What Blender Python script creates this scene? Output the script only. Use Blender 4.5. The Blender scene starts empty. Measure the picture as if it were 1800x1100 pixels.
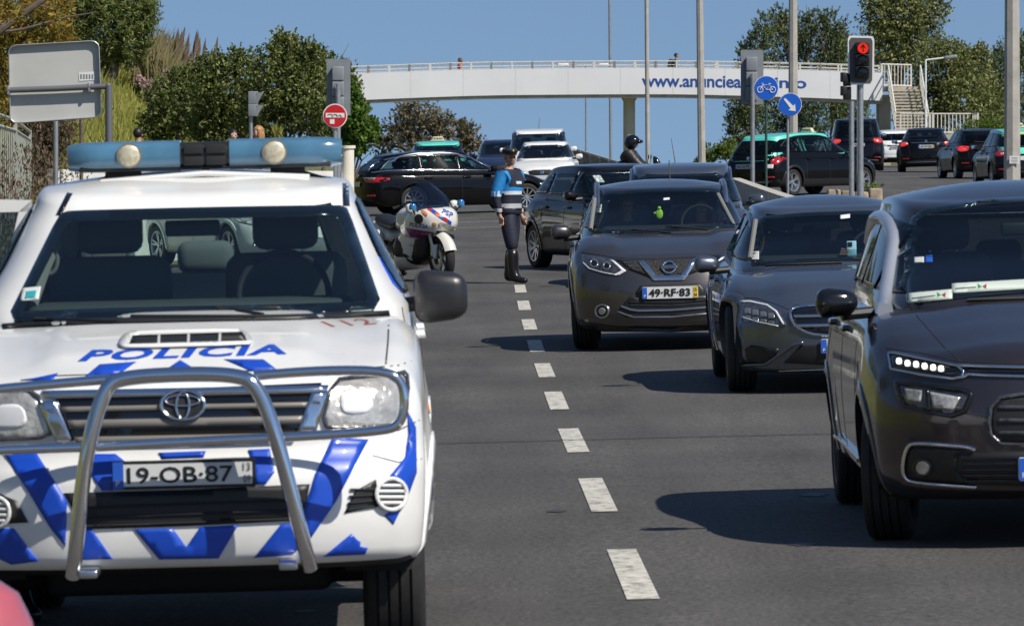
import bpy, bmesh, math, random
from mathutils import Vector, Matrix
from mathutils.bvhtree import BVHTree
from mathutils.geometry import delaunay_2d_cdt, tessellate_polygon

random.seed(7)
SC = bpy.context.scene
COL = SC.collection
R = math.radians
# ------------------------------------------------------------------ camera, sky, sun
HY = 253.0          # picture row of the level line
FP = 10000.0        # focal length in picture pixels (200 mm on a 36 mm wide sensor, 1800 px)
CH = 1.96           # camera height
cam_d = bpy.data.cameras.new('camera')
cam_d.lens = 200; cam_d.sensor_width = 36; cam_d.sensor_fit = 'HORIZONTAL'
cam_d.shift_y = -(550 - HY) / 1800.0
cam_d.clip_start = 0.5; cam_d.clip_end = 9000
cam_d.dof.use_dof = True; cam_d.dof.focus_distance = 66; cam_d.dof.aperture_fstop = 18
cam = bpy.data.objects.new('camera', cam_d); COL.objects.link(cam)
cam.location = (0, 0, CH); cam.rotation_euler = (R(90), 0, 0)
SC.camera = cam
SUN = Vector((0.71, -0.60, 1.0)).normalized()
sun_el = math.asin(SUN.z); sun_az = math.atan2(SUN.x, SUN.y)
w = bpy.data.worlds.new('World'); SC.world = w; w.use_nodes = True
nt = w.node_tree; bg = nt.nodes['Background']
sky = nt.nodes.new('ShaderNodeTexSky'); sky.sky_type = 'NISHITA'; sky.sun_disc = False
sky.sun_elevation = sun_el; sky.sun_rotation = sun_az; sky.altitude = 50
sky.air_density = 1.0; sky.dust_density = 0.25; sky.ozone_density = 4.2
tc = nt.nodes.new('ShaderNodeTexCoord'); mp = nt.nodes.new('ShaderNodeMapping')
mp.inputs['Location'].default_value = (0, 0, 0.17)
nt.links.new(tc.outputs['Generated'], mp.inputs[0]); nt.links.new(mp.outputs[0], sky.inputs[0])
nt.links.new(sky.outputs[0], bg.inputs[0]); bg.inputs[1].default_value = 0.088
sl = bpy.data.lights.new('sun', 'SUN'); sl.energy = 5.0; sl.angle = R(0.5); sl.color = (1.0, 0.94, 0.84)
so = bpy.data.objects.new('sun', sl); COL.objects.link(so)
so.rotation_euler = SUN.to_track_quat('Z', 'Y').to_euler(); so.location = (20, -20, 30)
SC.view_settings.view_transform = 'Standard'; SC.view_settings.look = 'None'
SC.view_settings.exposure = 0.09; SC.view_settings.gamma = 1

# ------------------------------------------------------------------ helpers
def curve(pts):
    pts = sorted(pts); xs = [p[0] for p in pts]; ys = [p[1] for p in pts]; n = len(xs)
    if n == 1: return lambda t: ys[0]
    d = [(ys[i+1]-ys[i])/(xs[i+1]-xs[i]) for i in range(n-1)]
    m = [d[0]] + [0 if d[i-1]*d[i] <= 0 else 2*d[i-1]*d[i]/(d[i-1]+d[i]) for i in range(1, n-1)] + [d[-1]]
    def f(t):
        if t <= xs[0]: return ys[0]
        if t >= xs[-1]: return ys[-1]
        i = 0
        while t > xs[i+1]: i += 1
        h = xs[i+1]-xs[i]; u = (t-xs[i])/h
        return ((2*u**3-3*u*u+1)*ys[i] + (u**3-2*u*u+u)*h*m[i] + (-2*u**3+3*u*u)*ys[i+1] + (u**3-u*u)*h*m[i+1])
    return f
def ss(a, b, t):
    t = max(0, min(1, (t-a)/(b-a))); return t*t*(3-2*t)
_gz = curve([(0, 0), (53, 0), (59, .018), (65, .054), (71, .103), (79, .155), (133, .37), (156, .53), (192, .69), (205, .70), (240, .55), (400, -1.4), (3000, -34)])
def G(x, y):
    cs = .025 * max(-9, min(9, x))
    right = .10*ss(3, 7, x)*ss(95, 125, y)
    keep = ss(.042, .050, x/y)*ss(200, 240, y)*(1-ss(340, 460, y))*(.75 - _gz(y)) if y > 200 else 0
    return _gz(y) + cs*(1-ss(260, 500, y)) + right + keep
def P(px, py, Y): return Vector(((px-900)/FP*Y, Y, CH-(py-HY)/FP*Y))

_mats = {}
def mat(name, col, rough=.5, metal=0., coat=0., spec=.5, noise=0., nscale=8., bump=0., bscale=60., emit=None, es=1., cr=.03, rvar=0.):
    if name in _mats: return _mats[name]
    m = bpy.data.materials.new(name); m.use_nodes = True; t = m.node_tree; b = t.nodes['Principled BSDF']
    c = tuple(col)+(1,)
    b.inputs['Base Color'].default_value = c; b.inputs['Roughness'].default_value = rough
    b.inputs['Metallic'].default_value = metal; b.inputs['Coat Weight'].default_value = coat
    b.inputs['Coat Roughness'].default_value = cr; b.inputs['Specular IOR Level'].default_value = spec
    if noise or bump or rvar:
        tx = t.nodes.new('ShaderNodeTexCoord')
    if noise:
        nz = t.nodes.new('ShaderNodeTexNoise'); nz.inputs['Scale'].default_value = nscale; nz.inputs['Detail'].default_value = 6
        t.links.new(tx.outputs['Object'], nz.inputs['Vector'])
        rp = t.nodes.new('ShaderNodeValToRGB')
        rp.color_ramp.elements[0].position = .3; rp.color_ramp.elements[1].position = .7
        rp.color_ramp.elements[0].color = tuple(v*(1-noise) for v in col)+(1,)
        rp.color_ramp.elements[1].color = tuple(min(1, v*(1+noise)) for v in col)+(1,)
        t.links.new(nz.outputs['Fac'], rp.inputs[0]); t.links.new(rp.outputs[0], b.inputs['Base Color'])
    if rvar:
        n3 = t.nodes.new('ShaderNodeTexNoise'); n3.inputs['Scale'].default_value = 5; n3.inputs['Detail'].default_value = 5
        t.links.new(tx.outputs['Object'], n3.inputs['Vector'])
        mr = t.nodes.new('ShaderNodeMapRange'); mr.inputs[1].default_value = .35; mr.inputs[2].default_value = .7
        mr.inputs[3].default_value = cr; mr.inputs[4].default_value = cr+rvar
        t.links.new(n3.outputs['Fac'], mr.inputs[0]); t.links.new(mr.outputs[0], b.inputs['Coat Roughness'])
    if bump:
        n2 = t.nodes.new('ShaderNodeTexNoise'); n2.inputs['Scale'].default_value = bscale; n2.inputs['Detail'].default_value = 4
        t.links.new(tx.outputs['Object'], n2.inputs['Vector'])
        bp = t.nodes.new('ShaderNodeBump'); bp.inputs['Strength'].default_value = bump; bp.inputs['Distance'].default_value = .02
        t.links.new(n2.outputs['Fac'], bp.inputs['Height']); t.links.new(bp.outputs[0], b.inputs['Normal'])
    if emit:
        b.inputs['Emission Color'].default_value = tuple(emit)+(1,); b.inputs['Emission Strength'].default_value = es
    _mats[name] = m; return m
def glass_mat(name, tint, rough=.02, ior=1.5):
    if name in _mats: return _mats[name]
    m = bpy.data.materials.new(name); m.use_nodes = True; t = m.node_tree; t.nodes.clear()
    o = t.nodes.new('ShaderNodeOutputMaterial'); mx = t.nodes.new('ShaderNodeMixShader')
    tr = t.nodes.new('ShaderNodeBsdfTransparent'); gl = t.nodes.new('ShaderNodeBsdfGlossy'); lw = t.nodes.new('ShaderNodeLayerWeight'); pw = t.nodes.new('ShaderNodeMath'); fr = t.nodes.new('ShaderNodeMath')
    tr.inputs[0].default_value = tuple(tint)+(1,); gl.inputs['Roughness'].default_value = rough; f0 = ((ior-1)/(ior+1))**2; lw.inputs[0].default_value = .5
    pw.operation = 'POWER'; pw.inputs[1].default_value = 5; t.links.new(lw.outputs['Facing'], pw.inputs[0]); fr.operation = 'MULTIPLY_ADD'; fr.inputs[1].default_value = 1-f0; fr.inputs[2].default_value = f0; t.links.new(pw.outputs[0], fr.inputs[0])
    t.links.new(fr.outputs[0], mx.inputs[0]); t.links.new(tr.outputs[0], mx.inputs[1]); t.links.new(gl.outputs[0], mx.inputs[2])
    t.links.new(mx.outputs[0], o.inputs[0]); _mats[name] = m; return m
def tag(o, label=None, cat=None, group=None, kind=None):
    if label: o['label'] = label
    if cat: o['category'] = cat
    if group: o['group'] = group
    if kind: o['kind'] = kind
    return o
def empty(name, loc=(0, 0, 0), label=None, cat=None, group=None, M=None):
    o = bpy.data.objects.new(name, None); COL.objects.link(o); o.empty_display_size = .2
    if M is not None: o.matrix_world = M
    else: o.location = loc
    return tag(o, label, cat, group)
def addmesh(name, verts, faces, m, parent=None, smooth=False, mi=None):
    me = bpy.data.meshes.new(name); me.from_pydata([tuple(v) for v in verts], [], faces)
    for x in (m if isinstance(m, (list, tuple)) else [m]): me.materials.append(x)
    if smooth: me.polygons.foreach_set('use_smooth', [True]*len(me.polygons))
    if mi: me.polygons.foreach_set('material_index', mi)
    me.update(); o = bpy.data.objects.new(name, me); COL.objects.link(o)
    if parent: o.parent = parent
    return o
class MB:
    """collects shapes into one mesh"""
    def __init__(s): s.v = []; s.f = []; s.mi = []; s.sm = []
    def add(s, vs, fs, mi=0, sm=False):
        k = len(s.v); s.v += [Vector(v) for v in vs]; s.f += [tuple(i+k for i in f) for f in fs]; s.mi += [mi]*len(fs); s.sm += [sm]*len(fs); return s
    def box(s, c, d, mi=0, rot=None, bev=0.):
        c = Vector(c); h = Vector(d)/2
        if bev <= 0:
            vs = [Vector((sx*h.x, sy*h.y, sz*h.z)) for sx in (-1, 1) for sy in (-1, 1) for sz in (-1, 1)]
            fs = [(0, 1, 3, 2), (4, 6, 7, 5), (0, 4, 5, 1), (2, 3, 7, 6), (0, 2, 6, 4), (1, 5, 7, 3)]
        else:
            bm = bmesh.new(); bmesh.ops.create_cube(bm, size=1)
            for v in bm.verts: v.co = Vector((v.co.x*d[0], v.co.y*d[1], v.co.z*d[2]))
            bmesh.ops.bevel(bm, geom=bm.edges[:], offset=bev, segments=3, affect='EDGES', profile=.5)
            bm.verts.index_update(); vs = [v.co.copy() for v in bm.verts]; fs = [tuple(v.index for v in f.verts) for f in bm.faces]; bm.free()
        if rot is not None: vs = [rot @ v for v in vs]
        return s.add([v+c for v in vs], fs, mi, bev > 0)
    def tube(s, pts, r, n=8, mi=0, caps=True, closed=False):
        pts = [Vector(p) for p in pts]; L = len(pts); rr = r if isinstance(r, (list, tuple)) else [r]*L
        vs = []; up = None
        for i, p in enumerate(pts):
            a = pts[i-1] if (i or closed) else p; b = pts[(i+1) % L] if (i < L-1 or closed) else p
            d = (b-a).normalized()
            if up is None: up = Vector((0, 0, 1)) if abs(d.z) < .9 else Vector((1, 0, 0))
            x = d.cross(up).normalized(); up = x.cross(d).normalized()
            for k in range(n):
                q = 2*math.pi*k/n; vs.append(p + (x*math.cos(q)+up*math.sin(q))*rr[i])
        fs = []
        for i in range(L if closed else L-1):
            j = (i+1) % L
            for k in range(n): fs.append((i*n+k, i*n+(k+1) % n, j*n+(k+1) % n, j*n+k))
        if caps and not closed: fs.append(tuple(range(n-1, -1, -1))); fs.append(tuple((L-1)*n+k for k in range(n)))
        return s.add(vs, [f[::-1] for f in fs], mi, True)
    def lathe(s, prof, n=24, axis='z', c=(0, 0, 0), mi=0):
        """prof: (r, h) list"""
        vs = []; c = Vector(c)
        for r, h in prof:
            for k in range(n):
                a = 2*math.pi*k/n; x, y = r*math.cos(a), r*math.sin(a)
                v = {'z': (x, y, h), 'x': (h, x, y), 'y': (x, h, -y)}[axis]; vs.append(Vector(v)+c)
        fs = []
        for i in range(len(prof)-1):
            for k in range(n): fs.append((i*n+k, i*n+(k+1) % n, (i+1)*n+(k+1) % n, (i+1)*n+k))
        return s.add(vs, fs, mi, True)
    def ball(s, c, r, n=12, mi=0, rot=None):
        c = Vector(c); r = r if isinstance(r, (tuple, list)) else (r, r, r); vs = []; fs = []
        for i in range(n+1):
            th = math.pi*i/n
            for k in range(2*n):
                ph = math.pi*k/n; v = Vector((math.sin(th)*math.cos(ph)*r[0], math.sin(th)*math.sin(ph)*r[1], math.cos(th)*r[2]))
                if rot is not None: v = rot @ v
                vs.append(v+c)
        for i in range(n):
            for k in range(2*n): fs.append((i*2*n+k, (i+1)*2*n+k, (i+1)*2*n+(k+1) % (2*n), i*2*n+(k+1) % (2*n)))
        return s.add(vs, fs, mi, True)
    def plate(s, poly, axis='y', t=.01, c=(0, 0, 0), mi=0):
        """flat polygon (u,v) with thickness; axis = normal"""
        c = Vector(c); n = len(poly)
        def mk(u, v, h): return c+Vector({'y': (u, h, v), 'x': (h, u, v), 'z': (u, v, h)}[axis])
        vs = [mk(u, v, -t/2) for u, v in poly]+[mk(u, v, t/2) for u, v in poly]
        tri = tessellate_polygon([[Vector((u, v, 0)) for u, v in poly]])
        fs = [tuple(q) for q in tri]+[tuple(i+n for i in q[::-1]) for q in tri]+[(i, i+n, (i+1) % n+n, (i+1) % n) for i in range(n)]
        return s.add(vs, fs, mi)
    def build(s, name, m, parent=None):
        me = bpy.data.meshes.new(name); me.from_pydata([tuple(v) for v in s.v], [], s.f)
        for x in (m if isinstance(m, (list, tuple)) else [m]): me.materials.append(x)
        me.polygons.foreach_set('use_smooth', s.sm); me.polygons.foreach_set('material_index', s.mi)
        me.update()
        if any(s.sm) :
            bm = bmesh.new(); bm.from_mesh(me); bmesh.ops.remove_doubles(bm, verts=bm.verts, dist=1e-5)
            bmesh.ops.recalc_face_normals(bm, faces=bm.faces)
            for e in bm.edges:
                if len(e.link_faces) == 2 and e.calc_face_angle(0) > .7: e.smooth = False
            bm.to_mesh(me); bm.free()
        o = bpy.data.objects.new(name, me); COL.objects.link(o)
        if parent: o.parent = parent
        return o
def chaikin(p, it=2, k=.22):
    for _ in range(it):
        q = []
        for i in range(len(p)):
            a, b = p[i], p[(i+1) % len(p)]
            q.append((a[0]*(1-k)+b[0]*k, a[1]*(1-k)+b[1]*k)); q.append((a[0]*k+b[0]*(1-k), a[1]*k+b[1]*(1-k)))
        p = q
    return p
def circ(cx, cy, rx, ry=None, n=24, a0=0, a1=360):
    ry = rx if ry is None else ry
    full = abs(a1-a0) >= 360
    return [(cx+rx*math.cos(R(a0+(a1-a0)*k/(n if full else n-1))), cy+ry*math.sin(R(a0+(a1-a0)*k/(n if full else n-1)))) for k in range(n)]
def rrect(x0, y0, x1, y1, r, n=4):
    x0, x1 = min(x0, x1), max(x0, x1); y0, y1 = min(y0, y1), max(y0, y1); r = min(r, (x1-x0)/2.01, (y1-y0)/2.01); o = []
    for cx, cy, a in ((x1-r, y1-r, 0), (x0+r, y1-r, 90), (x0+r, y0+r, 180), (x1-r, y0+r, 270)):
        o += circ(cx, cy, r, r, n, a, a+90)
    return o
def strip(pts, w, closed=False):
    """polyline -> polygon of width w"""
    L = []; Rr = []; n = len(pts)
    for i, p in enumerate(pts):
        a = pts[max(0, i-1)]; b = pts[min(n-1, i+1)]
        dx, dy = b[0]-a[0], b[1]-a[1]; l = math.hypot(dx, dy) or 1; nx, ny = -dy/l*w/2, dx/l*w/2
        L.append((p[0]+nx, p[1]+ny)); Rr.append((p[0]-nx, p[1]-ny))
    return L+Rr[::-1]
def area(p): return .5*sum(p[i][0]*p[(i+1) % len(p)][1]-p[(i+1) % len(p)][0]*p[i][1] for i in range(len(p)))
def inset(p, d):
    n = len(p); s = 1 if area(p) > 0 else -1; o = []
    for i in range(n):
        a, b, c = p[i-1], p[i], p[(i+1) % n]
        e1 = (b[0]-a[0], b[1]-a[1]); e2 = (c[0]-b[0], c[1]-b[1]); l1 = math.hypot(*e1) or 1e-9; l2 = math.hypot(*e2) or 1e-9
        n1 = (-e1[1]/l1*s, e1[0]/l1*s); n2 = (-e2[1]/l2*s, e2[0]/l2*s)
        nx, ny = n1[0]+n2[0], n1[1]+n2[1]; q = (nx*nx+ny*ny) or 1
        k = min(2*d/q, 2.0*d/math.sqrt(q)); o.append((b[0]+nx*k, b[1]+ny*k))
    return o
def inpoly(x, y, p):
    c = False; j = len(p)-1
    for i in range(len(p)):
        if (p[i][1] > y) != (p[j][1] > y) and x < (p[j][0]-p[i][0])*(y-p[i][1])/(p[j][1]-p[i][1])+p[i][0]: c = not c
        j = i
    return c
def densify(p, d):
    o = []
    for i in range(len(p)):
        a, b = p[i], p[(i+1) % len(p)]; l = math.hypot(b[0]-a[0], b[1]-a[1]); k = max(1, int(math.ceil(l/d)))
        for j in range(k): o.append((a[0]+(b[0]-a[0])*j/k, a[1]+(b[1]-a[1])*j/k))
    return o
def tri2d(poly, d, hole=None):
    poly = densify(poly, d); pts = list(poly); edges = [(i, (i+1) % len(poly)) for i in range(len(poly))]
    if hole:
        h = densify(hole, d); k = len(pts); pts += h; edges += [(k+i, k+(i+1) % len(h)) for i in range(len(h))]
    xs = [p[0] for p in poly]; ys = [p[1] for p in poly]
    x0, y0 = min(xs), min(ys); nx = int((max(xs)-x0)/d); ny = int((max(ys)-y0)/d)
    ins = inset(poly, d*.4)
    for i in range(1, nx+1):
        for j in range(1, ny+1):
            x, y = x0+i*d+(j % 2)*.3*d, y0+j*d
            if inpoly(x, y, ins) and not (hole and inpoly(x, y, hole)): pts.append((x, y))
    r = delaunay_2d_cdt([Vector(p) for p in pts], edges, [], 1 if not hole else 1, 1e-7)
    vs = [(v.x, v.y) for v in r[0]]; fs = []
    for f in r[2]:
        cx = sum(vs[i][0] for i in f)/len(f); cy = sum(vs[i][1] for i in f)/len(f)
        if inpoly(cx, cy, poly) and not (hole and inpoly(cx, cy, hole)): fs.append(tuple(f))
    return vs, fs
def text_tris(txt, bold=.0, shear=0., spacing=1.0):
    c = bpy.data.curves.new('t', 'FONT'); c.body = txt; c.offset = bold; c.shear = shear; c.space_character = spacing; c.resolution_u = 3
    c.align_x = 'LEFT'; o = bpy.data.objects.new('t', c); COL.objects.link(o)
    dg = bpy.context.evaluated_depsgraph_get(); me = bpy.data.meshes.new_from_object(o.evaluated_get(dg))
    vs = [(v.co.x, v.co.y) for v in me.vertices]; fs = [tuple(p.vertices) for p in me.polygons]
    bpy.data.objects.remove(o); bpy.data.curves.remove(c); bpy.data.meshes.remove(me)
    x0 = min(v[0] for v in vs); x1 = max(v[0] for v in vs); y0 = min(v[1] for v in vs); y1 = max(v[1] for v in vs)
    return [((x-x0)/(x1-x0), (y-y0)/(y1-y0)) for x, y in vs], fs
def flat_text(name, txt, m, origin, ux, uy, w, h, parent=None, bold=.02, shear=0., lift=.004, spacing=1.0):
    """text in the plane origin + u*ux*w + v*uy*h, raised by lift along ux x uy"""
    vs, fs = text_tris(txt, bold, shear, spacing); ux = Vector(ux).normalized(); uy = Vector(uy).normalized(); n = ux.cross(uy)
    o = Vector(origin)+n*lift
    return addmesh(name, [o+ux*(u*w)+uy*(v*h) for u, v in vs], fs, m, parent)
def skirt(vs, fs, back):
    """give an open sheet a rim that goes back along `back`"""
    cnt = {}
    for f in fs:
        for i in range(len(f)):
            e = (f[i], f[(i+1) % len(f)]); cnt[e] = 1
    bd = [e for e in cnt if (e[1], e[0]) not in cnt]; mp_ = {}; vs = list(vs); fs = list(fs)
    for a, b in bd:
        for q in (a, b):
            if q not in mp_: mp_[q] = len(vs); vs.append(vs[q]+back)
        fs.append((b, a, mp_[a], mp_[b]))
    return vs, fs
# ------------------------------------------------------------------ materials
M_ = {}
M_['black'] = mat('black_plastic', (.012, .012, .013), .45, bump=.05, bscale=300)
M_['rub'] = mat('tyre_rubber', (.014, .014, .015), .75, noise=.3, nscale=12, bump=.2, bscale=90)
M_['gloss'] = mat('gloss_black', (.006, .006, .007), .12, coat=.6)
M_['chrome'] = mat('chrome', (.75, .76, .78), .09, 1.)
M_['alu'] = mat('brushed_aluminium', (.55, .56, .58), .28, 1.)
M_['alloy'] = mat('alloy_silver', (.50, .51, .52), .3, .85)
M_['dark'] = mat('dark_interior', (.010, .011, .013), .8)
M_['seat'] = mat('seat_fabric', (.035, .038, .045), .85, bump=.1, bscale=200)
M_['seatg'] = mat('seat_grey', (.11, .125, .13), .85, bump=.1, bscale=200); M_['dashg'] = mat('dash_grey', (.05, .055, .058), .7)
M_['liner'] = mat('headliner', (.16, .16, .15), .9)
M_['white'] = mat('white_paint', (.76, .76, .74), .35, coat=.9, noise=.07, nscale=3.5, rvar=.10, cr=.04)
M_['plate'] = mat('plate_white', (.62, .63, .62), .35)
M_['ink'] = mat('ink_black', (.012, .012, .013), .4)
M_['eu'] = mat('plate_blue', (.02, .10, .50), .35)
M_['yel'] = mat('plate_yellow', (.70, .48, .03), .35)
M_['red'] = mat('lamp_red', (.40, .008, .012), .15, coat=1.)
M_['redlit'] = mat('lamp_red_lit', (.55, .01, .012), .15, coat=1., emit=(1, .05, .04), es=.55)
M_['amber'] = mat('lamp_amber', (.65, .20, .02), .15, coat=1.)
M_['clear'] = mat('lamp_clear', (.60, .58, .53), .22, .5, coat=1., noise=.35, nscale=14, bump=.5, bscale=26)
M_['lampdark'] = mat('lamp_housing', (.10, .10, .105), .2, .6, coat=1., noise=.6, nscale=18, bump=.25, bscale=30)
M_['cell'] = mat('lamp_cell', (.20, .21, .22), .15, .3, coat=1.)
M_['slat'] = mat('grille_slat', (.20, .19, .175), .4, .2)
M_['drl'] = mat('lamp_strip', (.75, .76, .78), .2, coat=1.)
M_['led'] = mat('led_lit', (.9, .9, .85), .2, emit=(1, .96, .86), es=2.2)
M_['glass'] = glass_mat('windscreen_glass', (.70, .82, .80), .02, 1.8)
M_['sglass'] = glass_mat('side_glass', (.45, .52, .50))
M_['pglass'] = glass_mat('privacy_glass', (.09, .10, .11))
M_['teal'] = mat('taxi_teal', (.10, .62, .50), .35, coat=.7)
M_['blue'] = mat('police_blue', (.006, .062, .48), .4, coat=.3)
def grime(m, col, lo=.60, hi=.72, scale=7):
    t = m.node_tree; b = t.nodes['Principled BSDF']; N = t.nodes.new; src = b.inputs['Base Color'].links[0].from_socket
    tx = N('ShaderNodeTexCoord'); nz = N('ShaderNodeTexNoise'); nz.inputs['Scale'].default_value = scale; nz.inputs['Detail'].default_value = 12; nz.inputs['Roughness'].default_value = .8
    r = N('ShaderNodeValToRGB'); r.color_ramp.elements[0].position = lo; r.color_ramp.elements[1].position = hi; mx = N('ShaderNodeMix'); mx.data_type = 'RGBA'
    mx.inputs[7].default_value = tuple(col)+(1,); t.links.new(tx.outputs['Object'], nz.inputs[0]); t.links.new(nz.outputs[0], r.inputs[0]); t.links.new(r.outputs[0], mx.inputs[0]); t.links.new(src, mx.inputs[6]); t.links.new(mx.outputs[2], b.inputs['Base Color'])
grime(M_['white'], (.50, .46, .38))
def paint(name, c, metal=.35, rough=.38, rv=.05, spec=.5, coat=1.): return mat(name, c, rough, metal, coat=coat, noise=.06, nscale=3, cr=.03, rvar=rv, spec=spec)
PB = {'grey': paint('grey_metallic', (.092, .085, .084), .72, .30), 'dgrey': paint('graphite_metallic', (.125, .145, .185), .75, .32),
      'brown': paint('dark_brown_grey', (.058, .049, .052), .72, .28), 'black': paint('black_paint', (.0015, .0016, .0025), .0, .5, .01, .05, .62),
      'blackblue': paint('blue_black_paint', (.002, .003, .007), .0, .5, .01, .05, .7), 'navy': paint('navy_paint', (.012, .022, .06), .2),
      'white': M_['white'], 'darkhatch': paint('dark_brown_paint', (.005, .0042, .0042), .1, .4, .02, .1, .8)}

def axis_cells(D, r, step):
    a = [0, .12*r, .3*r, .55*r, .8*r, r]; n = max(2, int((D-2*r)/step))
    return a + [r+(D-2*r)*i/n for i in range(1, n)] + [D-x for x in a[::-1]]
def lower_body(S):
    L, hw = S['L'], S['hw']; Hn = .75
    rx, ry, rz = S.get('r', (.10, .14, .07)); st = S.get('step', .05)
    xs = [v-hw for v in axis_cells(2*hw, rx, st)]; ys = axis_cells(L, ry, st); zs = axis_cells(Hn, rz, st*.9)
    X, Y, Z = len(xs)-1, len(ys)-1, len(zs)-1
    idx = {}; vs = []; fs = []
    top, bot = curve(S['top']), curve(S['bot']); wy, wz = curve(S['wy']), curve(S['wz'])
    nose, tail = curve(S['nose']), curve(S['tail']); pf, nf = S['pf']; pr, nr = S['pr']; yb = S.get('yb', 1.1)
    hood = S.get('hood'); crown = S.get('crown', .05); fl = S.get('flare', .015)
    def warp(x, y, z):
        q = Vector((x, y, z)); inn = Vector((max(-hw+rx, min(hw-rx, x)), max(ry, min(L-ry, y)), max(rz, min(Hn-rz, z))))
        d = q-inn; d = Vector((d.x/rx, d.y/ry, d.z/rz))
        if d.length > 0: d.normalize()
        q = inn+Vector((d.x*rx, d.y*ry, d.z*rz)); x, y, zn = q.x, q.y, q.z/Hn
        u = abs(x)/hw
        zt, zb = top(y), bot(y); z = zb+zn*(zt-zb)
        z -= crown*u**2.6*zn**2
        if hood: z += hood(u, y)*zn**3
        x *= wy(y)*wz(zn)
        for yc in S['wheels']:
            dd = math.hypot(y-yc, z-S['wr'])
            x += math.copysign(fl*max(0, 1-abs(dd-S['wr']*1.1)/.22)*u**6, x)
        bf = max(0, 1-y/yb)**1.5; br = max(0, 1-(L-y)/yb)**1.5
        y += (nose(z)+pf*u**nf)*bf - (tail(z)+pr*u**nr)*br
        return Vector((x, y, z))
    def vid(i, j, k):
        t = (i, j, k)
        if t not in idx: idx[t] = len(vs); vs.append(warp(xs[i], ys[j], zs[k]))
        return idx[t]
    kind = []
    for j in range(Y):
        for i in range(X):
            fs.append((vid(i, j, 0), vid(i, j+1, 0), vid(i+1, j+1, 0), vid(i+1, j, 0))); kind.append('b')
            fs.append((vid(i, j, Z), vid(i+1, j, Z), vid(i+1, j+1, Z), vid(i, j+1, Z))); kind.append('t')
        for k in range(Z):
            fs.append((vid(0, j, k), vid(0, j, k+1), vid(0, j+1, k+1), vid(0, j+1, k))); kind.append('s')
            fs.append((vid(X, j, k), vid(X, j+1, k), vid(X, j+1, k+1), vid(X, j, k+1))); kind.append('s')
    for i in range(X):
        for k in range(Z):
            fs.append((vid(i, 0, k), vid(i+1, 0, k), vid(i+1, 0, k+1), vid(i, 0, k+1))); kind.append('f')
            fs.append((vid(i, Y, k), vid(i, Y, k+1), vid(i+1, Y, k+1), vid(i+1, Y, k))); kind.append('r')
    return vs, fs, kind
def greenhouse(S):
    g = S['gh']; L = S['L']; zt = curve(g['roof']); top = curve(S['top'])
    N = g.get('n', 96); wb, wt = g['wb'], g['wt']; e = g.get('e', 6.); rr = g.get('rr', .12)
    yf0, yf1, yr0, yr1 = g['yf0'], g['yf1'], g['yr0'], g['yr1']
    rf = g.get('rf', .11)
    prof = [(-.12, 0.), (0, .0)] + [(t*(1-rf), t*(1-rf)) for t in (.12, .25, .38, .5, .62, .75, .88, 1.)]
    # rounding at the top: t -> height, s -> inset fraction beyond the straight part
    for a in (15, 30, 45, 60, 75, 90):
        prof.append((1-rf+rf*math.sin(R(a)), 1-rf+rf*1.4*(1-math.cos(R(a)))+.3*rf*math.sin(R(a))))
    vs = []; fs = []; rings = 0
    def ring(wx, ya, yb_, hz, bulge):
        for k in range(N):
            a = 2*math.pi*(k+.5)/N; c, s = math.cos(a), math.sin(a)
            x = wx*math.copysign(abs(c)**(2/e), c); yy = math.copysign(abs(s)**(2/g.get('ey', 4.2)), s)
            y = (ya+yb_)/2 + (yb_-ya)/2*yy
            u = abs(x)/wx
            base = S.get('belt', top)(y) if callable(S.get('belt')) else top(y)
            z = base+hz*(zt(y)-base)
            yield Vector((x, y, z))
    last = None
    for h, s in prof:
        hh = max(h, 0) if h >= 0 else h
        s2 = s
        wx = wb+(wt-wb)*s2
        if s > .78: # roof edge rounding pushes further in
            pass
        ya = yf0+(yf1-yf0)*s2; yb_ = yr0+(yr1-yr0)*s2
        hz = h if h < .78 else h
        if h < 0:
            for v in ring(wb+.01, yf0-.03, yr0+.03, 0, 0): vs.append(v-Vector((0, 0, .10)))
        else:
            for v in ring(wx, ya, yb_, hz*.985, 0): vs.append(v)
        rings += 1
    base = vs[(rings-1)*N:rings*N]; yc = (yf1+yr1)/2; xm = max(v.x for v in base)
    for q in (.94, .85, .72, .56, .38, .2, .06):
        for v in base:
            x = v.x*q; y = yc+(v.y-yc)*q
            zz = v.z+(zt(y)-zt(v.y)) + g.get('crown', .022)*(1-q*q) 
            vs.append(Vector((x, y, zz)))
        rings += 1
    for i in range(rings-1):
        for k in range(N): fs.append((i*N+k, i*N+(k+1) % N, (i+1)*N+(k+1) % N, (i+1)*N+k))
    fs.append(tuple((rings-1)*N+k for k in range(N)))
    return vs, fs
def wheel_meshes():
    t = MB(); tw = .33
    pr = [(.66, tw*.80), (.72, tw*.97), (.80, tw*1.03), (.90, tw*1.0), (.955, tw*.93), (.985, tw*.82)]
    gr = []
    for a in (.55, .18, -.18, -.55):
        gr += [(1.0, tw*(a+.05)), (.965, tw*(a+.04)), (.965, tw*(a-.04)), (1.0, tw*(a-.05))]
    pr2 = pr+gr+[(r, -h) for r, h in pr[::-1]]
    t.lathe(pr2, 56, 'x'); tyre = t
    return tyre
_tyre = None
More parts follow.
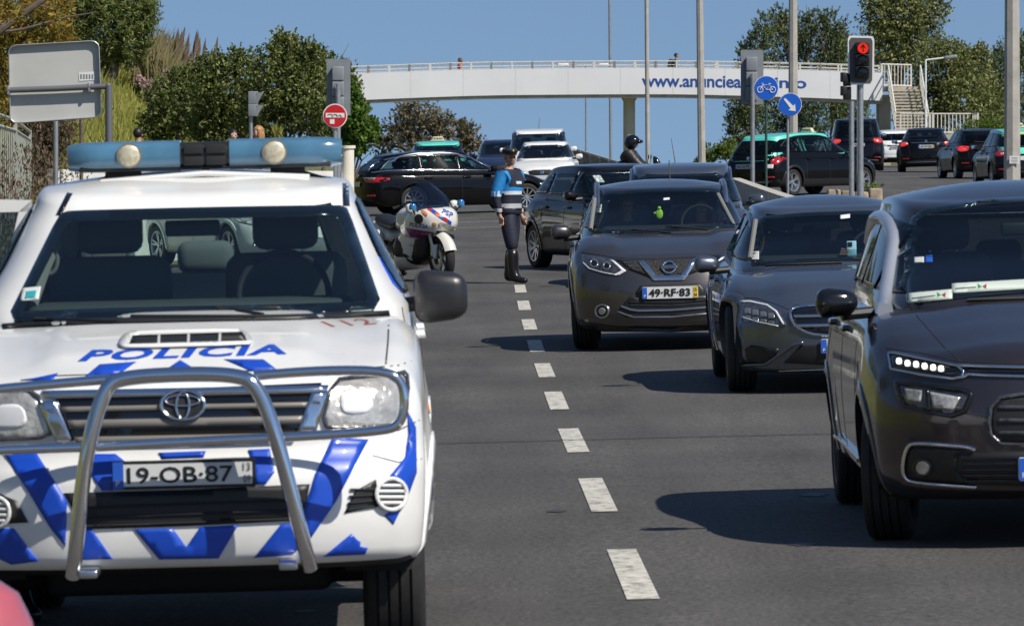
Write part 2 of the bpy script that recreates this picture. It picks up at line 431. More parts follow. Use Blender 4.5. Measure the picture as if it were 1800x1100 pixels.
def spokes(n=5, dbl=True, w=.13, mi=0):
    m = MB(); tw = .33
    m.lathe([(.69, tw*.85), (.70, tw*.95), (.66, tw*.93), (.63, tw*.80), (.62, 0), (.62, -tw*.8)], 48, 'x', mi=0)
    m.lathe([(.0, tw*.75), (.12, tw*.74), (.14, tw*.60), (.14, tw*.3)], 24, 'x', mi=0)
    m.lathe([(.0, .02), (.40, .02), (.42, 0), (.62, -.03)], 32, 'x', mi=1)
    for i in range(n):
        for off in ((-.16, .16) if dbl else (0,)):
            a = 2*math.pi*i/n+off*1.0
            a0 = 2*math.pi*i/n+off*.9
            c0 = Vector((tw*.62, math.cos(a0)*.10, math.sin(a0)*.10)); c1 = Vector((tw*.86, math.cos(a)*.655, math.sin(a)*.655))
            d = (c1-c0); tt = Vector((0, -math.sin(a), math.cos(a)))*w/2*(.55 if dbl else 1)
            vs = [c0-tt*1.1, c0+tt*1.1, c1+tt, c1-tt]; b = Vector((-.10, 0, 0)); vs += [v+b for v in vs]
            m.add(vs, [(0, 1, 2, 3), (7, 6, 5, 4), (0, 4, 5, 1), (1, 5, 6, 2), (2, 6, 7, 3), (3, 7, 4, 0)], 0)
    return m
_wheel_cache = {}
def add_wheel(par, x, y, r, side, style, turn=0., wscale=1.):
    global _tyre
    key = style
    if key not in _wheel_cache:
        ty = wheel_meshes().build('tyre', M_['rub']); ri = spokes(*STY[style][:3]).build('rim', [STY[style][3], M_['black']])
        _wheel_cache[key] = (ty.data, ri.data); bpy.data.objects.remove(ty); bpy.data.objects.remove(ri)
    w_ = empty('wheel'); w_.parent = par; w_.location = (x, y, r); w_.rotation_euler = (random.random()*6, 0, turn if side > 0 else math.pi+turn)
    w_.rotation_mode = 'XYZ'; w_.scale = (r*wscale, r, r)
    for nm, d in zip(('tyre', 'rim'), _wheel_cache[key]):
        o = bpy.data.objects.new(nm, d); COL.objects.link(o); o.parent = w_
    return w_
STY = {'alloy5': (5, True, .16, M_['alloy']), 'alloy10': (10, False, .07, M_['alloy']), 'cover': (9, False, .11, M_['alloy']), 'dark5': (5, True, .18, mat('dark_alloy', (.06, .06, .065), .35, .7)),
       'steel': (8, False, .2, mat('steel_rim', (.25, .25, .26), .5, .5))}

class Car:
    def __init__(s, name, label, cat, S, x, y, yaw, paint_m, group=None, roofm=None, roll=-.025, z=None, front_ref=True):
        s.S = S; L, hw = S['L'], S['hw']; yaw = R(yaw)
        c, sn = math.cos(yaw), math.sin(yaw)
        mid = Vector((x-sn*L/2, y+c*L/2))
        z = G(mid.x, mid.y) if z is None else z
        s.M = Matrix.Translation((x, y, z)) @ Matrix.Rotation(roll, 4, 'Y') @ Matrix.Rotation(yaw, 4, 'Z')
        # keep the wheels at the ground under the car's middle
        mz = (s.M @ Vector((0, L/2, 0))); s.M = Matrix.Translation((0, 0, G(mid.x, mid.y)-mz.z)) @ s.M
        s.root = empty(name, label=label, cat=cat, group=group, M=s.M); s.inv = s.M.inverted(); s.o = s.inv @ Vector((0, 0, CH))
        vs, fs, kind = lower_body(S); gv, gf = greenhouse(S)
        n = len(vs); s.bvh = BVHTree.FromPolygons(vs+gv, fs+[tuple(i+n for i in f) for f in gf])
        s.lb = (vs, fs, kind); s.gh = (gv, gf); s.paint = paint_m; s.roofm = roofm or paint_m; s.cuts = []
    def ray(s, mode, a, b):
        L = s.S['L']
        if mode == 'px':
            d = (s.inv @ P(a, b, 40.)) - s.o; return s.o, d.normalized()
        if mode == 'front': return Vector((a, -3, b)), Vector((0, 1, 0))
        if mode == 'rear': return Vector((a, L+3, b)), Vector((0, -1, 0))
        if mode == 'left': return Vector((-3, a, b)), Vector((1, 0, 0))
        if mode == 'right': return Vector((3, a, b)), Vector((-1, 0, 0))
        if mode == 'top': return Vector((a, b, 5)), Vector((0, 0, -1))
    def proj(s, mode, pts, off):
        out = []; miss = []; ds = []
        for i, (a, b) in enumerate(pts):
            o, d = s.ray(mode, a, b); h = s.bvh.ray_cast(o, d)
            if h[0] is None: out.append(None); miss.append(i)
            else: out.append(h[0]-d*off); ds.append(h[3])
        if miss:
            for i in miss:
                o, d = s.ray(mode, *pts[i])
                best = min(((pts[i][0]-pts[j][0])**2+(pts[i][1]-pts[j][1])**2, j) for j in range(len(pts)) if out[j] is not None and j not in miss) if ds else (0, None)
                if best[1] is None: out[i] = o+d*3
                else:
                    oj, dj = s.ray(mode, *pts[best[1]]); out[i] = o+d*((out[best[1]]-oj).dot(dj))
        return out
    def patch(s, name, m, poly, mode='px', off=.004, thick=.012, mirror=False, hole=None, parent=None, sm=0, res=None, label=None, depth=None):
        if sm: poly = chaikin(poly, sm)
        xs = [p[0] for p in poly]; ys = [p[1] for p in poly]
        u = (FP/(s.M.translation.y+.5)) if mode == 'px' else 1.
        if res is None: res = min(max(max(xs)-min(xs), max(ys)-min(ys))/8, (.05 if s.M.translation.y > 60 else .028)*u)
        v2, f2 = tri2d(poly, res, hole)
        if not f2: return None
        v3 = s.proj(mode, v2, off)
        o, d = s.ray(mode, *v2[0])
        # orient faces toward the viewer side
        a = v3[f2[0][0]]; nn = (v3[f2[0][1]]-a).cross(v3[f2[0][2]]-a)
        if nn.dot(d) > 0: f2 = [f[::-1] for f in f2]
        v3, f3 = skirt(v3, f2, d*(off+thick))
        ob = addmesh(name, v3, f3, m, parent or s.root, False)
        for p in ob.data.polygons[:len(f2)]: p.use_smooth = True
        if label: ob['label'] = label
        r = [ob]
        if mirror:
            pv = [Vector((-v.x, v.y, v.z)) for v in v3]
            par = parent
            ob2 = addmesh(name, pv, [f[::-1] for f in f3], m, (s.mir.get(parent) if parent in s.mir else parent) or s.root, False)
            for p in ob2.data.polygons[:len(f2)]: p.use_smooth = True
            s.mir[ob] = ob2; r.append(ob2)
        return ob
    mir = {}
    def text(s, name, m, txt, quad, mode='px', off=.006, bold=.02, shear=0., parent=None, spacing=1.0):
        """quad: bottom-left, bottom-right, top-right, top-left in the mode's coordinates"""
        vs, fs = text_tris(txt, bold, shear, spacing); bl, br, tr, tl = quad; pts = []
        for u, v in vs:
            x = (bl[0]*(1-u)+br[0]*u)*(1-v)+(tl[0]*(1-u)+tr[0]*u)*v; y = (bl[1]*(1-u)+br[1]*u)*(1-v)+(tl[1]*(1-u)+tr[1]*u)*v
            pts.append((x, y))
        u = (FP/(s.M.translation.y+.5)) if mode == 'px' else 1.
        bm = bmesh.new(); bv = [bm.verts.new((x, y, 0)) for x, y in pts]
        for f in fs:
            try: bm.faces.new([bv[i] for i in f])
            except ValueError: pass
        for _ in range(4):
            le = [e for e in bm.edges if e.calc_length() > .03*u]
            if not le: break
            bmesh.ops.subdivide_edges(bm, edges=le, cuts=1); bmesh.ops.triangulate(bm, faces=bm.faces[:])
        bm.verts.index_update(); pts = [(v.co.x, v.co.y) for v in bm.verts]; fs = [tuple(v.index for v in f.verts) for f in bm.faces]; bm.free()
        return addmesh(name, s.proj(mode, pts, off), fs, m, parent or s.root)
    def window(s, name, poly, mode, gm=None, fr=.03, frit=True, sm=1, mirror=False, vis=None):
        if sm: poly = chaikin(poly, sm, .12)
        u = (FP/(s.M.translation.y+1.5)) if mode == 'px' else 1.
        inner = inset(poly, fr*u); cut = inset(poly, fr*u*.45)
        g = s.patch(name, gm or M_['glass'], poly, mode, off=.011, thick=.003, mirror=mirror)
        if frit: s.patch('frit_band', M_['gloss'], poly, mode, off=.008, thick=.006, hole=inner, parent=g, mirror=mirror)
        s.cuts.append((mode, cut, mirror))
    def local(s, px, py, y):
        """point of a picture ray at local depth y"""
        d = (s.inv @ P(px, py, 40.))-s.o; return s.o+d*((y-s.o.y)/d.y)
    def to2d(s, mode, p):
        if mode == 'px':
            wv = s.M @ p; return (900+wv.x/wv.y*FP, HY-(wv.z-CH)/wv.y*FP)
        if mode in ('front', 'rear'): return (p.x, p.z)
        if mode in ('left', 'right'): return (p.y, p.z)
        return (p.x, p.y)
    def finish(s, skip_arch=False, clad=None, inner=True):
        S = s.S; vs, fs, kind = s.lb; hw = S['hw']; g = S['gh']
        F = []; MI = []
        bot = curve(S['bot'])
        for f, k in zip(fs, kind):
            c = sum((vs[i] for i in f), Vector())/len(f)
            if k in 's' or k == 'b':
                if any(math.hypot(c.y-yc, c.z-S['wr']) < S['wr']*1.13 and abs(c.x) > hw*.55 for yc in S['wheels']): continue
            if k == 'b': mi = 1
            elif k == 't' and g['yf0']+.02 < c.y < g['yr0']-.04 and abs(c.x) < g['wb']-.05: mi = 1
            elif clad and c.z < clad and k in 'sfr': mi = 2
            else: mi = 0
            F.append(f); MI.append(mi)
        gv, gf = s.gh; n = len(vs); GF = []
        for f in gf:
            c = sum((gv[i] for i in f), Vector())/len(f); a = gv[f[0]]; nrm = (gv[f[1]]-a).cross(gv[f[2]]-gv[f[1]])
            rm = False
            for mode, cut, mirr in s.cuts:
                for sx in ((1, -1) if mirr else (1,)):
                    cc = Vector((c.x*sx, c.y, c.z)); nn = Vector((nrm.x*sx, nrm.y, nrm.z))
                    if mode == 'px':
                        if (s.M.to_3x3() @ nn).y > 0 or nn.y > 0: continue
                    if mode == 'front' and nn.y > 0: continue
                    if mode == 'rear' and nn.y < 0: continue
                    if mode == 'left' and nn.x > 0: continue
                    if mode == 'right' and nn.x < 0: continue
                    if len(f) > 4: continue
                    if inpoly(*s.to2d(mode, cc), cut): rm = True
            if not rm: GF.append(f)
        b = addmesh('body', vs, F, [s.paint, M_['black'], M_['black']], s.root, True, MI)
        r = addmesh('roof', gv, GF, s.roofm, s.root, True)
        if not skip_arch:
            for yc in S['wheels']:
                for sd in ('left', 'right'):
                    sx = -1 if sd == 'left' else 1; ra = S['wr']*1.10; rb = S['wr']*1.13+.055
                    arc = circ(yc, S['wr'], ra, ra, 26, -12, 192)+circ(yc, S['wr'], rb, rb, 26, 192, -12)
                    arc = [(a, max(bb, bot(a)+.02)) for a, bb in arc]
                    s.patch('arch_trim', M_['black'] if clad else s.paint, arc, sd, off=.006, thick=.05, res=.05)
                    lm = MB(); n2 = 20; vv = []
                    for xx in (hw-.07, hw-.32):
                        for k in range(n2+1):
                            a = math.pi*k/n2; vv.append((sx*xx, yc+math.cos(a)*(S['wr']*1.16), S['wr']+math.sin(a)*S['wr']*1.16))
                    ff = [(k, k+1, n2+2+k, n2+1+k) for k in range(n2)]; ff.append(tuple(range(n2+1, 2*n2+2)))
                    lm.add(vv, ff).build('wheel_arch_liner', M_['dark'], s.root)
        return b
    def wheels(s, style='alloy5', turn=0., ws=1.):
        S = s.S; hw = S['hw']; r = S['wr']
        for i, yc in enumerate(S['wheels']):
            for sx in (-1, 1): add_wheel(s.root, sx*(hw-r*.34*ws-.02), yc, r, sx, style, turn if i == 0 else 0, ws)
    def mirrors(s, y, z, w=.24, h=.16, m=None, x=None, dy=.16):
        hw = s.S['hw'] if x is None else x
        for sx in (-1, 1):
            q = MB(); q.box((0, 0, 0), (w, dy, h), bev=min(h, dy)*.42)
            for v in q.v:
                t = v.x/w+.5
                v.z *= .78+.3*(1-t) if sx < 0 else .78+.3*t; v.y += .05*(abs(v.x/w+.5*(-sx)))*.8
            q.v = [Vector((v.x+sx*(hw+w*.5-.02), v.y+y, v.z+z)) for v in q.v]
            mm = q.build('side_mirror', m or s.paint, s.root)
            a = MB(); a.tube([(sx*(hw-.10), y+.06, z-h*.35), (sx*(hw+.06), y+.03, z-h*.42)], .028, 8); a.build('mirror_arm', M_['black'], mm)
            gl = MB(); gl.box((sx*(hw+w*.5-.02), y+dy*.5+.03, z), (w*.8, .01, h*.7), bev=.004); gl.build('mirror_glass', M_['chrome'], mm)
    def interior(s, seat='seat', dashm='dark', rear=True, driver=None, dash=True):
        g = s.S['gh']; top = curve(s.S['top']); zb = top((g['yf0']+g['yr0'])/2); y0 = g['yf1']; wt = g['wt']
        ym = y0+.55
        if dash:
            d = MB(); d.box((0, g['yf0']+.62, zb-.03), (g['wb']*1.5, .6, .12), bev=.05); d.build('dashboard', M_[dashm], s.root)
        for sx in (-1, 1):
            q = MB(); q.box((sx*.36, ym, zb+.03), (.50, .16, .34), bev=.07); st = q.build('front_seat', M_[seat], s.root)
            q = MB(); q.box((sx*.36, ym+.02, zb+.30), (.27, .12, .18), bev=.05); q.build('headrest', M_[seat], st)
            q = MB(); q.tube([(sx*.36-.07, ym+.02, zb+.15), (sx*.36-.07, ym+.02, zb+.25)], .008); q.tube([(sx*.36+.07, ym+.02, zb+.15), (sx*.36+.07, ym+.02, zb+.25)], .008); q.build('headrest_post', M_['alu'], st)
        if rear:
            q = MB(); q.box((0, ym+.85, zb+.0), (1.2, .16, .2), bev=.07); b = q.build('rear_seat', M_[seat], s.root)
            for x in (-.42, 0, .42):
                q = MB(); q.box((x, ym+.87, zb+.17), (.24, .1, .14), bev=.045); q.build('headrest', M_[seat], b)
        q = MB(); n = 28
        q.tube([(.36+.18*math.cos(2*math.pi*k/n), g['yf0']+.72+.05*math.sin(2*math.pi*k/n), zb+.04+.17*math.sin(2*math.pi*k/n)) for k in range(n)], .013, 8, closed=True)
        q.build('steering_wheel', M_['dark'], s.root)
        zr = curve(g['roof'])(g['yf1'])
        q = MB(); q.box((0, y0+.0, zr-.15), (.22, .03, .065), bev=.012); q.build('rearview_mirror', M_['black'], s.root)
    def plate(s, cx, cz, mode, txt, yellow=True, w=.52, h=.11, ydepth=None, tilt=0, off=.012):
        """flat number plate standing proud of the bumper"""
        o, d = s.ray(mode, cx, cz); hits = []
        for a in (-w/2, 0, w/2):
            for b in (-h/2, h/2):
                o2, d2 = s.ray(mode, cx+a, cz+b); hh = s.bvh.ray_cast(o2, d2)
                if hh[0]: hits.append(hh[0].y)
        sg = -1 if mode == 'front' else 1
        y = (min(hits) if sg < 0 else max(hits))+sg*off if hits else (0 if sg < 0 else s.S['L'])
        if ydepth is not None: y = ydepth
        q = MB(); q.plate([(cx+a, cz+b) for a, b in rrect(-w/2, -h/2, w/2, h/2, .012)], 'y', .012, (0, y, 0)); pl = q.build('number_plate', M_['plate'], s.root)
        ux = Vector((1, 0, 0)) if sg < 0 else Vector((-1, 0, 0)); yy = y+sg*.008
        def bx(u0, u1, nm, m):
            q = MB(); a, b = cx+ux.x*u0, cx+ux.x*u1
            q.plate([(a, cz-h/2+.004), (b, cz-h/2+.004), (b, cz+h/2-.004), (a, cz+h/2-.004)], 'y', .003, (0, yy, 0)); q.build(nm, m, pl)
        bx(-w/2+.004, -w/2+.045, 'country_band', M_['eu'])
        if yellow: bx(w/2-.045, w/2-.004, 'date_band', M_['yel'])
        if txt:
            flat_text('plate_lettering', txt, M_['ink'], (cx+ux.x*(-w/2+.062), yy, cz-h*.33), ux, (0, 0, 1), w-.135 if True else w, h*.66, pl, bold=.025, lift=.004)
            flat_text('date_lettering', '15', M_['ink'], (cx+ux.x*(w/2-.038), yy, cz+.006), ux, (0, 0, 1), .026, h*.3, pl, bold=.01, lift=.004)
            flat_text('date_lettering', '04', M_['ink'], (cx+ux.x*(w/2-.038), yy, cz-h*.38), ux, (0, 0, 1), .026, h*.3, pl, bold=.01, lift=.004)
            flat_text('country_letter', 'P', M_['plate'], (cx+ux.x*(-w/2+.017), yy, cz-h*.36), ux, (0, 0, 1), .016, h*.22, pl, bold=.02, lift=.004)
        return pl
    def side_windows(s, splits, low=.045, up=.10, a0=.16, a1=.12, gm=None, chrome=False, gap=.035, both=True, gm_rear=None):
        """splits: y positions of the pillars between A and D"""
        g = s.S['gh']; top = curve(s.S['top']); zt = curve(g['roof']); L = s.S['L']
        def fline(z):  # y of the windscreen line at height z
            t = (z-top(g['yf0']))/(zt(g['yf1'])-top(g['yf0'])); return g['yf0']+(g['yf1']-g['yf0'])*min(1, t*1.0)
        def rline(z):
            t = (z-top(g['yr0']))/(zt(g['yr1'])-top(g['yr0'])); return g['yr0']+(g['yr1']-g['yr0'])*min(1, t*1.0)
        def zl(y): return top(y)+low
        def zh(y): return zt(y)-up
        ya = fline(top(g['yf0'])+low)+a0; yz = rline(top(g['yr0'])+low)-a1
        b = [ya]+list(splits)+[yz]
        out = []
        for i in range(len(b)-1):
            y0 = b[i]+(gap if i else 0); y1 = b[i+1]-(gap if i < len(b)-2 else 0); n = 6
            pts = [(y0+(y1-y0)*k/n, zl(y0+(y1-y0)*k/n)) for k in range(n+1)]
            up_ = []
            for k in range(n, -1, -1):
                y = y0+(y1-y0)*k/n; z = zh(y)
                # clip by slanted pillars
                if i == 0:
                    for _ in range(30):
                        if y >= fline(z)+a0*.8: break
                        z -= .02
                if i == len(b)-2:
                    for _ in range(30):
                        if y <= rline(z)-a1*.8: break
                        z -= .02
                if z > zl(y)+.02: up_.append((y, z))
            poly = pts+up_; out.append(poly)
            for md in (('left', 'right') if both else ('right',)):
                s.window('side_window', poly, md, gm if (gm_rear is None or i == 0) else gm_rear, fr=.022, sm=1)
        return out
    def seam(s, pts, mode, w=.008, mirror=False): return s.patch('panel_gap', M_['dark'], strip(pts, w), mode, off=.0015, thick=.002, mirror=mirror, res=.06 if mode != 'px' else None)
    def handles(s, ys, z, m=None):
        for y in ys:
            for md in ('left', 'right'): s.patch('door_handle', m or s.paint, chaikin(rrect(y-.10, z-.015, y+.10, z+.018, .015), 1), md, off=.03, thick=.03, res=.04)
    def wipers(s, pts_list, mode='px', w=None):
        for a, b in pts_list:
            n = 6; pts = [(a[0]+(b[0]-a[0])*k/n, a[1]+(b[1]-a[1])*k/n) for k in range(n+1)]
            v = s.proj(mode, pts, .022); q = MB(); q.tube(v, .009, 6); q.build('wiper', M_['black'], s.root)
    def rails(s, m, x, y0, y1, h=.05, r=.018):
        zt = curve(s.S['gh']['roof'])
        for sx in (-1, 1):
            n = 10; pts = []
            for k in range(n+1):
                t = k/n; y = y0+(y1-y0)*t; hh = s.bvh.ray_cast(Vector((sx*x, y, 5)), Vector((0, 0, -1))); z = hh[0].z if hh[0] else zt(y)
                lift = h*min(1, math.sin(math.pi*min(1, max(0, t)))*3.2)
                pts.append((sx*x, y, z-.01+lift))
            MB().tube(pts, r, 8).build('roof_rail', m, s.root)
    def lamp_disc(s, cx, cy, r, mats, mode='px', ry=None, nm='fog_lamp', mirror=False, par=None, off=.008, ring=.25):
        u = 1.
        g = s.patch(nm, mats[1], circ(cx, cy, r*(1-ring), (ry or r)*(1-ring), 20), mode, off=off*.6, thick=.01, mirror=mirror, parent=par)
        s.patch(nm+'_ring', mats[0], circ(cx, cy, r, ry or r, 24), mode, off=off, thick=.015, hole=circ(cx, cy, r*(1-ring), (ry or r)*(1-ring), 20), mirror=mirror, parent=g)
        return g
def spec(L, hw, wr, wheels, top, bot, roof, wb, wt, yf0, yf1, yr0, yr1, **k):
    S = dict(L=L, hw=hw, wr=wr, wheels=wheels, top=top, bot=bot, gh=dict(roof=roof, wb=wb, wt=wt, yf0=yf0, yf1=yf1, yr0=yr0, yr1=yr1),
             wy=[(0, .95), (.7, 1), (L-.8, 1), (L, .95)], wz=[(0, .94), (.25, .985), (.55, 1), (.8, .985), (1, .93)],
             nose=[(.2, .08), (.35, .0), (.55, 0), (.8, .10), (1.1, .2)], tail=[(.2, .06), (.4, 0), (.6, .0), (.9, .08), (1.1, .1)],
             pf=(.30, 3.2), pr=(.18, 4))
    gk = {a: k.pop(a) for a in ('n', 'e', 'ey', 'crown') if a in k}
    S['gh'].update(gk); S.update(k); return S

# ------------------------------------------------------------------ police pick-up
def build_truck():
    def hood(u, y):
        return .022*(1-ss(.52, .66, u))*ss(.1, .35, y)*(1-ss(1.2, 1.5, y)) + .02*ss(.75, .95, u)*(1-ss(1.2, 1.6, y))
    S = spec(5.2, .915, .385, (.90, 3.98),
             top=[(0, 1.14), (.25, 1.19), (.7, 1.26), (1.25, 1.325), (1.7, 1.34), (5.2, 1.34)],
             bot=[(0, .425), (.35, .41), (1.4, .42), (4.4, .45), (5.2, .55)],
             roof=[(1.9, 1.77), (2.15, 1.82), (2.6, 1.845), (3.2, 1.83)], wb=.87, wt=.615, yf0=1.28, yf1=2.05, yr0=3.35, yr1=3.2,
             nose=[(.40, .05), (.47, .02), (.6, 0), (.78, .01), (.86, .07), (1.0, .08), (1.2, .14)], pf=(.26, 3.6), pr=(.05, 6),
             hood=hood, crown=.05, e=7., step=.04, wz=[(0, .97), (.3, .995), (.5, 1), (.8, .99), (1, .95)], wy=[(0, .985), (.8, 1), (5.2, 1)], flare=.03, n=140)
    c = Car('police_pickup', 'white police pickup with blue chevrons, chrome bull bar and blue roof light bar', 'police pickup', S, -1.20, 20.75, 1.1, M_['white'])
    W, B, K, CR = M_['white'], M_['blue'], M_['black'], M_['chrome']
    # glazing
    c.window('windscreen', [(8, 568), (104, 376), (122, 370), (355, 364), (596, 360), (612, 366), (676, 548), (500, 555), (340, 558), (170, 562)], 'px', fr=.045, sm=1)
    c.window('rear_window', [(-.58, 1.42), (-.50, 1.72), (.50, 1.72), (.58, 1.42)], 'rear', fr=.03)
    zt = curve(S['gh']['roof'])
    for a in ([(1.72, 1.38), (2.2, 1.74), (2.45, 1.76), (2.45, 1.38)], [(2.53, 1.38), (2.53, 1.76), (3.1, 1.74), (3.22, 1.38)]):
        for md in ('left', 'right'): c.window('side_window', a, md, M_['sglass'], fr=.025)
    # grille
    gr = c.patch('grille', M_['gloss'], [(90, 692), (330, 682), (566, 672), (540, 757), (127, 774)], off=.006, thick=.01)
    for ya, yb, x0, x1, m in ((676, 690, 74, 578, CR), (706, 716, 108, 545, M_['slat']), (730, 745, 118, 538, M_['slat']), (760, 772, 130, 524, M_['slat'])):
        k = (x1-x0)*.0198
        c.patch('grille_bar', m, rrect(0, 0, 1, 1, .01) and [(x0, ya+k), (x1, ya), (x1-4, yb), (x0+4, yb+k)], off=.02, thick=.02, parent=gr)
    for p in ([(548, 688), (576, 686), (557, 756), (524, 757)], [(68, 708), (97, 700), (127, 775), (97, 775)]):
        c.patch('grille_end', CR, p, off=.024, thick=.02, parent=gr)
    c.patch('cowl_panel', M_['black'], [(4, 578), (170, 569), (340, 565), (500, 562), (600, 559), (686, 554), (684, 545), (600, 549), (500, 552), (340, 555), (170, 559), (4, 568)], off=.014, thick=.01)
    # emblem: three ovals
    e = c.patch('emblem', K, circ(321, 711, 40, 28), off=.028, thick=.02)
    def ring(cx, cy, rx, ry, t, off=.034): c.patch('emblem_ring', CR, circ(cx, cy, rx, ry, 32), off=off, thick=.008, hole=circ(cx, cy, rx-t, ry-t*.8, 32), parent=e)
    ring(321, 711, 41, 28.5, 5.5); ring(321, 703.5, 32, 11, 4, .036); ring(321, 712, 13.5, 25, 4, .038)
    # headlights
    def hl(p, n2):
        h = c.patch('headlight', M_['clear'], p, off=.010, thick=.02, sm=1)
        c.patch('headlight_rim', M_['lampdark'], chaikin(p, 1), off=.016, thick=.006, hole=chaikin(inset(p, 6), 1), parent=h)
        cx, cy = n2
        c.patch('reflector', M_['drl'], chaikin([(cx-34, cy-18), (cx+20, cy-22), (cx+30, cy+20), (cx-30, cy+26)], 2), off=.013, thick=.002, parent=h)
    hl([(561, 753), (583, 664), (640, 657), (690, 655), (718, 648), (722, 690), (705, 744), (681, 751), (610, 754)], (630, 704))
    hl([(-100, 780), (-128, 740), (-120, 690), (-80, 688), (0, 684), (64, 680), (88, 740), (92, 771), (0, 776)], (20, 730))
    # bumper: stripes, plate, intake, fog lamps
    polys = [[(6, 795), (65, 797), (118, 880), (115, 960), (90, 930)], [(161.5, 797), (203, 797), (222, 812), (198, 862), (179, 862), (157, 830)],
             [(279, 795), (362, 792), (358, 803), (284, 806)], [(585, 768), (648, 772), (590, 882), (544, 949), (531, 908), (555, 830)],
             [(437, 790), (474, 788), (482.6, 829.6), (467, 851), (450, 851)], [(716, 720), (731.5, 751), (733, 830), (714, 882), (690, 846), (683.5, 838), (712, 803), (718, 764)],
             [(-20, 928), (24, 928), (68, 986), (20, 992), (-10, 978)], [(140, 926), (159, 926), (198, 982), (140, 984)],
             [(236, 930), (303.5, 928), (327.5, 960.6), (351.5, 925.7), (419, 922), (384, 981), (280, 983)],
             [(493.5, 921), (533, 917), (541, 949), (513, 975), (446, 980)], [(618, 937), (628, 948), (634, 952), (633, 960), (647, 962), (642, 974), (568, 978)], [(650, 880), (682, 876), (690, 920), (694, 896), (712, 900), (706, 862)][:0] or [(676, 905), (694, 893), (706, 893), (692, 921)],
             [(146, 663.7), (175, 639.7), (240, 635), (207, 659)], [(284, 654), (316.6, 632), (346, 650)], [(39, 668), (102.6, 655), (92, 668)], [(393, 631), (463, 631), (488, 650), (441, 652)],
             [(-110, 800), (-60, 795), (-10, 870), (-60, 900)]]
    for p in polys: c.patch('blue_stripe', B, p, off=.005, thick=.004)
    c.patch('lower_intake', K, [(112, 866), (330, 860), (545, 850), (533, 914), (330, 924), (146, 930)], off=.005, thick=.01)
    for yy in (882, 900, 915): c.patch('intake_bar', M_['dark'], [(135, yy+8), (528, yy-6), (527, yy-2), (136, yy+12)], off=.012, thick=.01)
    f1 = c.patch('fog_lamp_pocket', K, [(605, 902), (624.5, 862), (661, 842), (668, 888)], off=.005, thick=.01)
    for t in (.2, .4, .6, .8): c.patch('pocket_fin', M_['dark'], [(608+10*t, 902-60*t+4), (664, 892-48*t+4), (664, 892-48*t+8), (608+10*t, 902-60*t+8)], off=.01, thick=.005, parent=f1)
    c.patch('fog_lamp_pocket', K, [(0, 868), (-30, 868), (0, 920), (50, 918), (30, 880)], off=.005, thick=.01)
    for cx, cy in ((689, 868), (-10, 900)):
        f = c.patch('fog_lamp', M_['lampdark'], circ(cx, cy, 28, 29), off=.012, thick=.02)
        c.patch('fog_lamp_rim', W, circ(cx, cy, 30, 31), off=.024, thick=.03, hole=circ(cx, cy, 23, 24), parent=f)
        for k in (-15, -5, 5, 15): c.patch('fog_lamp_bar', W, rrect(cx-math.sqrt(24**2-k*k), cy+k-3, cx+math.sqrt(24**2-k*k), cy+k+3, 2), off=.022, thick=.008, parent=f)
    # number plate
    p0 = c.local(198, 862, -.03); p1 = c.local(450, 853, -.03); p2 = c.local(450, 803, -.03); p3 = c.local(198, 812, -.03)
    cx = (p0.x+p1.x)/2; cz = (p0.z+p2.z)/2; w_ = p1.x-p0.x; h_ = p2.z-p1.z
    q = MB(); q.plate([(cx+a, cz+b) for a, b in rrect(-w_/2, -h_/2, w_/2, h_/2, .006)], 'y', .02, (0, -.035, 0)); pl = q.build('number_plate', M_['black'], c.root)
    q = MB(); q.plate([(cx+a, cz+b) for a, b in rrect(-w_/2+.012, -h_/2+.012, w_/2-.012, h_/2-.012, .004)], 'y', .006, (0, -.047, 0)); q.build('plate_face', M_['plate'], pl)
    q = MB(); q.plate([(cx-w_/2+.003, cz-h_/2+.003), (cx-w_/2+.042, cz-h_/2+.003), (cx-w_/2+.042, cz+h_/2-.003), (cx-w_/2+.003, cz+h_/2-.003)], 'y', .004, (0, -.051, 0)); q.build('country_band', M_['eu'], pl)
    flat_text('plate_lettering', '19-OB·87', M_['ink'], (cx-w_/2+.055, -.0505, cz-h_*.30), (1, 0, 0), (0, 0, 1), .385, h_*.58, pl, bold=.012, lift=.003)
    flat_text('date_lettering', '13', M_['ink'], (cx+w_/2-.045, -.0505, cz+.008), (1, 0, 0), (0, 0, 1), .026, .028, pl, bold=0, lift=.003)
    flat_text('date_lettering', '09', M_['ink'], (cx+w_/2-.045, -.0505, cz-.035), (1, 0, 0), (0, 0, 1), .026, .028, pl, bold=0, lift=.003)
    flat_text('country_letter', 'P', M_['plate'], (cx-w_/2+.014, -.0535, cz-h_*.36), (1, 0, 0), (0, 0, 1), .014, .022, pl, bold=.01, lift=.003)
    # bull bar
    def LB(pts, y): return [c.local(a, b, y) for a, b in pts]
    def sm3(pts, it=2):
        for _ in range(it):
            q = [pts[0]]
            for i in range(len(pts)-1): q += [pts[i]*.75+pts[i+1]*.25, pts[i]*.25+pts[i+1]*.75]
            pts = q+[pts[-1]]
        return pts
    bb = MB()
    main = [c.local(128, 1012, -.10), c.local(134, 960, -.17), c.local(150, 800, -.20), c.local(182, 684, -.19), c.local(214, 661, -.18), c.local(420, 655, -.18), c.local(456, 684, -.19), c.local(487, 770, -.20), c.local(533, 950, -.17), c.local(545, 998, -.10)]
    bb.tube(sm3(main, 3), .0285, 14)
    bar = bb.build('bull_bar', CR, c.root)
    q = MB(); q.tube(sm3(LB([(446, 660), (560, 651), (672, 651), (706, 668), (712, 712), (702, 748), (668, 758), (490, 769), (320, 777), (150, 786), (0, 790), (-60, 796), (-92, 780), (-98, 730), (-88, 700), (-50, 690), (0, 683), (192, 666)], -.16), 3), .018, 12)
    q.build('wrap_bar', CR, bar)
    q = MB()
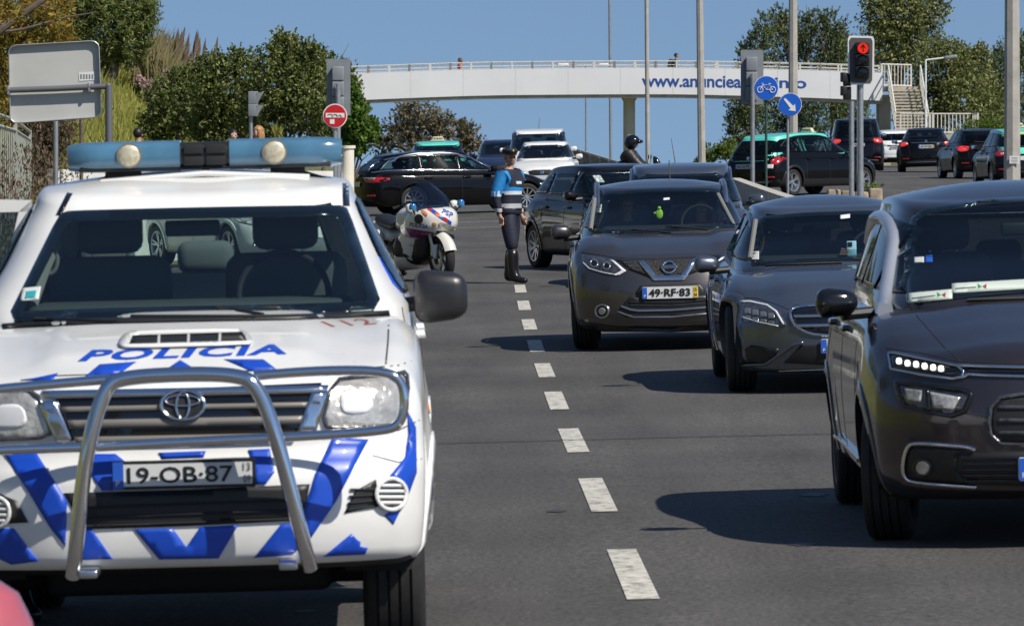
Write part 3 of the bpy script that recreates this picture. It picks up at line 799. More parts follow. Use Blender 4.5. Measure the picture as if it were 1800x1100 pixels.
    for px, py in ((150, 1005), (500, 990)):
        q = MB(); q.box(c.local(px+8, py, -.02), (.07, .25, .03), bev=.008); q.build('bar_bracket', M_['alu'], bar)
    # roof gutter strips, hood vent, writing
    sc = c.patch('hood_scoop', W, [(205, 607), (214, 588), (236, 579), (415, 575), (437, 584), (446, 600), (436, 606), (222, 612)], off=.035, thick=.05, sm=1, hole=[(227, 604), (233, 589), (425, 583), (434, 598)])
    sb = c.patch('scoop_vent', K, [(225, 605), (231, 588), (427, 582), (436, 599)], off=.012, thick=.01, parent=sc)
    for x in (276, 328, 383): c.patch('vent_bar', W, [(x, 603), (x+1, 584), (x+6, 584), (x+5, 603)], off=.03, thick=.015, parent=sc)
    c.text('hood_lettering', B, 'POLÍCIA', [(136, 635), (504, 622), (492, 600), (148, 610)], bold=.035, shear=.25, spacing=1.1)
    c.text('number_lettering', mat('faded_red', (.25, .05, .04), .6), '112', [(584, 574), (664, 569), (642, 560), (562, 565)], bold=.01, spacing=1.2)
    for pts in ([(98, 378), (108, 378), (128, 340), (118, 338)], [(603, 362), (615, 362), (613, 322), (602, 322)]): c.patch('roof_gutter', M_['gloss'], pts, off=.006, thick=.005)
    c.patch('door_frame_stripe', B, strip([(1.74, 1.40), (1.88, 1.48), (2.04, 1.57), (2.2, 1.65), (2.36, 1.71), (2.7, 1.73)], .045), 'right', off=.006, thick=.004, res=.03)
    c.seam([(678, 640), (682, 600), (684, 552)], 'px', 3); c.seam([(684, 552), (500, 561), (340, 564), (170, 568), (0, 576)], 'px', 2.4)
    c.seam([(720, 760), (590, 762)], 'px', 2) if False else None
    # indicator, cladding, mirrors, wipers
    c.patch('side_indicator', M_['amber'], rrect(1.10, .93, 1.2, .97, .015), 'right', off=.01)
    for y in (1.55, 2.49, 3.35): c.patch('panel_gap', M_['dark'], strip([(y, .5), (y, 1.33)], .008), 'right', off=.002, thick=.003)
    c.handles((2.3, 3.15), 1.2, W)
    for sx in (-1, 1):
        q = MB(); q.box((0, 0, 0), (.205, .13, .20), bev=.055)
        for v in q.v: v.z *= (1.0-.12*(v.x*sx/.1)); v.x *= 1.04
        q.v = [v+Vector((sx*.985, 1.72, 1.365)) for v in q.v]
        mm = q.build('side_mirror', M_['black'] if False else mat('mirror_shell', (.018, .018, .02), .38, coat=.25), c.root)
        MB().tube([(sx*.78, 1.76, 1.33), (sx*.93, 1.74, 1.34)], .03, 8).build('mirror_arm', M_['black'], mm)
        q = MB(); q.box((sx*.985, 1.80, 1.365), (.17, .01, .16), bev=.004); q.build('mirror_glass', CR, mm)
    c.wipers([((206, 566), (60, 560)), ((468, 556), (230, 556)), ((462, 553), (380, 540))])
    c.interior('seatg', 'dashg')
    c.seam([(36, 668), (100, 660), (330, 652), (585, 651), (700, 642), (724, 634)], 'px', 2.2); c.seam([(-60, 800), (90, 782), (330, 782), (560, 764), (700, 756), (738, 738)], 'px', 2.2); c.seam([(655, 800), (700, 812), (742, 806)], 'px', 1.8)
    for pts in ([(112, 394), (78, 470), (54, 538)],):
        v = [c.local(a, b, 2.22-(b-390)*.0035) for a, b in pts]; MB().tube(v, .028, 8).build('pillar_trim', M_['liner'], c.root)
    n = 20; cpt = c.local(86, 455, 2.0)
    MB().tube([cpt+Vector((.028*math.cos(2*math.pi*k/n)*1.2, .0, .06*math.sin(2*math.pi*k/n))) for k in range(n)], .009, 8, closed=True).build('grab_handle', M_['liner'], c.root)
    st = c.patch('permit_sticker', M_['plate'], [(40, 506), (72, 503), (68, 526), (36, 529)], off=.013, thick=.001)
    c.patch('sticker_print', mat('sticker_teal', (.03, .32, .35), .4), [(46, 512), (64, 510), (62, 523), (43, 525)], off=.015, thick=.001, parent=st)
    # roof light bar
    lb = empty('light_bar'); lb.parent = c.root
    yb = 2.42; a = c.local(121, 278, yb); b = c.local(601, 267, yb); zc = (a.z+b.z)/2; x0, x1 = a.x, b.x; cxb = (x0+x1)/2
    gb = mat('beacon_blue', (.065, .17, .27), .22, coat=1., noise=.25, nscale=5)
    def dome(u0, u1, nm, m, k=.105, kz=.062, round_=0, rs=1):
        q = MB(); nn = 10; N = 20; vs = []
        for i in range(nn+1):
            t = i/nn; x = u0+(u1-u0)*t; f = 1
            if round_: tt = t if rs > 0 else 1-t; f = math.sqrt(max(0.02, 1-max(0, (tt-.72)/.28)**2.2)) 
            for k_ in range(N):
                an = 2*math.pi*k_/N; cc, sn = math.cos(an), math.sin(an)
                vs.append((x, yb+k*(.55+.45*f)*math.copysign(abs(cc)**.7, cc), zc+kz*(.80+.20*f)*math.copysign(abs(sn)**.6, sn)))
        fs = [(i*N+k_, i*N+(k_+1) % N, (i+1)*N+(k_+1) % N, (i+1)*N+k_) for i in range(nn) for k_ in range(N)]
        fs += [tuple(range(N)), tuple(nn*N+k_ for k_ in range(N))[::-1]]
        q.add(vs, fs, 0, True); return q.build(nm, m, lb)
    w0 = x1-x0
    dome(x0, cxb-.10, 'beacon_lens', gb, round_=1, rs=-1); dome(cxb+.10, x1, 'beacon_lens', gb, round_=1)
    cb = dome(cxb-.10, cxb+.10, 'speaker_housing', K, .10, .054)
    for i in range(2):
        for j in range(2):
            q = MB(); q.box((cxb-.045+.09*i, yb-.104, zc+.024-.048*j), (.08, .01, .038), bev=.004); q.build('speaker_grid', M_['dark'], cb)
    for xx in (x0+w0*.225, x1-w0*.245):
        q = MB(); q.lathe([(0, -.014), (.034, -.012), (.047, -.003), (.049, .0)], 28, 'y', (xx, yb-.106, zc+.004)); al = q.build('alley_lamp', mat('alley_lens', (.55, .50, .36), .35, .2, coat=1., noise=.25, nscale=50), lb)
        q = MB(); q.tube([(xx+.049*math.cos(2*math.pi*k/24), yb-.110, zc+.004+.049*math.sin(2*math.pi*k/24)) for k in range(24)], .003, 6, closed=True); q.build('lamp_rim', M_['liner'], al)
    q = MB(); q.box((cxb, yb, zc-.052), (w0*.92, .18, .014), bev=.004)
    for sx in (-1, 1):
        q.box((cxb+sx*w0*.30, yb, zc-.075), (.14, .10, .05), bev=.01); q.tube([(cxb+sx*w0*.32, yb, zc-.07), (cxb+sx*w0*.47, yb, zc-.125)], .013, 6)
    q.box((cxb, yb, zc-.075), (.03, .05, .05))
    q.build('mounting_rail', K, lb)
    MB().tube([(cxb-w0*.38, yb-.1, zc-.1), (cxb, yb-.12, zc-.075), (cxb+w0*.38, yb-.1, zc-.1)], .012, 8).build('roof_bar', W, lb)
    # open rear door beside the cab
    d = MB(); y = 2.5
    A = [c.local(56, 352, y), c.local(54, 372, y), c.local(-40, 374, y), c.local(-40, 350, y)]
    B2 = [c.local(56, 352, y), c.local(2, 560, y), c.local(-10, 560, y), c.local(33, 372, y)]
    for q4 in (A, B2):
        d.add([v for v in q4]+[v+Vector((0, .05, 0)) for v in q4], [(0, 1, 2, 3), (7, 6, 5, 4), (0, 4, 5, 1), (1, 5, 6, 2), (2, 6, 7, 3), (3, 7, 4, 0)])
    LL = c.local(-200, 560, y); d.box((LL.x+.25, y+.03, .95), (.62, .05, .78), bev=.02)
    dr = d.build('open_door', W, c.root)
    q = MB(); q.plate([(c.local(33, 372, y).x, c.local(33, 372, y).z), (c.local(-40, 374, y).x, c.local(-40, 374, y).z), (c.local(-60, 560, y).x, c.local(-60, 560, y).z), (c.local(-8, 560, y).x, c.local(-8, 560, y).z)], 'y', .004, (0, y+.03, 0)); q.build('door_window', M_['sglass'], dr)
    q = MB(); q.box((0, 1.5, .37), (1.1, 1.5, .16), bev=.05); q.box((0, 3.0, .42), (1.2, 3.2, .2), bev=.05)
    q.tube([(-.7, .92, .36), (.7, .92, .36)], .05); q.tube([(-.7, 3.98, .38), (.7, 3.98, .38)], .06); q.ball((.15, 3.98, .36), .14, 8)
    q.build('undercarriage', M_['dark'], c.root)
    c.finish(); c.wheels('steel', ws=.9)
    return c

# ------------------------------------------------------------------ grey crossover (front)
def build_crossover():
    def hood(u, y): return .03*(ss(.46, .62, u)-ss(.80, 1., u)*.6)*ss(.1, .5, y)*(1-ss(1.1, 1.5, y))
    S = spec(4.38, .900, .345, (.93, 3.576), top=[(0, .87), (.2, .915), (.6, 1.0), (1.12, 1.075), (1.5, 1.09), (3.9, 1.12), (4.38, 1.05)],
             bot=[(0, .20), (.3, .19), (4.1, .20), (4.38, .30)], roof=[(1.7, 1.45), (2.1, 1.515), (2.7, 1.53), (3.5, 1.50), (4.1, 1.43)],
             wb=.79, wt=.60, yf0=1.10, yf1=2.05, yr0=4.22, yr1=3.85, nose=[(.2, .06), (.35, 0), (.52, 0), (.7, .045), (.88, .13)], pf=(.36, 3.0), hood=hood, crown=.055, step=.04, n=120, e=5.5)
    c = Car('parked_car', 'dark grey crossover with a large V shaped chrome grille and yellow-edged number plate', 'car', S, 1.47, 52.9, -.3, PB['grey'], 'cars waiting in the lane')
    K, CR = M_['gloss'], M_['chrome']
    c.window('windscreen', [(1036, 409), (1049, 342), (1056, 337), (1165, 330), (1262, 331), (1272, 336), (1298, 400), (1240, 402), (1165, 408), (1100, 411)], 'px', fr=.035)
    c.window('rear_window', [(-.60, 1.16), (-.52, 1.42), (.52, 1.42), (.60, 1.16)], 'rear', M_['pglass'])
    c.side_windows((2.25, 3.2), gm=M_['sglass'], gm_rear=M_['pglass'])
    g = c.patch('grille', K, [(1078, 455), (1117, 457), (1170, 455), (1236, 451), (1268, 446), (1270, 462), (1246, 471), (1210, 483), (1146, 490), (1105, 474)], off=.004)
    c.patch('grille_mesh', mat('grille_mesh', (.02, .02, .021), .4, bump=1., bscale=90), [(1090, 459), (1260, 452), (1240, 470), (1208, 480), (1148, 486), (1110, 474)], off=.006, thick=.004, parent=g)
    c.patch('grille_chevron', CR, [(1121, 458.5), (1131.5, 457.2), (1154, 483.5), (1198, 482.6), (1218, 453.5), (1229, 452.7), (1205, 490), (1201, 491.5), (1151, 492.5), (1147, 491)], off=.016, thick=.012)
    e = c.patch('emblem', K, circ(1175.8, 469, 13.5, 12.5), off=.014, thick=.01)
    c.patch('emblem_ring', CR, circ(1175.8, 469, 13, 12), off=.022, thick=.01, hole=circ(1175.8, 469, 9.6, 8.8), parent=e)
    c.patch('emblem_bar', CR, [(1161.5, 466.3), (1190.5, 465), (1190.5, 471.4), (1161.5, 472.7)], off=.026, thick=.01, parent=e)
    c.text('emblem_lettering', M_['ink'], 'NISSAN', [(1163, 471.6), (1189, 470.4), (1189, 466.6), (1163, 467.8)], off=.029, bold=.03, parent=e)
    hp = [(1021.5, 447), (1048, 451), (1074, 455.5), (1101, 476), (1088, 484.5), (1056, 480), (1033, 472), (1024, 460)]
    h = c.patch('headlight', M_['lampdark'], hp, off=.005, mirror=True)
    c.patch('lamp_strip', M_['drl'], [(1071, 455.5), (1079, 457.5), (1101, 476), (1088, 484), (1079, 482.5), (1092, 475.5)], off=.010, thick=.004, mirror=True, parent=h)
    for cx, cy, r in ((1044, 462.5, 7.5), (1066, 467, 7)):
        c.lamp_disc(cx, cy, r, (M_['alloy'], K), nm='lamp_projector', mirror=True, par=h, off=.012, ring=.3)
    c.patch('lamp_edge', M_['drl'], strip([(1024, 461), (1036, 472), (1060, 479), (1084, 483)], 1.6), off=.012, thick=.003, mirror=True, parent=h)
    c.patch('plate_recess', M_['black'], [(1117, 514), (1125, 502), (1230, 498), (1240, 510), (1238, 524), (1120, 530)], off=.002)
    c.patch('lower_intake', M_['black'], [(1108, 520), (1128, 525), (1240, 519), (1262, 545), (1240, 553), (1100, 558), (1085, 546)], off=.004)
    c.patch('intake_chrome', CR, strip([(1092, 538), (1108, 544), (1123, 546), (1180, 545), (1243, 540), (1252, 534)], 3.2), off=.014, thick=.01)
    c.patch('intake_chrome', M_['alu'], strip([(1085, 547), (1100, 553), (1113, 557), (1180, 557), (1245, 551), (1258, 543)], 2.4), off=.012, thick=.01)
    for yy in (529, 535, 551): c.patch('intake_bar', M_['dark'], strip([(1105, yy+2), (1180, yy+3), (1245, yy-2)], 2), off=.009, thick=.006)
    c.lamp_disc(1058, 547, 13, (M_['alu'], M_['gloss']), mirror=True, ring=.22)
    c.patch('fog_lens', M_['clear'], circ(1058, 547, 6), off=.014, thick=.01, mirror=True)
    c.patch('lower_cladding', M_['black'], [(1012, 556), (1030, 566), (1085, 574), (1180, 576), (1250, 570), (1300, 562), (1330, 545), (1331, 560), (1300, 578), (1180, 584), (1060, 583), (1015, 574)], off=.006)
    c.seam([(1022, 444), (1050, 447.5), (1078, 452), (1120, 454.5), (1170, 453.5), (1230, 449.5), (1270, 444)], 'px', 1.4)
    lp = c.local(1178, 514, -.02); c.plate(lp.x, lp.z, 'front', '49·RF·83')
    c.mirrors(1.55, 1.10, .20, .15); c.wipers([((1180, 409), (1110, 403)), ((1245, 403), (1170, 397))])
    c.rails(M_['alu'], .615, 1.92, 3.9, .06, .024)
    for y in (1.55, 2.3, 3.3): c.seam([(y, .3), (y, 1.06)], 'left'); c.seam([(y, .3), (y, 1.06)], 'right')
    c.handles((2.1, 3.1), .96)
    c.interior()
    for pts in ([(1045, 350), (1038, 404)], [(1262, 342), (1290, 396)]):
        v = [c.local(a, b, 1.95-(b-345)*.010) for a, b in pts]; MB().tube(v, .022, 8).build('pillar_trim', M_['liner'], c.root)
    c.patch('permit_sticker', M_['plate'], [(1042, 364), (1058, 358), (1056, 373), (1041, 377)], off=.013, thick=.001)
    c.patch('permit_sticker', M_['drl'], [(1166, 348), (1177, 347), (1177, 351), (1166, 352)], off=.013, thick=.001)
    q = MB(); pt = c.local(1159, 376, 1.75)
    q.ball(pt, (.035, .012, .05), 8); q.ball(pt+Vector((0, 0, .055)), .018, 8); q.box(pt+Vector((-.03, 0, .01)), (.05, .01, .02), bev=.004)
    q.build('hanging_charm', mat('charm_green', (.45, .75, .02), .5), c.root)
    for b_, x, y in ((0, .45, 4.15),):
        MB().tube([(x*0+.12, 3.7, 1.52), (.12, 3.8, 1.75)], .006, 6).build('antenna', M_['black'], c.root)
    c.finish(); c.wheels('dark5', R(-6))
    return c

# ------------------------------------------------------------------ dark estate car (front, crease in bonnet)
def build_sedan():
    def hood(u, y): return .028*(1-ss(.50, .72, u))*(1-ss(1.2, 1.6, y))*ss(.0, .3, y)+.012*ss(.8, .95, u)*(1-ss(1.2, 1.6, y))
    S = spec(4.69, .905, .335, (.80, 3.64), top=[(0, .665), (.15, .71), (.5, .82), (1.3, .93), (1.7, .95), (4.0, 1.0), (4.69, .95)],
             bot=[(0, .15), (.3, .17), (4.3, .19), (4.69, .3)], roof=[(1.9, 1.32), (2.3, 1.40), (2.9, 1.425), (3.8, 1.38), (4.4, 1.30)],
             wb=.77, wt=.56, yf0=1.32, yf1=2.3, yr0=4.55, yr1=4.1, nose=[(.15, .05), (.3, 0), (.5, 0), (.6, .02), (.75, .12)], pf=(.52, 2.8), hood=hood, crown=.07, step=.04, n=120, e=5, yb=1.2)
    c = Car('parked_car', 'dark blue-grey estate car with a slatted oval grille and phone held behind its windscreen', 'car', S, 2.555, 43.3, .15, PB['dgrey'], 'cars waiting in the lane')
    K, CR = M_['gloss'], M_['chrome']
    c.window('windscreen', [(1312, 468), (1329, 388), (1337, 380), (1420, 373), (1530, 370), (1600, 371), (1660, 378), (1690, 450), (1600, 456), (1500, 458), (1400, 462)], 'px', fr=.03)
    c.window('rear_window', [(-.55, 1.05), (-.48, 1.27), (.48, 1.27), (.55, 1.05)], 'rear', M_['pglass'])
    c.side_windows((2.5, 3.4), gm=M_['sglass'], gm_rear=M_['sglass'])
    def mx(pts, ctr=1503, tilt=-.025): return [(2*ctr-x, y+(2*(ctr-x))*tilt*.0) for x, y in pts]
    gp = [(1389, 551), (1396, 540), (1452, 536), (1554, 536), (1610, 538), (1617, 549), (1608, 571), (1584, 583), (1503, 589), (1458, 588), (1424, 585), (1399, 572)]
    g = c.patch('grille', K, gp, off=.004)
    c.patch('grille_frame', CR, inset(chaikin(gp, 1), -2), off=.014, thick=.012, hole=inset(chaikin(gp, 1), .4), parent=g)
    for yy in (554, 571): c.patch('grille_bar', CR, [(1394, yy-1), (1503, yy-3), (1612, yy-1), (1610, yy+3), (1503, yy+2), (1397, yy+4)], off=.016, thick=.01, parent=g)
    e = c.patch('emblem', K, circ(1503, 562, 19, 18), off=.02)
    c.patch('emblem_ring', CR, circ(1503, 562, 19, 18), off=.028, thick=.01, hole=circ(1503, 562, 16, 15), parent=e)
    for a in (90, 210, 330): c.patch('emblem_spoke', CR, [(1503+3*math.cos(R(a+90)), 562-3*math.sin(R(a+90))), (1503+16*math.cos(R(a)), 562-15*math.sin(R(a))), (1503+3*math.cos(R(a-90)), 562-3*math.sin(R(a-90)))], off=.026, thick=.01, parent=e)
    hp = [(1298, 528), (1303, 526), (1320, 527), (1351, 534), (1369, 545), (1383, 572), (1372, 576), (1334, 569), (1306, 559), (1299, 545)]
    h = c.patch('headlight', M_['lampdark'], hp, off=.005, mirror=True)
    c.patch('lamp_strip', M_['drl'], strip([(1301, 530), (1318, 529.5), (1348, 536), (1364, 547), (1377, 570)], 4), off=.010, thick=.004, mirror=True, parent=h)
    for i in range(4):
        for j in range(2):
            x = 1308+i*14; y = 541+j*14+i*3
            c.patch('lamp_cell', M_['cell'], rrect(x, y, x+11, y+10, 2), off=.009, thick=.003, mirror=True, parent=h)
    c.patch('lamp_edge', M_['drl'], strip([(1304, 557), (1334, 566), (1368, 573)], 1.8), off=.012, thick=.003, mirror=True, parent=h)
    c.patch('side_intake', M_['black'], [(1303, 640), (1305, 616), (1320, 606), (1369, 613), (1364, 624), (1348, 641)], off=.004, mirror=True)
    c.patch('intake_blade', c.paint, strip([(1300, 643), (1345, 641), (1372, 622), (1392, 607), (1412, 602)], 5), off=.02, thick=.02, mirror=True)
    c.patch('centre_intake', M_['black'], [(1377, 638), (1407, 607), (1451, 604), (1555, 604), (1599, 607), (1629, 638), (1555, 642), (1451, 642)], off=.004)
    c.patch('intake_chrome', CR, strip([(1369, 653), (1410, 651), (1503, 648), (1600, 651), (1637, 653)], 2.2), off=.010, thick=.01)
    c.seam([(1300, 523), (1330, 524), (1366, 535), (1386, 544), (1396, 536), (1503, 531), (1610, 534)], 'px', 1.4)
    for y in (1.35, 2.45, 3.35): c.seam([(y, .3), (y, .92)], 'left'); c.seam([(y, .3), (y, .92)], 'right')
    lp = c.local(1503, 607, -.02); c.plate(lp.x, lp.z, 'front', '23·VF·61')
    c.mirrors(1.75, .97, .20, .14); c.wipers([((1480, 461), (1345, 466)), ((1620, 457), (1500, 455))])
    c.rails(M_['alu'], .60, 2.3, 4.2, .03, .015); c.handles((2.35, 3.25), .83); c.interior()
    v = [c.local(1328, 388, 2.1), c.local(1318, 455, 1.6)]; MB().tube(v, .02, 8).build('pillar_trim', M_['liner'], c.root)
    c.patch('permit_sticker', M_['plate'], [(1319, 443), (1334, 441), (1334, 456), (1318, 457)], off=.013, thick=.001)
    c.patch('permit_sticker', M_['drl'], [(1477, 378), (1494, 376), (1494, 383), (1477, 385)], off=.013, thick=.001)
    ph = c.local(1497, 437, 1.62); q = MB(); q.box(ph, (.075, .012, .12), bev=.005); pm = q.build('held_phone', mat('phone_blue', (.25, .50, .62), .35), c.root)
    q = MB(); q.box(ph+Vector((-.012, -.009, .035)), (.035, .006, .035), bev=.002); q.build('phone_camera', M_['ink'], pm)
    for k in range(4):
        q = MB(); z = -.045+k*.014; b = ph+Vector((-.06+.004*k, .012, z)); q.tube([b+Vector((-.03, .02, 0)), b, b+Vector((.03, -.018, 0))], [.008, .0075, .006], 8); q.build('finger', mat('skin', (.42, .24, .17), .55), pm)
    c.finish(); c.wheels('dark5', R(0))
    return c

# ------------------------------------------------------------------ dark people carrier (front, stacked lamps)
def build_mpv():
    def hood(u, y): return .02*(1-ss(.35, .75, u))*(1-ss(1.0, 1.4, y))
    S = spec(4.55, .913, .335, (.93, 3.71), top=[(0, .925), (.2, .96), (.6, 1.04), (1.15, 1.13), (1.5, 1.14), (4.1, 1.15), (4.55, 1.05)],
             bot=[(0, .24), (.3, .22), (4.3, .25), (4.55, .35)], roof=[(1.6, 1.50), (2.2, 1.62), (2.9, 1.645), (3.8, 1.62), (4.4, 1.50)],
             wb=.79, wt=.61, yf0=.98, yf1=2.15, yr0=4.4, yr1=4.05, nose=[(.2, .08), (.4, 0), (.6, 0), (.75, .03), (.95, .10)], pf=(.40, 3.0), hood=hood, crown=.07, step=.035, n=140, e=5.5, yb=1.1)
    c = Car('parked_car', 'dark brown-grey people carrier with a lit row of small white lamps and silver roof arch', 'car', S, 2.625, 26.65, .1, PB['brown'], 'cars waiting in the lane')
    K, CR = M_['gloss'], M_['chrome']
    c.window('windscreen', [(1594, 536), (1588, 480), (1594, 404), (1603, 380), (1626, 366), (1720, 350), (1860, 342), (2000, 342), (2120, 352), (2162, 366), (2182, 400), (2176, 526), (2000, 512), (1800, 514), (1690, 524)], 'px', fr=.03)
    c.window('rear_window', [(-.60, 1.22), (-.52, 1.52), (.52, 1.52), (.60, 1.22)], 'rear', M_['pglass'])
    c.side_windows((1.9, 2.75, 3.7), gm=M_['sglass'], gm_rear=M_['pglass'], a0=.22)
    hp = [(1574, 672), (1606, 674), (1639, 678.5), (1700, 687), (1706, 694), (1694, 722), (1672, 730), (1630, 723), (1590, 714), (1580, 694)]
    h = c.patch('headlight', M_['lampdark'], hp, off=.005, mirror=True)
    c.patch('headlight_rim', K, inset(hp, -2.5), off=.011, thick=.01, hole=inset(hp, 3), mirror=True, parent=h)
    c.patch('lamp_reflector', M_['clear'], [(1590, 682), (1622, 686), (1618, 706), (1594, 702)], off=.010, thick=.004, mirror=True, parent=h)
    c.patch('lamp_reflector', M_['clear'], [(1634, 688), (1688, 698), (1676, 720), (1640, 716)], off=.010, thick=.004, mirror=True, parent=h)
    c.patch('lamp_divider', K, [(1624, 682), (1632, 684), (1636, 722), (1627, 720)], off=.014, thick=.004, mirror=True, parent=h)
    lp_ = [(1561, 620), (1571, 620), (1620, 630), (1683, 643), (1692, 652), (1690, 662), (1674, 664), (1620, 657), (1566, 647)]
    l2 = c.patch('lamp_strip', K, lp_, off=.005, mirror=True)
    c.patch('strip_frame', CR, inset(lp_, -1.5), off=.012, thick=.01, hole=inset(lp_, 1.2), mirror=True, parent=l2)
    for x, y in ((1580, 634), (1595, 638), (1610, 640), (1625, 643), (1640, 645.5), (1654, 647.5)):
        c.patch('lit_lamp', M_['led'], rrect(x-4.6, y-5.2, x+4.6, y+5.2, 3.2), off=.012, thick=.006, mirror=True, parent=l2)
    c.patch('nose_chrome', CR, strip([(1684, 641), (1720, 643), (1800, 645), (1888, 646), (1976, 645), (2092, 641)], 5), off=.012, thick=.012)
    c.patch('nose_chrome', CR, strip([(1680, 663), (1694, 662), (1702, 657), (1730, 659), (1800, 661), (1888, 662), (2046, 659), (2074, 657), (2096, 663)], 4.5), off=.012, thick=.012)
    c.patch('nose_band', K, [(1690, 645), (1888, 650), (2086, 645), (2070, 656), (1888, 658), (1705, 656)], off=.004)
    gp = [(1741, 747), (1744, 716), (1760, 700), (1800, 695), (1888, 693), (1976, 695), (2016, 700), (2032, 716), (2035, 747), (2032, 764), (2016, 778), (1888, 782), (1760, 778), (1744, 764)]
    g = c.patch('grille', M_['black'], gp, off=.004)
    c.patch('grille_frame', M_['lampdark'], inset(gp, -3), off=.010, thick=.01, hole=inset(gp, .8), parent=g)
    for yy in (712, 735, 757): c.patch('grille_bar', M_['lampdark'], rrect(1755, yy, 2021, yy+7, 3), off=.012, thick=.01, parent=g)
    cp = [(1714, 791), (1701, 785), (1660, 782), (1607, 778), (1594, 784), (1586, 812), (1587, 838), (1600, 848), (1660, 853), (1716, 857)]
    c.patch('fog_chrome', CR, strip(chaikin_open(cp), 5.5), off=.014, thick=.012, mirror=True)
    c.patch('fog_pocket', M_['black'], [(1602, 784), (1700, 789), (1684, 800), (1680, 828), (1712, 853), (1606, 844), (1592, 830), (1592, 800)], off=.004, mirror=True)
    c.lamp_disc(1621, 822, 17, (K, M_['clear']), mirror=True, off=.010)
    li = c.patch('lower_intake', M_['black'], [(1684, 797), (1800, 793), (1976, 793), (2092, 797), (2097, 829), (2052, 852), (1888, 856), (1724, 852), (1679, 829)], off=.005)
    for yy in (804, 814, 824, 834, 844): c.patch('intake_bar', K, [(1690, yy), (1888, yy-1), (2086, yy), (2086, yy+3), (1888, yy+2), (1690, yy+3)], off=.012, thick=.01, parent=li)
    c.seam([(1596, 536), (1616, 560), (1660, 610), (1690, 636)], 'px', 2); c.seam([(1556, 612), (1620, 620), (1690, 636), (1888, 640)], 'px', 1.6)
    for y in (1.45, 2.55, 3.6): c.seam([(y, .35), (y, 1.1)], 'left'); c.seam([(y, .35), (y, 1.1)], 'right')
    c.patch('sill_chrome', CR, strip([(1.35, .36), (3.3, .38)], .02), 'left', off=.02, thick=.02); c.handles((2.35, 3.4), .98)
    lp = c.local(1888, 822, -.02); c.plate(lp.x, lp.z, 'front', '57·UX·92')
    c.mirrors(1.32, 1.14, .21, .15, m=K); c.wipers([((1700, 527), (1860, 522))])
    # silver arch from the screen foot over the roof edge
    for sx in (-1, 1):
        pts = []
        for k in range(26):
            t = k/25; y = 1.12+t*(3.9-1.12); 
            zt = curve(S['gh']['roof']); tt = min(1, (y-1.12)/(2.05-1.12)); x = sx*(.775-(.775-.655)*tt**1.4)
            h_ = c.bvh.ray_cast(Vector((x, y, 5)), Vector((0, 0, -1))); z = (h_[0].z if h_[0] else zt(y)); pts.append((x, y, z+.012))
        MB().tube(pts, .040, 12).build('roof_arch', mat('arch_silver', (.55, .58, .64), .35, .6, coat=.6), c.root)
    c.interior()
    for (x0, y0, x1, y1, hh) in ((1597, 532, 1674, 525, 17), (1673, 515, 1830, 506, 17)):
        pz = [c.local(x0, y0, 1.0), c.local(x1, y1, 1.0), c.local(x1, y1-hh, 1.04), c.local(x0, y0-hh, 1.04)]
        cd = c.patch('display_card', mat('card_white', (.55, .62, .55), .5), [(x0, y0), (x1, y1), (x1, y1-hh), (x0, y0-hh)], off=.013, thick=.001)
        m = (x0+(x1-x0)*.70 if hh else 0); yy = y0+(y1-y0)*.7-hh/2
        mm = x0+(x1-x0)*(.75 if x1 < 1700 else .34); ym = y0+(y1-y0)*(.75 if x1 < 1700 else .34)-hh/2
        for q_, m_ in ((-5, M_['amber']), (5, M_['red'])): c.patch('card_mark', m_ if q_ > 0 else mat('mark_green', (.03, .25, .08), .5), [(mm, ym), (mm+q_*1.6, ym-5), (mm+q_*1.4, ym+4)], off=.015, thick=.001, parent=cd)
        c.patch('card_line', M_['lampdark'], strip([(x0+6, y0-hh*.45), (mm-10, ym+1)], 2), off=.015, thick=.001, parent=cd)
    st = c.patch('permit_sticker', M_['plate'], [(1607, 452), (1624, 451), (1624, 461), (1607, 462)], off=.013, thick=.001)
    c.patch('permit_sticker', M_['eu'], [(1627, 449), (1639, 448), (1639, 460), (1627, 461)], off=.013, thick=.001)
    c.finish(); c.wheels('dark5', R(-10))
    return c
def chaikin_open(p, it=2):
    for _ in range(it):
        q = [p[0]]
        for i in range(len(p)-1): a, b = p[i], p[i+1]; q += [(a[0]*.75+b[0]*.25, a[1]*.75+b[1]*.25), (a[0]*.25+b[0]*.75, a[1]*.25+b[1]*.75)]
        p = q+[p[-1]]
    return p
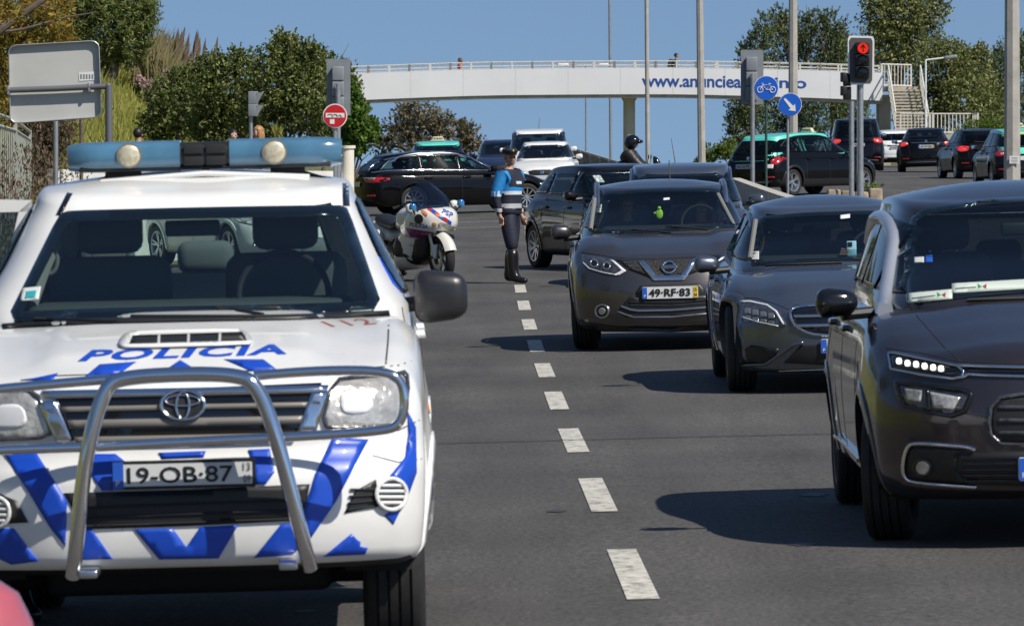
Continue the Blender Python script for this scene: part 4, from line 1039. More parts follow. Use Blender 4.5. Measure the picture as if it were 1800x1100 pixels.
# ------------------------------------------------------------------ other cars
def gen_spec(kind, L=None):
    if kind == 'wagon':
        return spec(4.85, .93, .335, (.93, 3.74), top=[(0, .66), (.2, .72), (.6, .86), (1.4, .96), (1.9, .97), (4.3, 1.02), (4.85, .95)], bot=[(0, .2), (.3, .18), (4.5, .2), (4.85, .32)],
                    roof=[(1.9, 1.36), (2.5, 1.455), (3.2, 1.46), (4.0, 1.42), (4.7, 1.33)], wb=.80, wt=.58, yf0=1.35, yf1=2.3, yr0=4.78, yr1=4.25, pf=(.42, 2.8), pr=(.24, 3.2), step=.06, e=5)
    if kind == 'estate':
        return spec(4.49, .87, .33, (.82, 3.72), top=[(0, .80), (.2, .86), (.6, .93), (1.05, .99), (1.4, 1.0), (4.2, 1.03), (4.49, .95)], bot=[(0, .22), (.3, .2), (4.2, .22), (4.49, .34)],
                    roof=[(1.5, 1.40), (2.1, 1.51), (2.8, 1.53), (3.6, 1.50), (4.3, 1.42)], wb=.78, wt=.60, yf0=1.0, yf1=1.85, yr0=4.42, yr1=4.02, pf=(.3, 3), pr=(.16, 4), step=.06, e=5.5)
    if kind == 'sedan':
        return spec(4.92, .92, .34, (.85, 3.79), top=[(0, .70), (.2, .76), (.6, .88), (1.4, .97), (1.9, .99), (3.9, 1.06), (4.3, 1.10), (4.8, 1.09), (4.92, 1.02)], bot=[(0, .18), (.3, .17), (4.6, .2), (4.92, .30)],
                    roof=[(1.9, 1.36), (2.4, 1.455), (3.0, 1.47), (3.6, 1.42), (3.9, 1.36)], wb=.78, wt=.56, yf0=1.4, yf1=2.3, yr0=4.35, yr1=3.6, pf=(.4, 2.8), pr=(.28, 3), step=.07, e=5)
    if kind == 'hatch':
        return spec(4.2, .88, .32, (.85, 3.45), top=[(0, .76), (.2, .82), (.6, .92), (1.05, .98), (1.5, .99), (3.9, 1.04), (4.2, .96)], bot=[(0, .2), (.3, .18), (3.9, .2), (4.2, .32)],
                    roof=[(1.5, 1.38), (2.1, 1.46), (2.7, 1.465), (3.4, 1.43), (4.0, 1.35)], wb=.78, wt=.58, yf0=1.02, yf1=1.9, yr0=4.1, yr1=3.6, pf=(.36, 3), pr=(.26, 3), step=.06, e=5)
    if kind == 'suv':
        return spec(4.35, .89, .34, (.9, 3.5), top=[(0, .86), (.2, .92), (.6, 1.0), (1.1, 1.07), (1.5, 1.08), (4.0, 1.10), (4.35, 1.02)], bot=[(0, .22), (.3, .2), (4.1, .22), (4.35, .34)],
                    roof=[(1.6, 1.48), (2.1, 1.58), (2.8, 1.60), (3.6, 1.56), (4.2, 1.48)], wb=.80, wt=.60, yf0=1.05, yf1=1.95, yr0=4.25, yr1=3.85, pf=(.34, 3), pr=(.2, 3.4), step=.06, e=5)
    if kind == 'van':
        return spec(4.6, .93, .33, (.9, 3.75), top=[(0, .90), (.2, .98), (.6, 1.08), (.95, 1.14), (1.4, 1.15), (4.3, 1.16), (4.6, 1.12)], bot=[(0, .24), (.3, .2), (4.3, .22), (4.6, .3)],
                    roof=[(1.4, 1.66), (2.1, 1.78), (3.0, 1.80), (4.0, 1.79), (4.5, 1.72)], wb=.85, wt=.70, yf0=.85, yf1=1.75, yr0=4.56, yr1=4.40, pf=(.3, 3), pr=(.1, 5), step=.07, e=6)
def face_front(c, lampm=None, gr=True, lamp=None, z0=None, logo=True, txt=''):
    S = c.S; hw = S['hw']; zt = curve(S['top'])(0); z = z0 or zt-.10
    lp = lamp or [(hw*.50, z-.06), (hw*.93, z-.02), (hw*.97, z+.10), (hw*.85, z+.11), (hw*.55, z+.02)]
    h = c.patch('headlight', M_['clear'], lp, 'front', off=.006, mirror=True, sm=1)
    c.patch('lamp_projector', M_['lampdark'], circ((lp[0][0]+lp[1][0])/2, z+.015, .05, .04, 14), 'front', off=.010, thick=.004, mirror=True, parent=h)
    c.patch('grille', M_['black'], chaikin([(-hw*.44, z+.05), (hw*.44, z+.05), (hw*.36, z-.10), (-hw*.36, z-.10)], 1), 'front', off=.006)
    if logo: c.patch('emblem', M_['chrome'], circ(0, z-.02, .055, .05, 18), 'front', off=.014, thick=.01)
    c.patch('lower_intake', M_['black'], chaikin([(-hw*.6, .42), (hw*.6, .42), (hw*.52, .28), (-hw*.52, .28)], 1), 'front', off=.006)
    c.lamp_disc(hw*.76, .36, .05, (M_['alu'], M_['clear']), 'front', mirror=True)
    c.plate(0, .50, 'front', txt, yellow=False)
    g = S['gh']; zb = curve(S['top'])(g['yf0']); zr = curve(g['roof'])(g['yf1'])
    c.window('windscreen', [(-g['wb']+.09, zb+.04), (g['wb']-.09, zb+.04), (g['wt']-.0, zr-.08), (-g['wt']+.0, zr-.08)], 'front', fr=.03)
    c.wipers([((.1, zb+.05), (-.45, zb+.07)), ((.6, zb+.06), (.05, zb+.06))], 'front')
def face_rear(c, lit=False, tail=None, txt='', wide=True, glass=None, pz=None, chrome=False, yellow=False, px=0, wipe=True):
    S = c.S; hw = S['hw']; L = S['L']; zt = curve(S['top'])(L-.1); z = zt-.10
    tl = tail or [(hw*.62, z-.06), (hw*.90, z-.09), (hw*.96, z+.05), (hw*.84, z+.09), (hw*.58, z+.07)]
    h = c.patch('tail_lamp', M_['redlit'] if lit else M_['red'], tl, 'rear', off=.010, mirror=True, sm=1, thick=.02)
    c.patch('lamp_insert', M_['clear'], [(tl[0][0]+.05, z-.02), (hw*.78, z-.03), (hw*.78, z+.02), (tl[0][0]+.05, z+.03)], 'rear', off=.014, thick=.004, mirror=True, parent=h)
    g = S['gh']; zb = curve(S['top'])(g['yr0']-.1); zr = curve(g['roof'])(g['yr1'])
    c.window('rear_window', [(-g['wb']+.12, zb+.03), (g['wb']-.12, zb+.03), (g['wt']-.03, zr-.09), (-g['wt']+.03, zr-.09)], 'rear', glass or M_['pglass'], fr=.03)
    c.patch('bumper_trim', M_['black'], chaikin([(-hw*.8, .40), (hw*.8, .40), (hw*.74, .28), (-hw*.74, .28)], 1), 'rear', off=.008)
    c.patch('bumper_reflector', M_['red'], rrect(hw*.62, .45, hw*.86, .485, .01), 'rear', off=.012, mirror=True)
    c.patch('emblem', M_['chrome'], circ(0, z+.06, .045, .045, 18), 'rear', off=.014, thick=.01)
    c.seam([(-hw*.66, zt-.02), (-hw*.6, .62), (-hw*.5, .52), (hw*.5, .52), (hw*.6, .62), (hw*.66, zt-.02)], 'rear')
    if chrome: c.patch('boot_chrome', M_['chrome'], rrect(-hw*.55, z+.0, hw*.55, z+.015, .006), 'rear', off=.014, thick=.01); c.patch('bumper_chrome', M_['chrome'], rrect(-hw*.7, .335, hw*.7, .35, .006), 'rear', off=.016, thick=.01)
    c.patch('tailgate_handle', M_['gloss'], rrect(-.35, (pz or z-.13)+.075, .35, (pz or z-.13)+.10, .01), 'rear', off=.02, thick=.02)
    c.plate(px, pz or z-.13, 'rear', txt, yellow=yellow)
    if wipe: c.wipers([((0, zb+.05), (.35, zb+.07))], 'rear')
def full(name, label, cat, kind, x, y, yaw, paint_, splits=(2.6,), txt='', roofm=None, rails=None, lit=False, group='cars at the crossing', spokes_='alloy5', clad=None, gm=None, gmr=None, **kw):
    S = gen_spec(kind) if isinstance(kind, str) else kind
    c = Car(name, label, cat, S, x, y, yaw, paint_, group, roofm=roofm)
    face_front(c, txt=txt if kw.get('tf') else ''); face_rear(c, lit=lit, txt=txt if kw.get('tr') else '', **kw.get('rear', {}))
    out = c.side_windows(splits, gm=gm or M_['sglass'], gm_rear=gmr or gm or M_['sglass'], low=.04, up=.09)
    hw = S['hw']; g = S['gh']
    zt_ = curve(g['roof']); tp = curve(S['top'])
    for y_ in splits:
        for md in ('left', 'right'): c.patch('pillar_cover', M_['gloss'], [(y_-.045, tp(y_)+.03), (y_+.045, tp(y_)+.03), (y_+.045, zt_(y_)-.085), (y_-.045, zt_(y_)-.085)], md, off=.005, thick=.01)
    if roofm:
        a_, b_ = g['yf0']+.1, g['yr0']-.12
        for md in ('left', 'right'): c.patch('window_line', paint_, [(a_, tp(a_)-.10)]+[(a_+(b_-a_)*k/8, tp(a_+(b_-a_)*k/8)+.065) for k in range(1, 8)]+[(b_, tp(b_)-.10)]+[(a_+(b_-a_)*k/8, tp(a_+(b_-a_)*k/8)-.115) for k in range(7, 0, -1)], md, off=.004, thick=.004)
    for y_ in [g['yf0']+.25]+list(splits): c.seam([(y_, .3), (y_, curve(S['top'])(y_)-.0)], 'left', .01); c.seam([(y_, .3), (y_, curve(S['top'])(y_))], 'right', .01)
    c.handles([s_-.12 for s_ in splits[:2]] if len(splits) > 1 else [splits[0]-.12, splits[0]+.75], curve(S['top'])(2.)-.12, kw.get('hm'))
    c.mirrors(g['yf0']+.45, curve(S['top'])(g['yf0']+.3)+.06, .2, .14, m=kw.get('mm'))
    if rails: c.rails(rails, g['wt']+.035, g['yf1']+.05, g['yr1']-.05, .05, .02)
    c.interior(dash=True)
    c.clad = clad
    return c
def taxi_sign(c, y=2.6, txt=True, teal=False):
    g = c.S['gh']; z = curve(g['roof'])(y)+.03
    q = MB(); q.box((0, y, z+.065), (.36, .12, .11), bev=.03)
    for v in q.v:
        if v.z > z+.07: v.x *= .82
    t = q.build('taxi_sign', mat('sign_cream', (.55, .52, .33), .4), c.root)
    q = MB(); q.box((0, y, z+.01), (.42, .18, .02), bev=.006); q.build('sign_base', M_['plate'], t)
    for sg in (-1, 1): flat_text('sign_lettering', 'TAXI', M_['ink'], (-.13*(-sg) if sg > 0 else -.13, y+sg*.062, z+.04), (-sg, 0, 0) if sg > 0 else (1, 0, 0), (0, 0, 1), .26, .05, t, bold=.02)

def place_center(kind, cx, cy, yaw):
    """front-bumper position so that the car's middle is at cx, cy"""
    L = (gen_spec(kind) if isinstance(kind, str) else kind)['L']; a = R(yaw); return cx+math.sin(a)*L/2, cy-math.cos(a)*L/2

def build_far():
    grp = 'cars waiting in the lane'
    c = full('parked_car', 'very dark brown hatchback turned at an angle beside the standing officer', 'car', 'hatch', *place_center('hatch', 1.56, 81.0, 19), 19, PB['darkhatch'], (2.05, 3.0), group=grp, txt='31·QD·07', tf=1)
    c.patch('permit_sticker', M_['plate'], rrect(-.52, 1.22, -.42, 1.32, .01), 'front', off=.01, thick=.001)
    c.finish(); c.wheels('cover', R(-12))
    c = full('parked_car', 'dark crossover with silver roof rails waiting directly behind the grey one', 'car', 'estate', 2.16, 71.0, -1.2, PB['dgrey'], (2.25, 3.15), rails=M_['alu'], group=grp)
    MB().tube([(-.05, 3.7, 1.50), (-.10, 3.82, 1.86)], [.008, .003], 6).build('antenna', M_['black'], c.root)
    c.finish(); c.wheels('dark5')
    # black estate crossing, heading to the picture's right and slightly away
    yaw = 90+21   # local -Y (front) points to +X
    S = gen_spec('wagon')
    c = full('parked_car', 'glossy black estate car with chrome window line crossing behind the police motorcycle', 'car', 'wagon', *place_center('wagon', -1.35, 133.2, yaw), yaw, PB['black'], (2.55, 3.5), rails=M_['chrome'], group='cars at the crossing', gm=M_['sglass'],
             rear=dict(tail=[(.35, .80), (.86, .74), (.90, .86), (.80, .90), (.36, .86)]), hm=PB['black'])
    ct = curve(S['top']); n = 14; lo = [(1.75+k*(2.95)/n, ct(1.75+k*2.95/n)+.025) for k in range(n+1)]
    g = S['gh']; zt = curve(g['roof'])
    hi = [(4.62, 1.12), (4.45, 1.24), (4.2, 1.33), (3.8, zt(3.8)-.07), (3.2, zt(3.2)-.065), (2.6, zt(2.6)-.07), (2.25, 1.33), (1.95, 1.16), (1.72, 1.03)]
    for md in ('right', 'left'): c.patch('window_chrome', M_['chrome'], strip(chaikin_open(lo+hi), .022), md, off=.012, thick=.01, res=.06)
    c.finish(); c.wheels('alloy10')
    # teal-roofed taxi behind it (seen from the front)
    c = full('parked_car', 'dark taxi with teal roof and roof sign, half hidden behind the black estate', 'taxi', 'estate', *place_center('estate', -2.05, 160, 4), 4, PB['blackblue'], (2.2, 3.1), roofm=M_['teal'], rails=M_['black'])
    taxi_sign(c, 2.2); c.patch('roof_band', PB['blackblue'], rrect(-.62, 1.36, .62, 1.475, .02), 'front', off=.004); c.finish(); c.wheels('alloy5')
    # small navy car, white van, white crossover
    c = full('parked_car', 'small navy car with a driver, waiting beside the tall white van', 'car', 'hatch', *place_center('hatch', -.25, 174, 2), 2, PB['navy'], (2.05, 3.0)); c.finish(); c.wheels('alloy5')
    c = full('parked_van', 'tall white van with black roof rails behind the white crossover', 'van', 'van', *place_center('van', 0.80, 164, -1), -1, M_['white'], (2.2, 3.3), rails=M_['black'], mm=M_['white'])
    MB().tube([(.02, 2.3, 1.8), (.04, 2.4, 2.12)], [.01, .004], 6).build('antenna', M_['black'], c.root); c.finish(); c.wheels('alloy5')
    c = full('parked_car', 'white crossover facing the camera just above the dark hatchback', 'car', 'hatch', *place_center('hatch', 0.93, 156, -3), -3, M_['white'], (2.05, 3.0), txt='88·ZC·32'); c.finish(); c.wheels('alloy5')
    # black and teal taxi, seen from behind at an angle, heading to the right
    yaw = 90+50
    c = full('parked_car', 'black and teal estate taxi with one rear corner turned to the camera', 'taxi', 'estate', *place_center('estate', 7.2, 140.7, yaw), yaw, PB['black'], (2.25, 3.2), roofm=M_['teal'], rails=M_['black'], clad=.42, txt='AI·22·PS', tr=1,
             rear=dict(tail=[(.64, .78), (.80, .76), (.83, .92), (.80, .97), (.70, .96), (.62, .88)], pz=.74, px=.1))
    taxi_sign(c, 2.0)
    c.patch('boot_panel', PB['black'], [(-.80, .88), (.80, .88), (.76, 1.10), (-.76, 1.10)], 'rear', off=.004)
    c.patch('roof_number', M_['plate'], rrect(-.72, .68, -.56, .78, .01), 'rear', off=.012)
    c.patch('rear_skid', M_['alu'], [(-.62, .36), (.62, .36), (.5, .28), (-.5, .28)], 'rear', off=.03, thick=.02); c.finish(clad=.40); c.wheels('alloy5')
    # people carrier, white car, black saloon, dark hatch, taxi on the far side: all seen from behind
    def back(label, kind, px, Y, paint_, yaw=180., w=None, cat='car', **kw):
        L = gen_spec(kind)['L']; x = (px-900)/FP*Y
        cx, cy = x, Y+L/2
        return full('parked_car', label, cat, kind, *place_center(kind, cx, cy, yaw), yaw, paint_, kw.pop('splits', (2.2, 3.1)), group='cars leaving the crossing', **kw)
    c = back('dark people carrier with red tail lamps ahead of the taxi', 'van', 1515, 192, PB['blackblue'], lit=False, yaw=178, txt='64·RD·18', tr=1, yellow=None) if False else back('dark people carrier with red tail lamps ahead of the black and teal taxi', 'van', 1512, 194, PB['blackblue'], yaw=178, txt='64·RD·18', tr=1, lit=True)
    c.finish(); c.wheels('alloy5')
    c = back('white hatchback driving off between the people carrier and the black saloon', 'hatch', 1577, 222, M_['white'], yaw=180, txt='70·BT·44', tr=1); c.finish(); c.wheels('alloy5')
    c = back('black saloon with chrome boot strip and number plate with yellow end', 'sedan', 1636, 189, PB['black'], yaw=177, txt='AF·39·DN', tr=1, lit=True, splits=(2.7,), rear=dict(chrome=True, yellow=True, pz=.86, wipe=False, tail=[(.58, .93), (.84, .86), (.90, .96), (.78, 1.02), (.62, 1.02)]))
    c.finish(); c.wheels('alloy5')
    c = back('dark hatchback with lit red lamps next to the concrete lamp post', 'hatch', 1724, 168, PB['black'], yaw=186, txt='XM·08·CE', tr=1, lit=True, splits=(2.05, 3.0)); c.finish(); c.wheels('alloy5')
    c = back('taxi with teal and yellow roof edge mostly hidden by the concrete lamp post', 'estate', 1796, 150, PB['blackblue'], yaw=184, cat='taxi', roofm=M_['teal'], splits=(2.2, 3.1))
    taxi_sign(c, 3.0); c.patch('yellow_band', M_['yel'], rrect(-.62, 1.37, .62, 1.41, .01), 'rear', off=.01); c.finish(); c.wheels('alloy5')
    # white car seen through the pickup's cab
    c = full('parked_car', 'white car seen through the cab of the police pickup', 'car', 'hatch', *place_center('hatch', -4.15, 88, 28), 28, M_['white'], (2.05, 3.0), group=None); c.finish(); c.wheels('alloy5')
# ------------------------------------------------------------------ ground and road
def asphalt():
    m = bpy.data.materials.new('asphalt'); m.use_nodes = True; t = m.node_tree; b = t.nodes['Principled BSDF']; N = t.nodes.new; Lk = t.links.new
    tx = N('ShaderNodeTexCoord')
    n1 = N('ShaderNodeTexNoise'); n1.inputs['Scale'].default_value = 38; n1.inputs['Detail'].default_value = 5; n1.inputs['Roughness'].default_value = .75
    n2 = N('ShaderNodeTexNoise'); n2.inputs['Scale'].default_value = .35; n2.inputs['Detail'].default_value = 6
    mp_ = N('ShaderNodeMapping'); mp_.inputs['Scale'].default_value = (1.4, .12, 1)
    n3 = N('ShaderNodeTexNoise'); n3.inputs['Scale'].default_value = 1.3; n3.inputs['Detail'].default_value = 4
    Lk(tx.outputs['Object'], n1.inputs[0]); Lk(tx.outputs['Object'], n2.inputs[0]); Lk(tx.outputs['Object'], mp_.inputs[0]); Lk(mp_.outputs[0], n3.inputs[0])
    r1 = N('ShaderNodeValToRGB'); r1.color_ramp.elements[0].position = .36; r1.color_ramp.elements[1].position = .66
    r1.color_ramp.elements[0].color = (.022, .021, .020, 1); r1.color_ramp.elements[1].color = (.112, .106, .099, 1)
    Lk(n1.outputs[0], r1.inputs[0])
    def mul(a, nz, lo, hi):
        r = N('ShaderNodeMapRange'); r.inputs[1].default_value = .3; r.inputs[2].default_value = .7; r.inputs[3].default_value = lo; r.inputs[4].default_value = hi
        Lk(nz.outputs[0], r.inputs[0]); mx = N('ShaderNodeVectorMath'); mx.operation = 'SCALE'; Lk(a, mx.inputs[0]); Lk(r.outputs[0], mx.inputs['Scale']); return mx.outputs[0]
    o = mul(mul(r1.outputs[0], n2, .80, 1.28), n3, .82, 1.20)
    Lk(o, b.inputs['Base Color']); b.inputs['Roughness'].default_value = .82
    bp = N('ShaderNodeBump'); bp.inputs['Strength'].default_value = .5; bp.inputs['Distance'].default_value = .01; Lk(n1.outputs[0], bp.inputs['Height']); Lk(bp.outputs[0], b.inputs['Normal'])
    return m
def worn_paint():
    m = mat('road_paint', (.55, .53, .47), .7, noise=.15, nscale=20, bump=.2, bscale=80); t = m.node_tree; b = t.nodes['Principled BSDF']; N = t.nodes.new
    tx = N('ShaderNodeTexCoord'); nz = N('ShaderNodeTexNoise'); nz.inputs['Scale'].default_value = 14; nz.inputs['Detail'].default_value = 8; nz.inputs['Roughness'].default_value = .75
    r = N('ShaderNodeValToRGB'); r.color_ramp.elements[0].position = .36; r.color_ramp.elements[1].position = .50
    mx = N('ShaderNodeMix'); mx.data_type = 'RGBA'; mx.inputs[6].default_value = (.075, .07, .066, 1)
    src = b.inputs['Base Color'].links[0].from_socket; t.links.new(tx.outputs['Object'], nz.inputs[0]); t.links.new(nz.outputs[0], r.inputs[0]); t.links.new(r.outputs[0], mx.inputs[0]); t.links.new(src, mx.inputs[7]); t.links.new(mx.outputs[2], b.inputs['Base Color']); return m
def hill(x, y):
    return max(4.6*ss(-4.8, -12.5, x)*ss(96, 150, y), 3.6*ss(-8.8, -14, x)*ss(8, 20, y)*(1-ss(100, 140, y)))*(1-ss(190, 260, y))  # second term: unseen near bank added for warm reflections in car sides
def sheet(name, xs, ys, f, m, kind='structure'):
    vs = [(x, y, f(x, y)) for y in ys for x in xs]; n = len(xs)
    fs = [(j*n+i, j*n+i+1, (j+1)*n+i+1, (j+1)*n+i) for j in range(len(ys)-1) for i in range(n-1)]
    return tag(addmesh(name, vs, fs, m, smooth=True), kind=kind)
def fr(a, b, n): return [a+(b-a)*k/n for k in range(n+1)]
def build_ground():
    gm = mat('dry_ground', (.10, .105, .03), .9, noise=.45, nscale=1.2, bump=.4, bscale=20)
    xs = [-900, -200, -60, -30, -25]+fr(-20, 20, 50)+[30, 60, 200, 900]
    sheet('ground', xs, [-40, 0]+fr(10, 250, 80)+[280, 320, 400, 700, 1500, 3200], lambda x, y: G(x, y)-(.06 if -5.2 < x < 20.5 else .012)+hill(x, y), gm)
    sheet('road', fr(-5.2, 20, 40), [-30, 0]+fr(10, 236, 100), lambda x, y: G(x, y), asphalt())
    sheet('side_road', fr(-40, -5.1, 16), fr(118, 150, 8), lambda x, y: G(x, y)+.004, bpy.data.materials['asphalt'])
    wm = worn_paint()
    near = [(1131, 1060), (1063, 904), (1017, 798), (984, 722), (962, 665), (945, 620), (933, 581), (923, 546), (916, 515), (911, 492)]
    pts = []
    for k, (px, py) in enumerate(near):
        Y = 24.3+5.82*k; pts.append((Y, (px-900)/FP*Y))
    cx = curve([(Y, X) for Y, X in pts])
    for k in range(-2, 9):
        y0 = 24.3+5.82*k; y1 = y0+3.0; vs = []
        xf = (lambda y: cx(y)) if k >= 0 else (lambda y: pts[0][1]+(y-pts[0][0])*(pts[1][1]-pts[0][1])/5.82)
        for i in range(5):
            y = y0+(y1-y0)*i/4; x = xf(y)
            vs += [(x-.07, y, G(x-.07, y)+.005), (x+.07, y, G(x+.07, y)+.005)]
        tag(addmesh('lane_marking', vs, [(2*i, 2*i+1, 2*i+3, 2*i+2) for i in range(4)], wm), kind='structure')
    def cross(name, y, x0, x1, w, m, sl=0.):
        vs = []; n = 16
        for i in range(n+1):
            x = x0+(x1-x0)*i/n; yy = y+sl*(x-x0)+(.03*math.sin(x*2.1) if 'seam' in name else 0); vs += [(x, yy-w/2, G(x, yy)+.006), (x, yy+w/2, G(x, yy)+.006)]
        tag(addmesh(name, vs, [(2*i, 2*i+2, 2*i+3, 2*i+1) for i in range(n)], m), kind='structure')
    cross('stop_line', 121.5, -4.5, 1.5, .22, wm); cross('stop_line', 114.5, -4.5, 3., .22, wm)
    tm = mat('tar_seam', (.022, .022, .023), .6)
    cross('tar_seam', 37.4, -5, 14, .045, tm, .004); cross('tar_seam', 95.5, -2, 6, .10, tm); cross('tar_seam', 70.5, -3, 6, .03, tm)
    # cracks and oil marks of the carriageway
    rg = random.Random(21); om = mat('oil_stain', (.045, .044, .043), .6)
    for k in range(0):
        y = rg.uniform(34, 70); x = rg.uniform(-.4, 2.6)*(.6+y/60); vs = []; n = 14; h = rg.uniform(-.5, .5)
        for i in range(n+1):
            yy = y+i*.28; x += rg.uniform(-.07, .07)+h*.03; w_ = .007*(1-abs(i/n*2-1)**3)+.002; vs += [(x-w_, yy, G(x, yy)+.005), (x+w_, yy, G(x, yy)+.005)]
        tag(addmesh('tar_seam', vs, [(2*i, 2*i+1, 2*i+3, 2*i+2) for i in range(n)], tm), kind='structure')
    for k in range(9):
        y = rg.uniform(24, 62); x = rg.choice((1.35, 2.6, -1.2, .1))+rg.gauss(0, .14)+y*.008; r_ = rg.uniform(.03, .14); ph = rg.random()*6
        c_ = [(x+r_*math.cos(2*math.pi*i/18)*(1+.3*math.sin(3*i+ph)), y+1.8*r_*math.sin(2*math.pi*i/18)*(1+.25*math.sin(2*i+ph))) for i in range(18)]
        tag(addmesh('oil_stain', [(a, b, G(a, b)+.004) for a, b in c_], [tuple(range(18))], om), kind='structure')
    # kerb island and barrier
    sm = mat('stone', (.30, .24, .17), .85, noise=.35, nscale=5, bump=.5, bscale=12)
    q = MB(); x0, x1 = 6.75, 7.85
    for i in range(4):
        q2 = MB(); xx = 6.75+i*.30; zz = G(xx, 122)
        q2.box((xx+.15, 122+.05*i, zz+.10), (.28, .5+.08*(i % 2), .60-.07*(i % 3)), bev=.04)
        tag(q2.build('stone_block', sm), ['rough stone block at the near edge of the signal island', 'stone block beside the first, at the foot of the grey posts', 'stone block with grass at its base under the red signal', 'last stone block of the island, nearest the concrete lamp post'][i], 'stone block', 'stone blocks of the island')
    tag(leaves_obj('island_weeds', [((7.72, 122.3, G(7.7, 122)+.42), (.22, .15, .10))], 260, .07, LEAF['hedge']), kind='stuff')
    cm = mat('concrete', (.42, .40, .36), .85, noise=.2, nscale=3, bump=.3, bscale=30)
    vs = []; n = 12
    for i in range(n+1):
        y = 84+38*i/n; x = 4.55+.006*(y-84); z = G(x, y)-.05; h = .80
        vs += [(x-.12, y, z), (x-.11, y, z+h), (x+.11, y, z+h), (x+.12, y, z)]
    fs = [(4*i+a, 4*i+b, 4*i+4+b, 4*i+4+a) for i in range(n) for a, b in ((0, 1), (1, 2), (2, 3))]+[(3, 2, 1, 0), (4*n, 4*n+1, 4*n+2, 4*n+3)]
    tag(addmesh('concrete_barrier', vs, fs, cm), 'low concrete barrier with a sunlit top behind the waiting cars', 'barrier')
# ------------------------------------------------------------------ foliage
def leaf_mat(name, cols, trans=.35, rough=.6):
    m = bpy.data.materials.new(name); m.use_nodes = True; t = m.node_tree; b = t.nodes['Principled BSDF']; N = t.nodes.new
    g = N('ShaderNodeNewGeometry'); r = N('ShaderNodeValToRGB'); r.color_ramp.interpolation = 'LINEAR'
    while len(r.color_ramp.elements) < len(cols): r.color_ramp.elements.new(.5)
    for i, c in enumerate(cols): r.color_ramp.elements[i].position = i/(len(cols)-1); r.color_ramp.elements[i].color = tuple(c)+(1,)
    t.links.new(g.outputs['Random Per Island'], r.inputs[0]); t.links.new(r.outputs[0], b.inputs['Base Color']); b.inputs['Roughness'].default_value = rough
    tr = N('ShaderNodeBsdfTranslucent'); t.links.new(r.outputs[0], tr.inputs[0]); mx = N('ShaderNodeMixShader'); mx.inputs[0].default_value = trans
    o = t.nodes['Material Output']; t.links.new(b.outputs[0], mx.inputs[1]); t.links.new(tr.outputs[0], mx.inputs[2]); t.links.new(mx.outputs[0], o.inputs[0]); return m
LEAF = {'bush': leaf_mat('bush_leaf', [(.03, .05, .01), (.085, .125, .02), (.17, .20, .045), (.30, .31, .11)]),
        'bright': leaf_mat('bright_leaf', [(.05, .11, .01), (.12, .22, .03), (.22, .32, .06)], .5),
        'pine': leaf_mat('pine_needle', [(.02, .04, .01), (.065, .095, .02), (.17, .19, .05)], .15),
        'autumn': leaf_mat('yellow_twig_leaf', [(.12, .12, .02), (.34, .28, .03), (.36, .17, .03), (.20, .22, .04)], .4),
        'euca': leaf_mat('grey_brown_leaf', [(.06, .06, .03), (.15, .13, .07), (.24, .19, .12)], .25),
        'olive': leaf_mat('olive_leaf', [(.035, .055, .012), (.11, .14, .03), (.24, .26, .07), (.42, .41, .2)], .35),
        'hedge': leaf_mat('hedge_leaf', [(.04, .08, .008), (.11, .17, .015), (.2, .26, .03)], .4),
        'grass': leaf_mat('grass_blade', [(.16, .20, .03), (.32, .33, .05), (.46, .40, .12)], .4),
        'reed': leaf_mat('reed_blade', [(.10, .11, .03), (.24, .21, .09), (.34, .27, .15)], .4),
        'plume': leaf_mat('reed_plume', [(.13, .09, .06), (.26, .19, .13)], .4), 'pink': leaf_mat('pink_blossom', [(.42, .28, .26), (.6, .45, .42)], .4),
        'ivy': leaf_mat('dry_creeper', [(.05, .045, .02), (.14, .11, .06), (.24, .17, .12), (.10, .03, .015)], .3)}
BARK = mat('bark', (.12, .095, .07), .9, noise=.3, nscale=6, bump=.5, bscale=15)
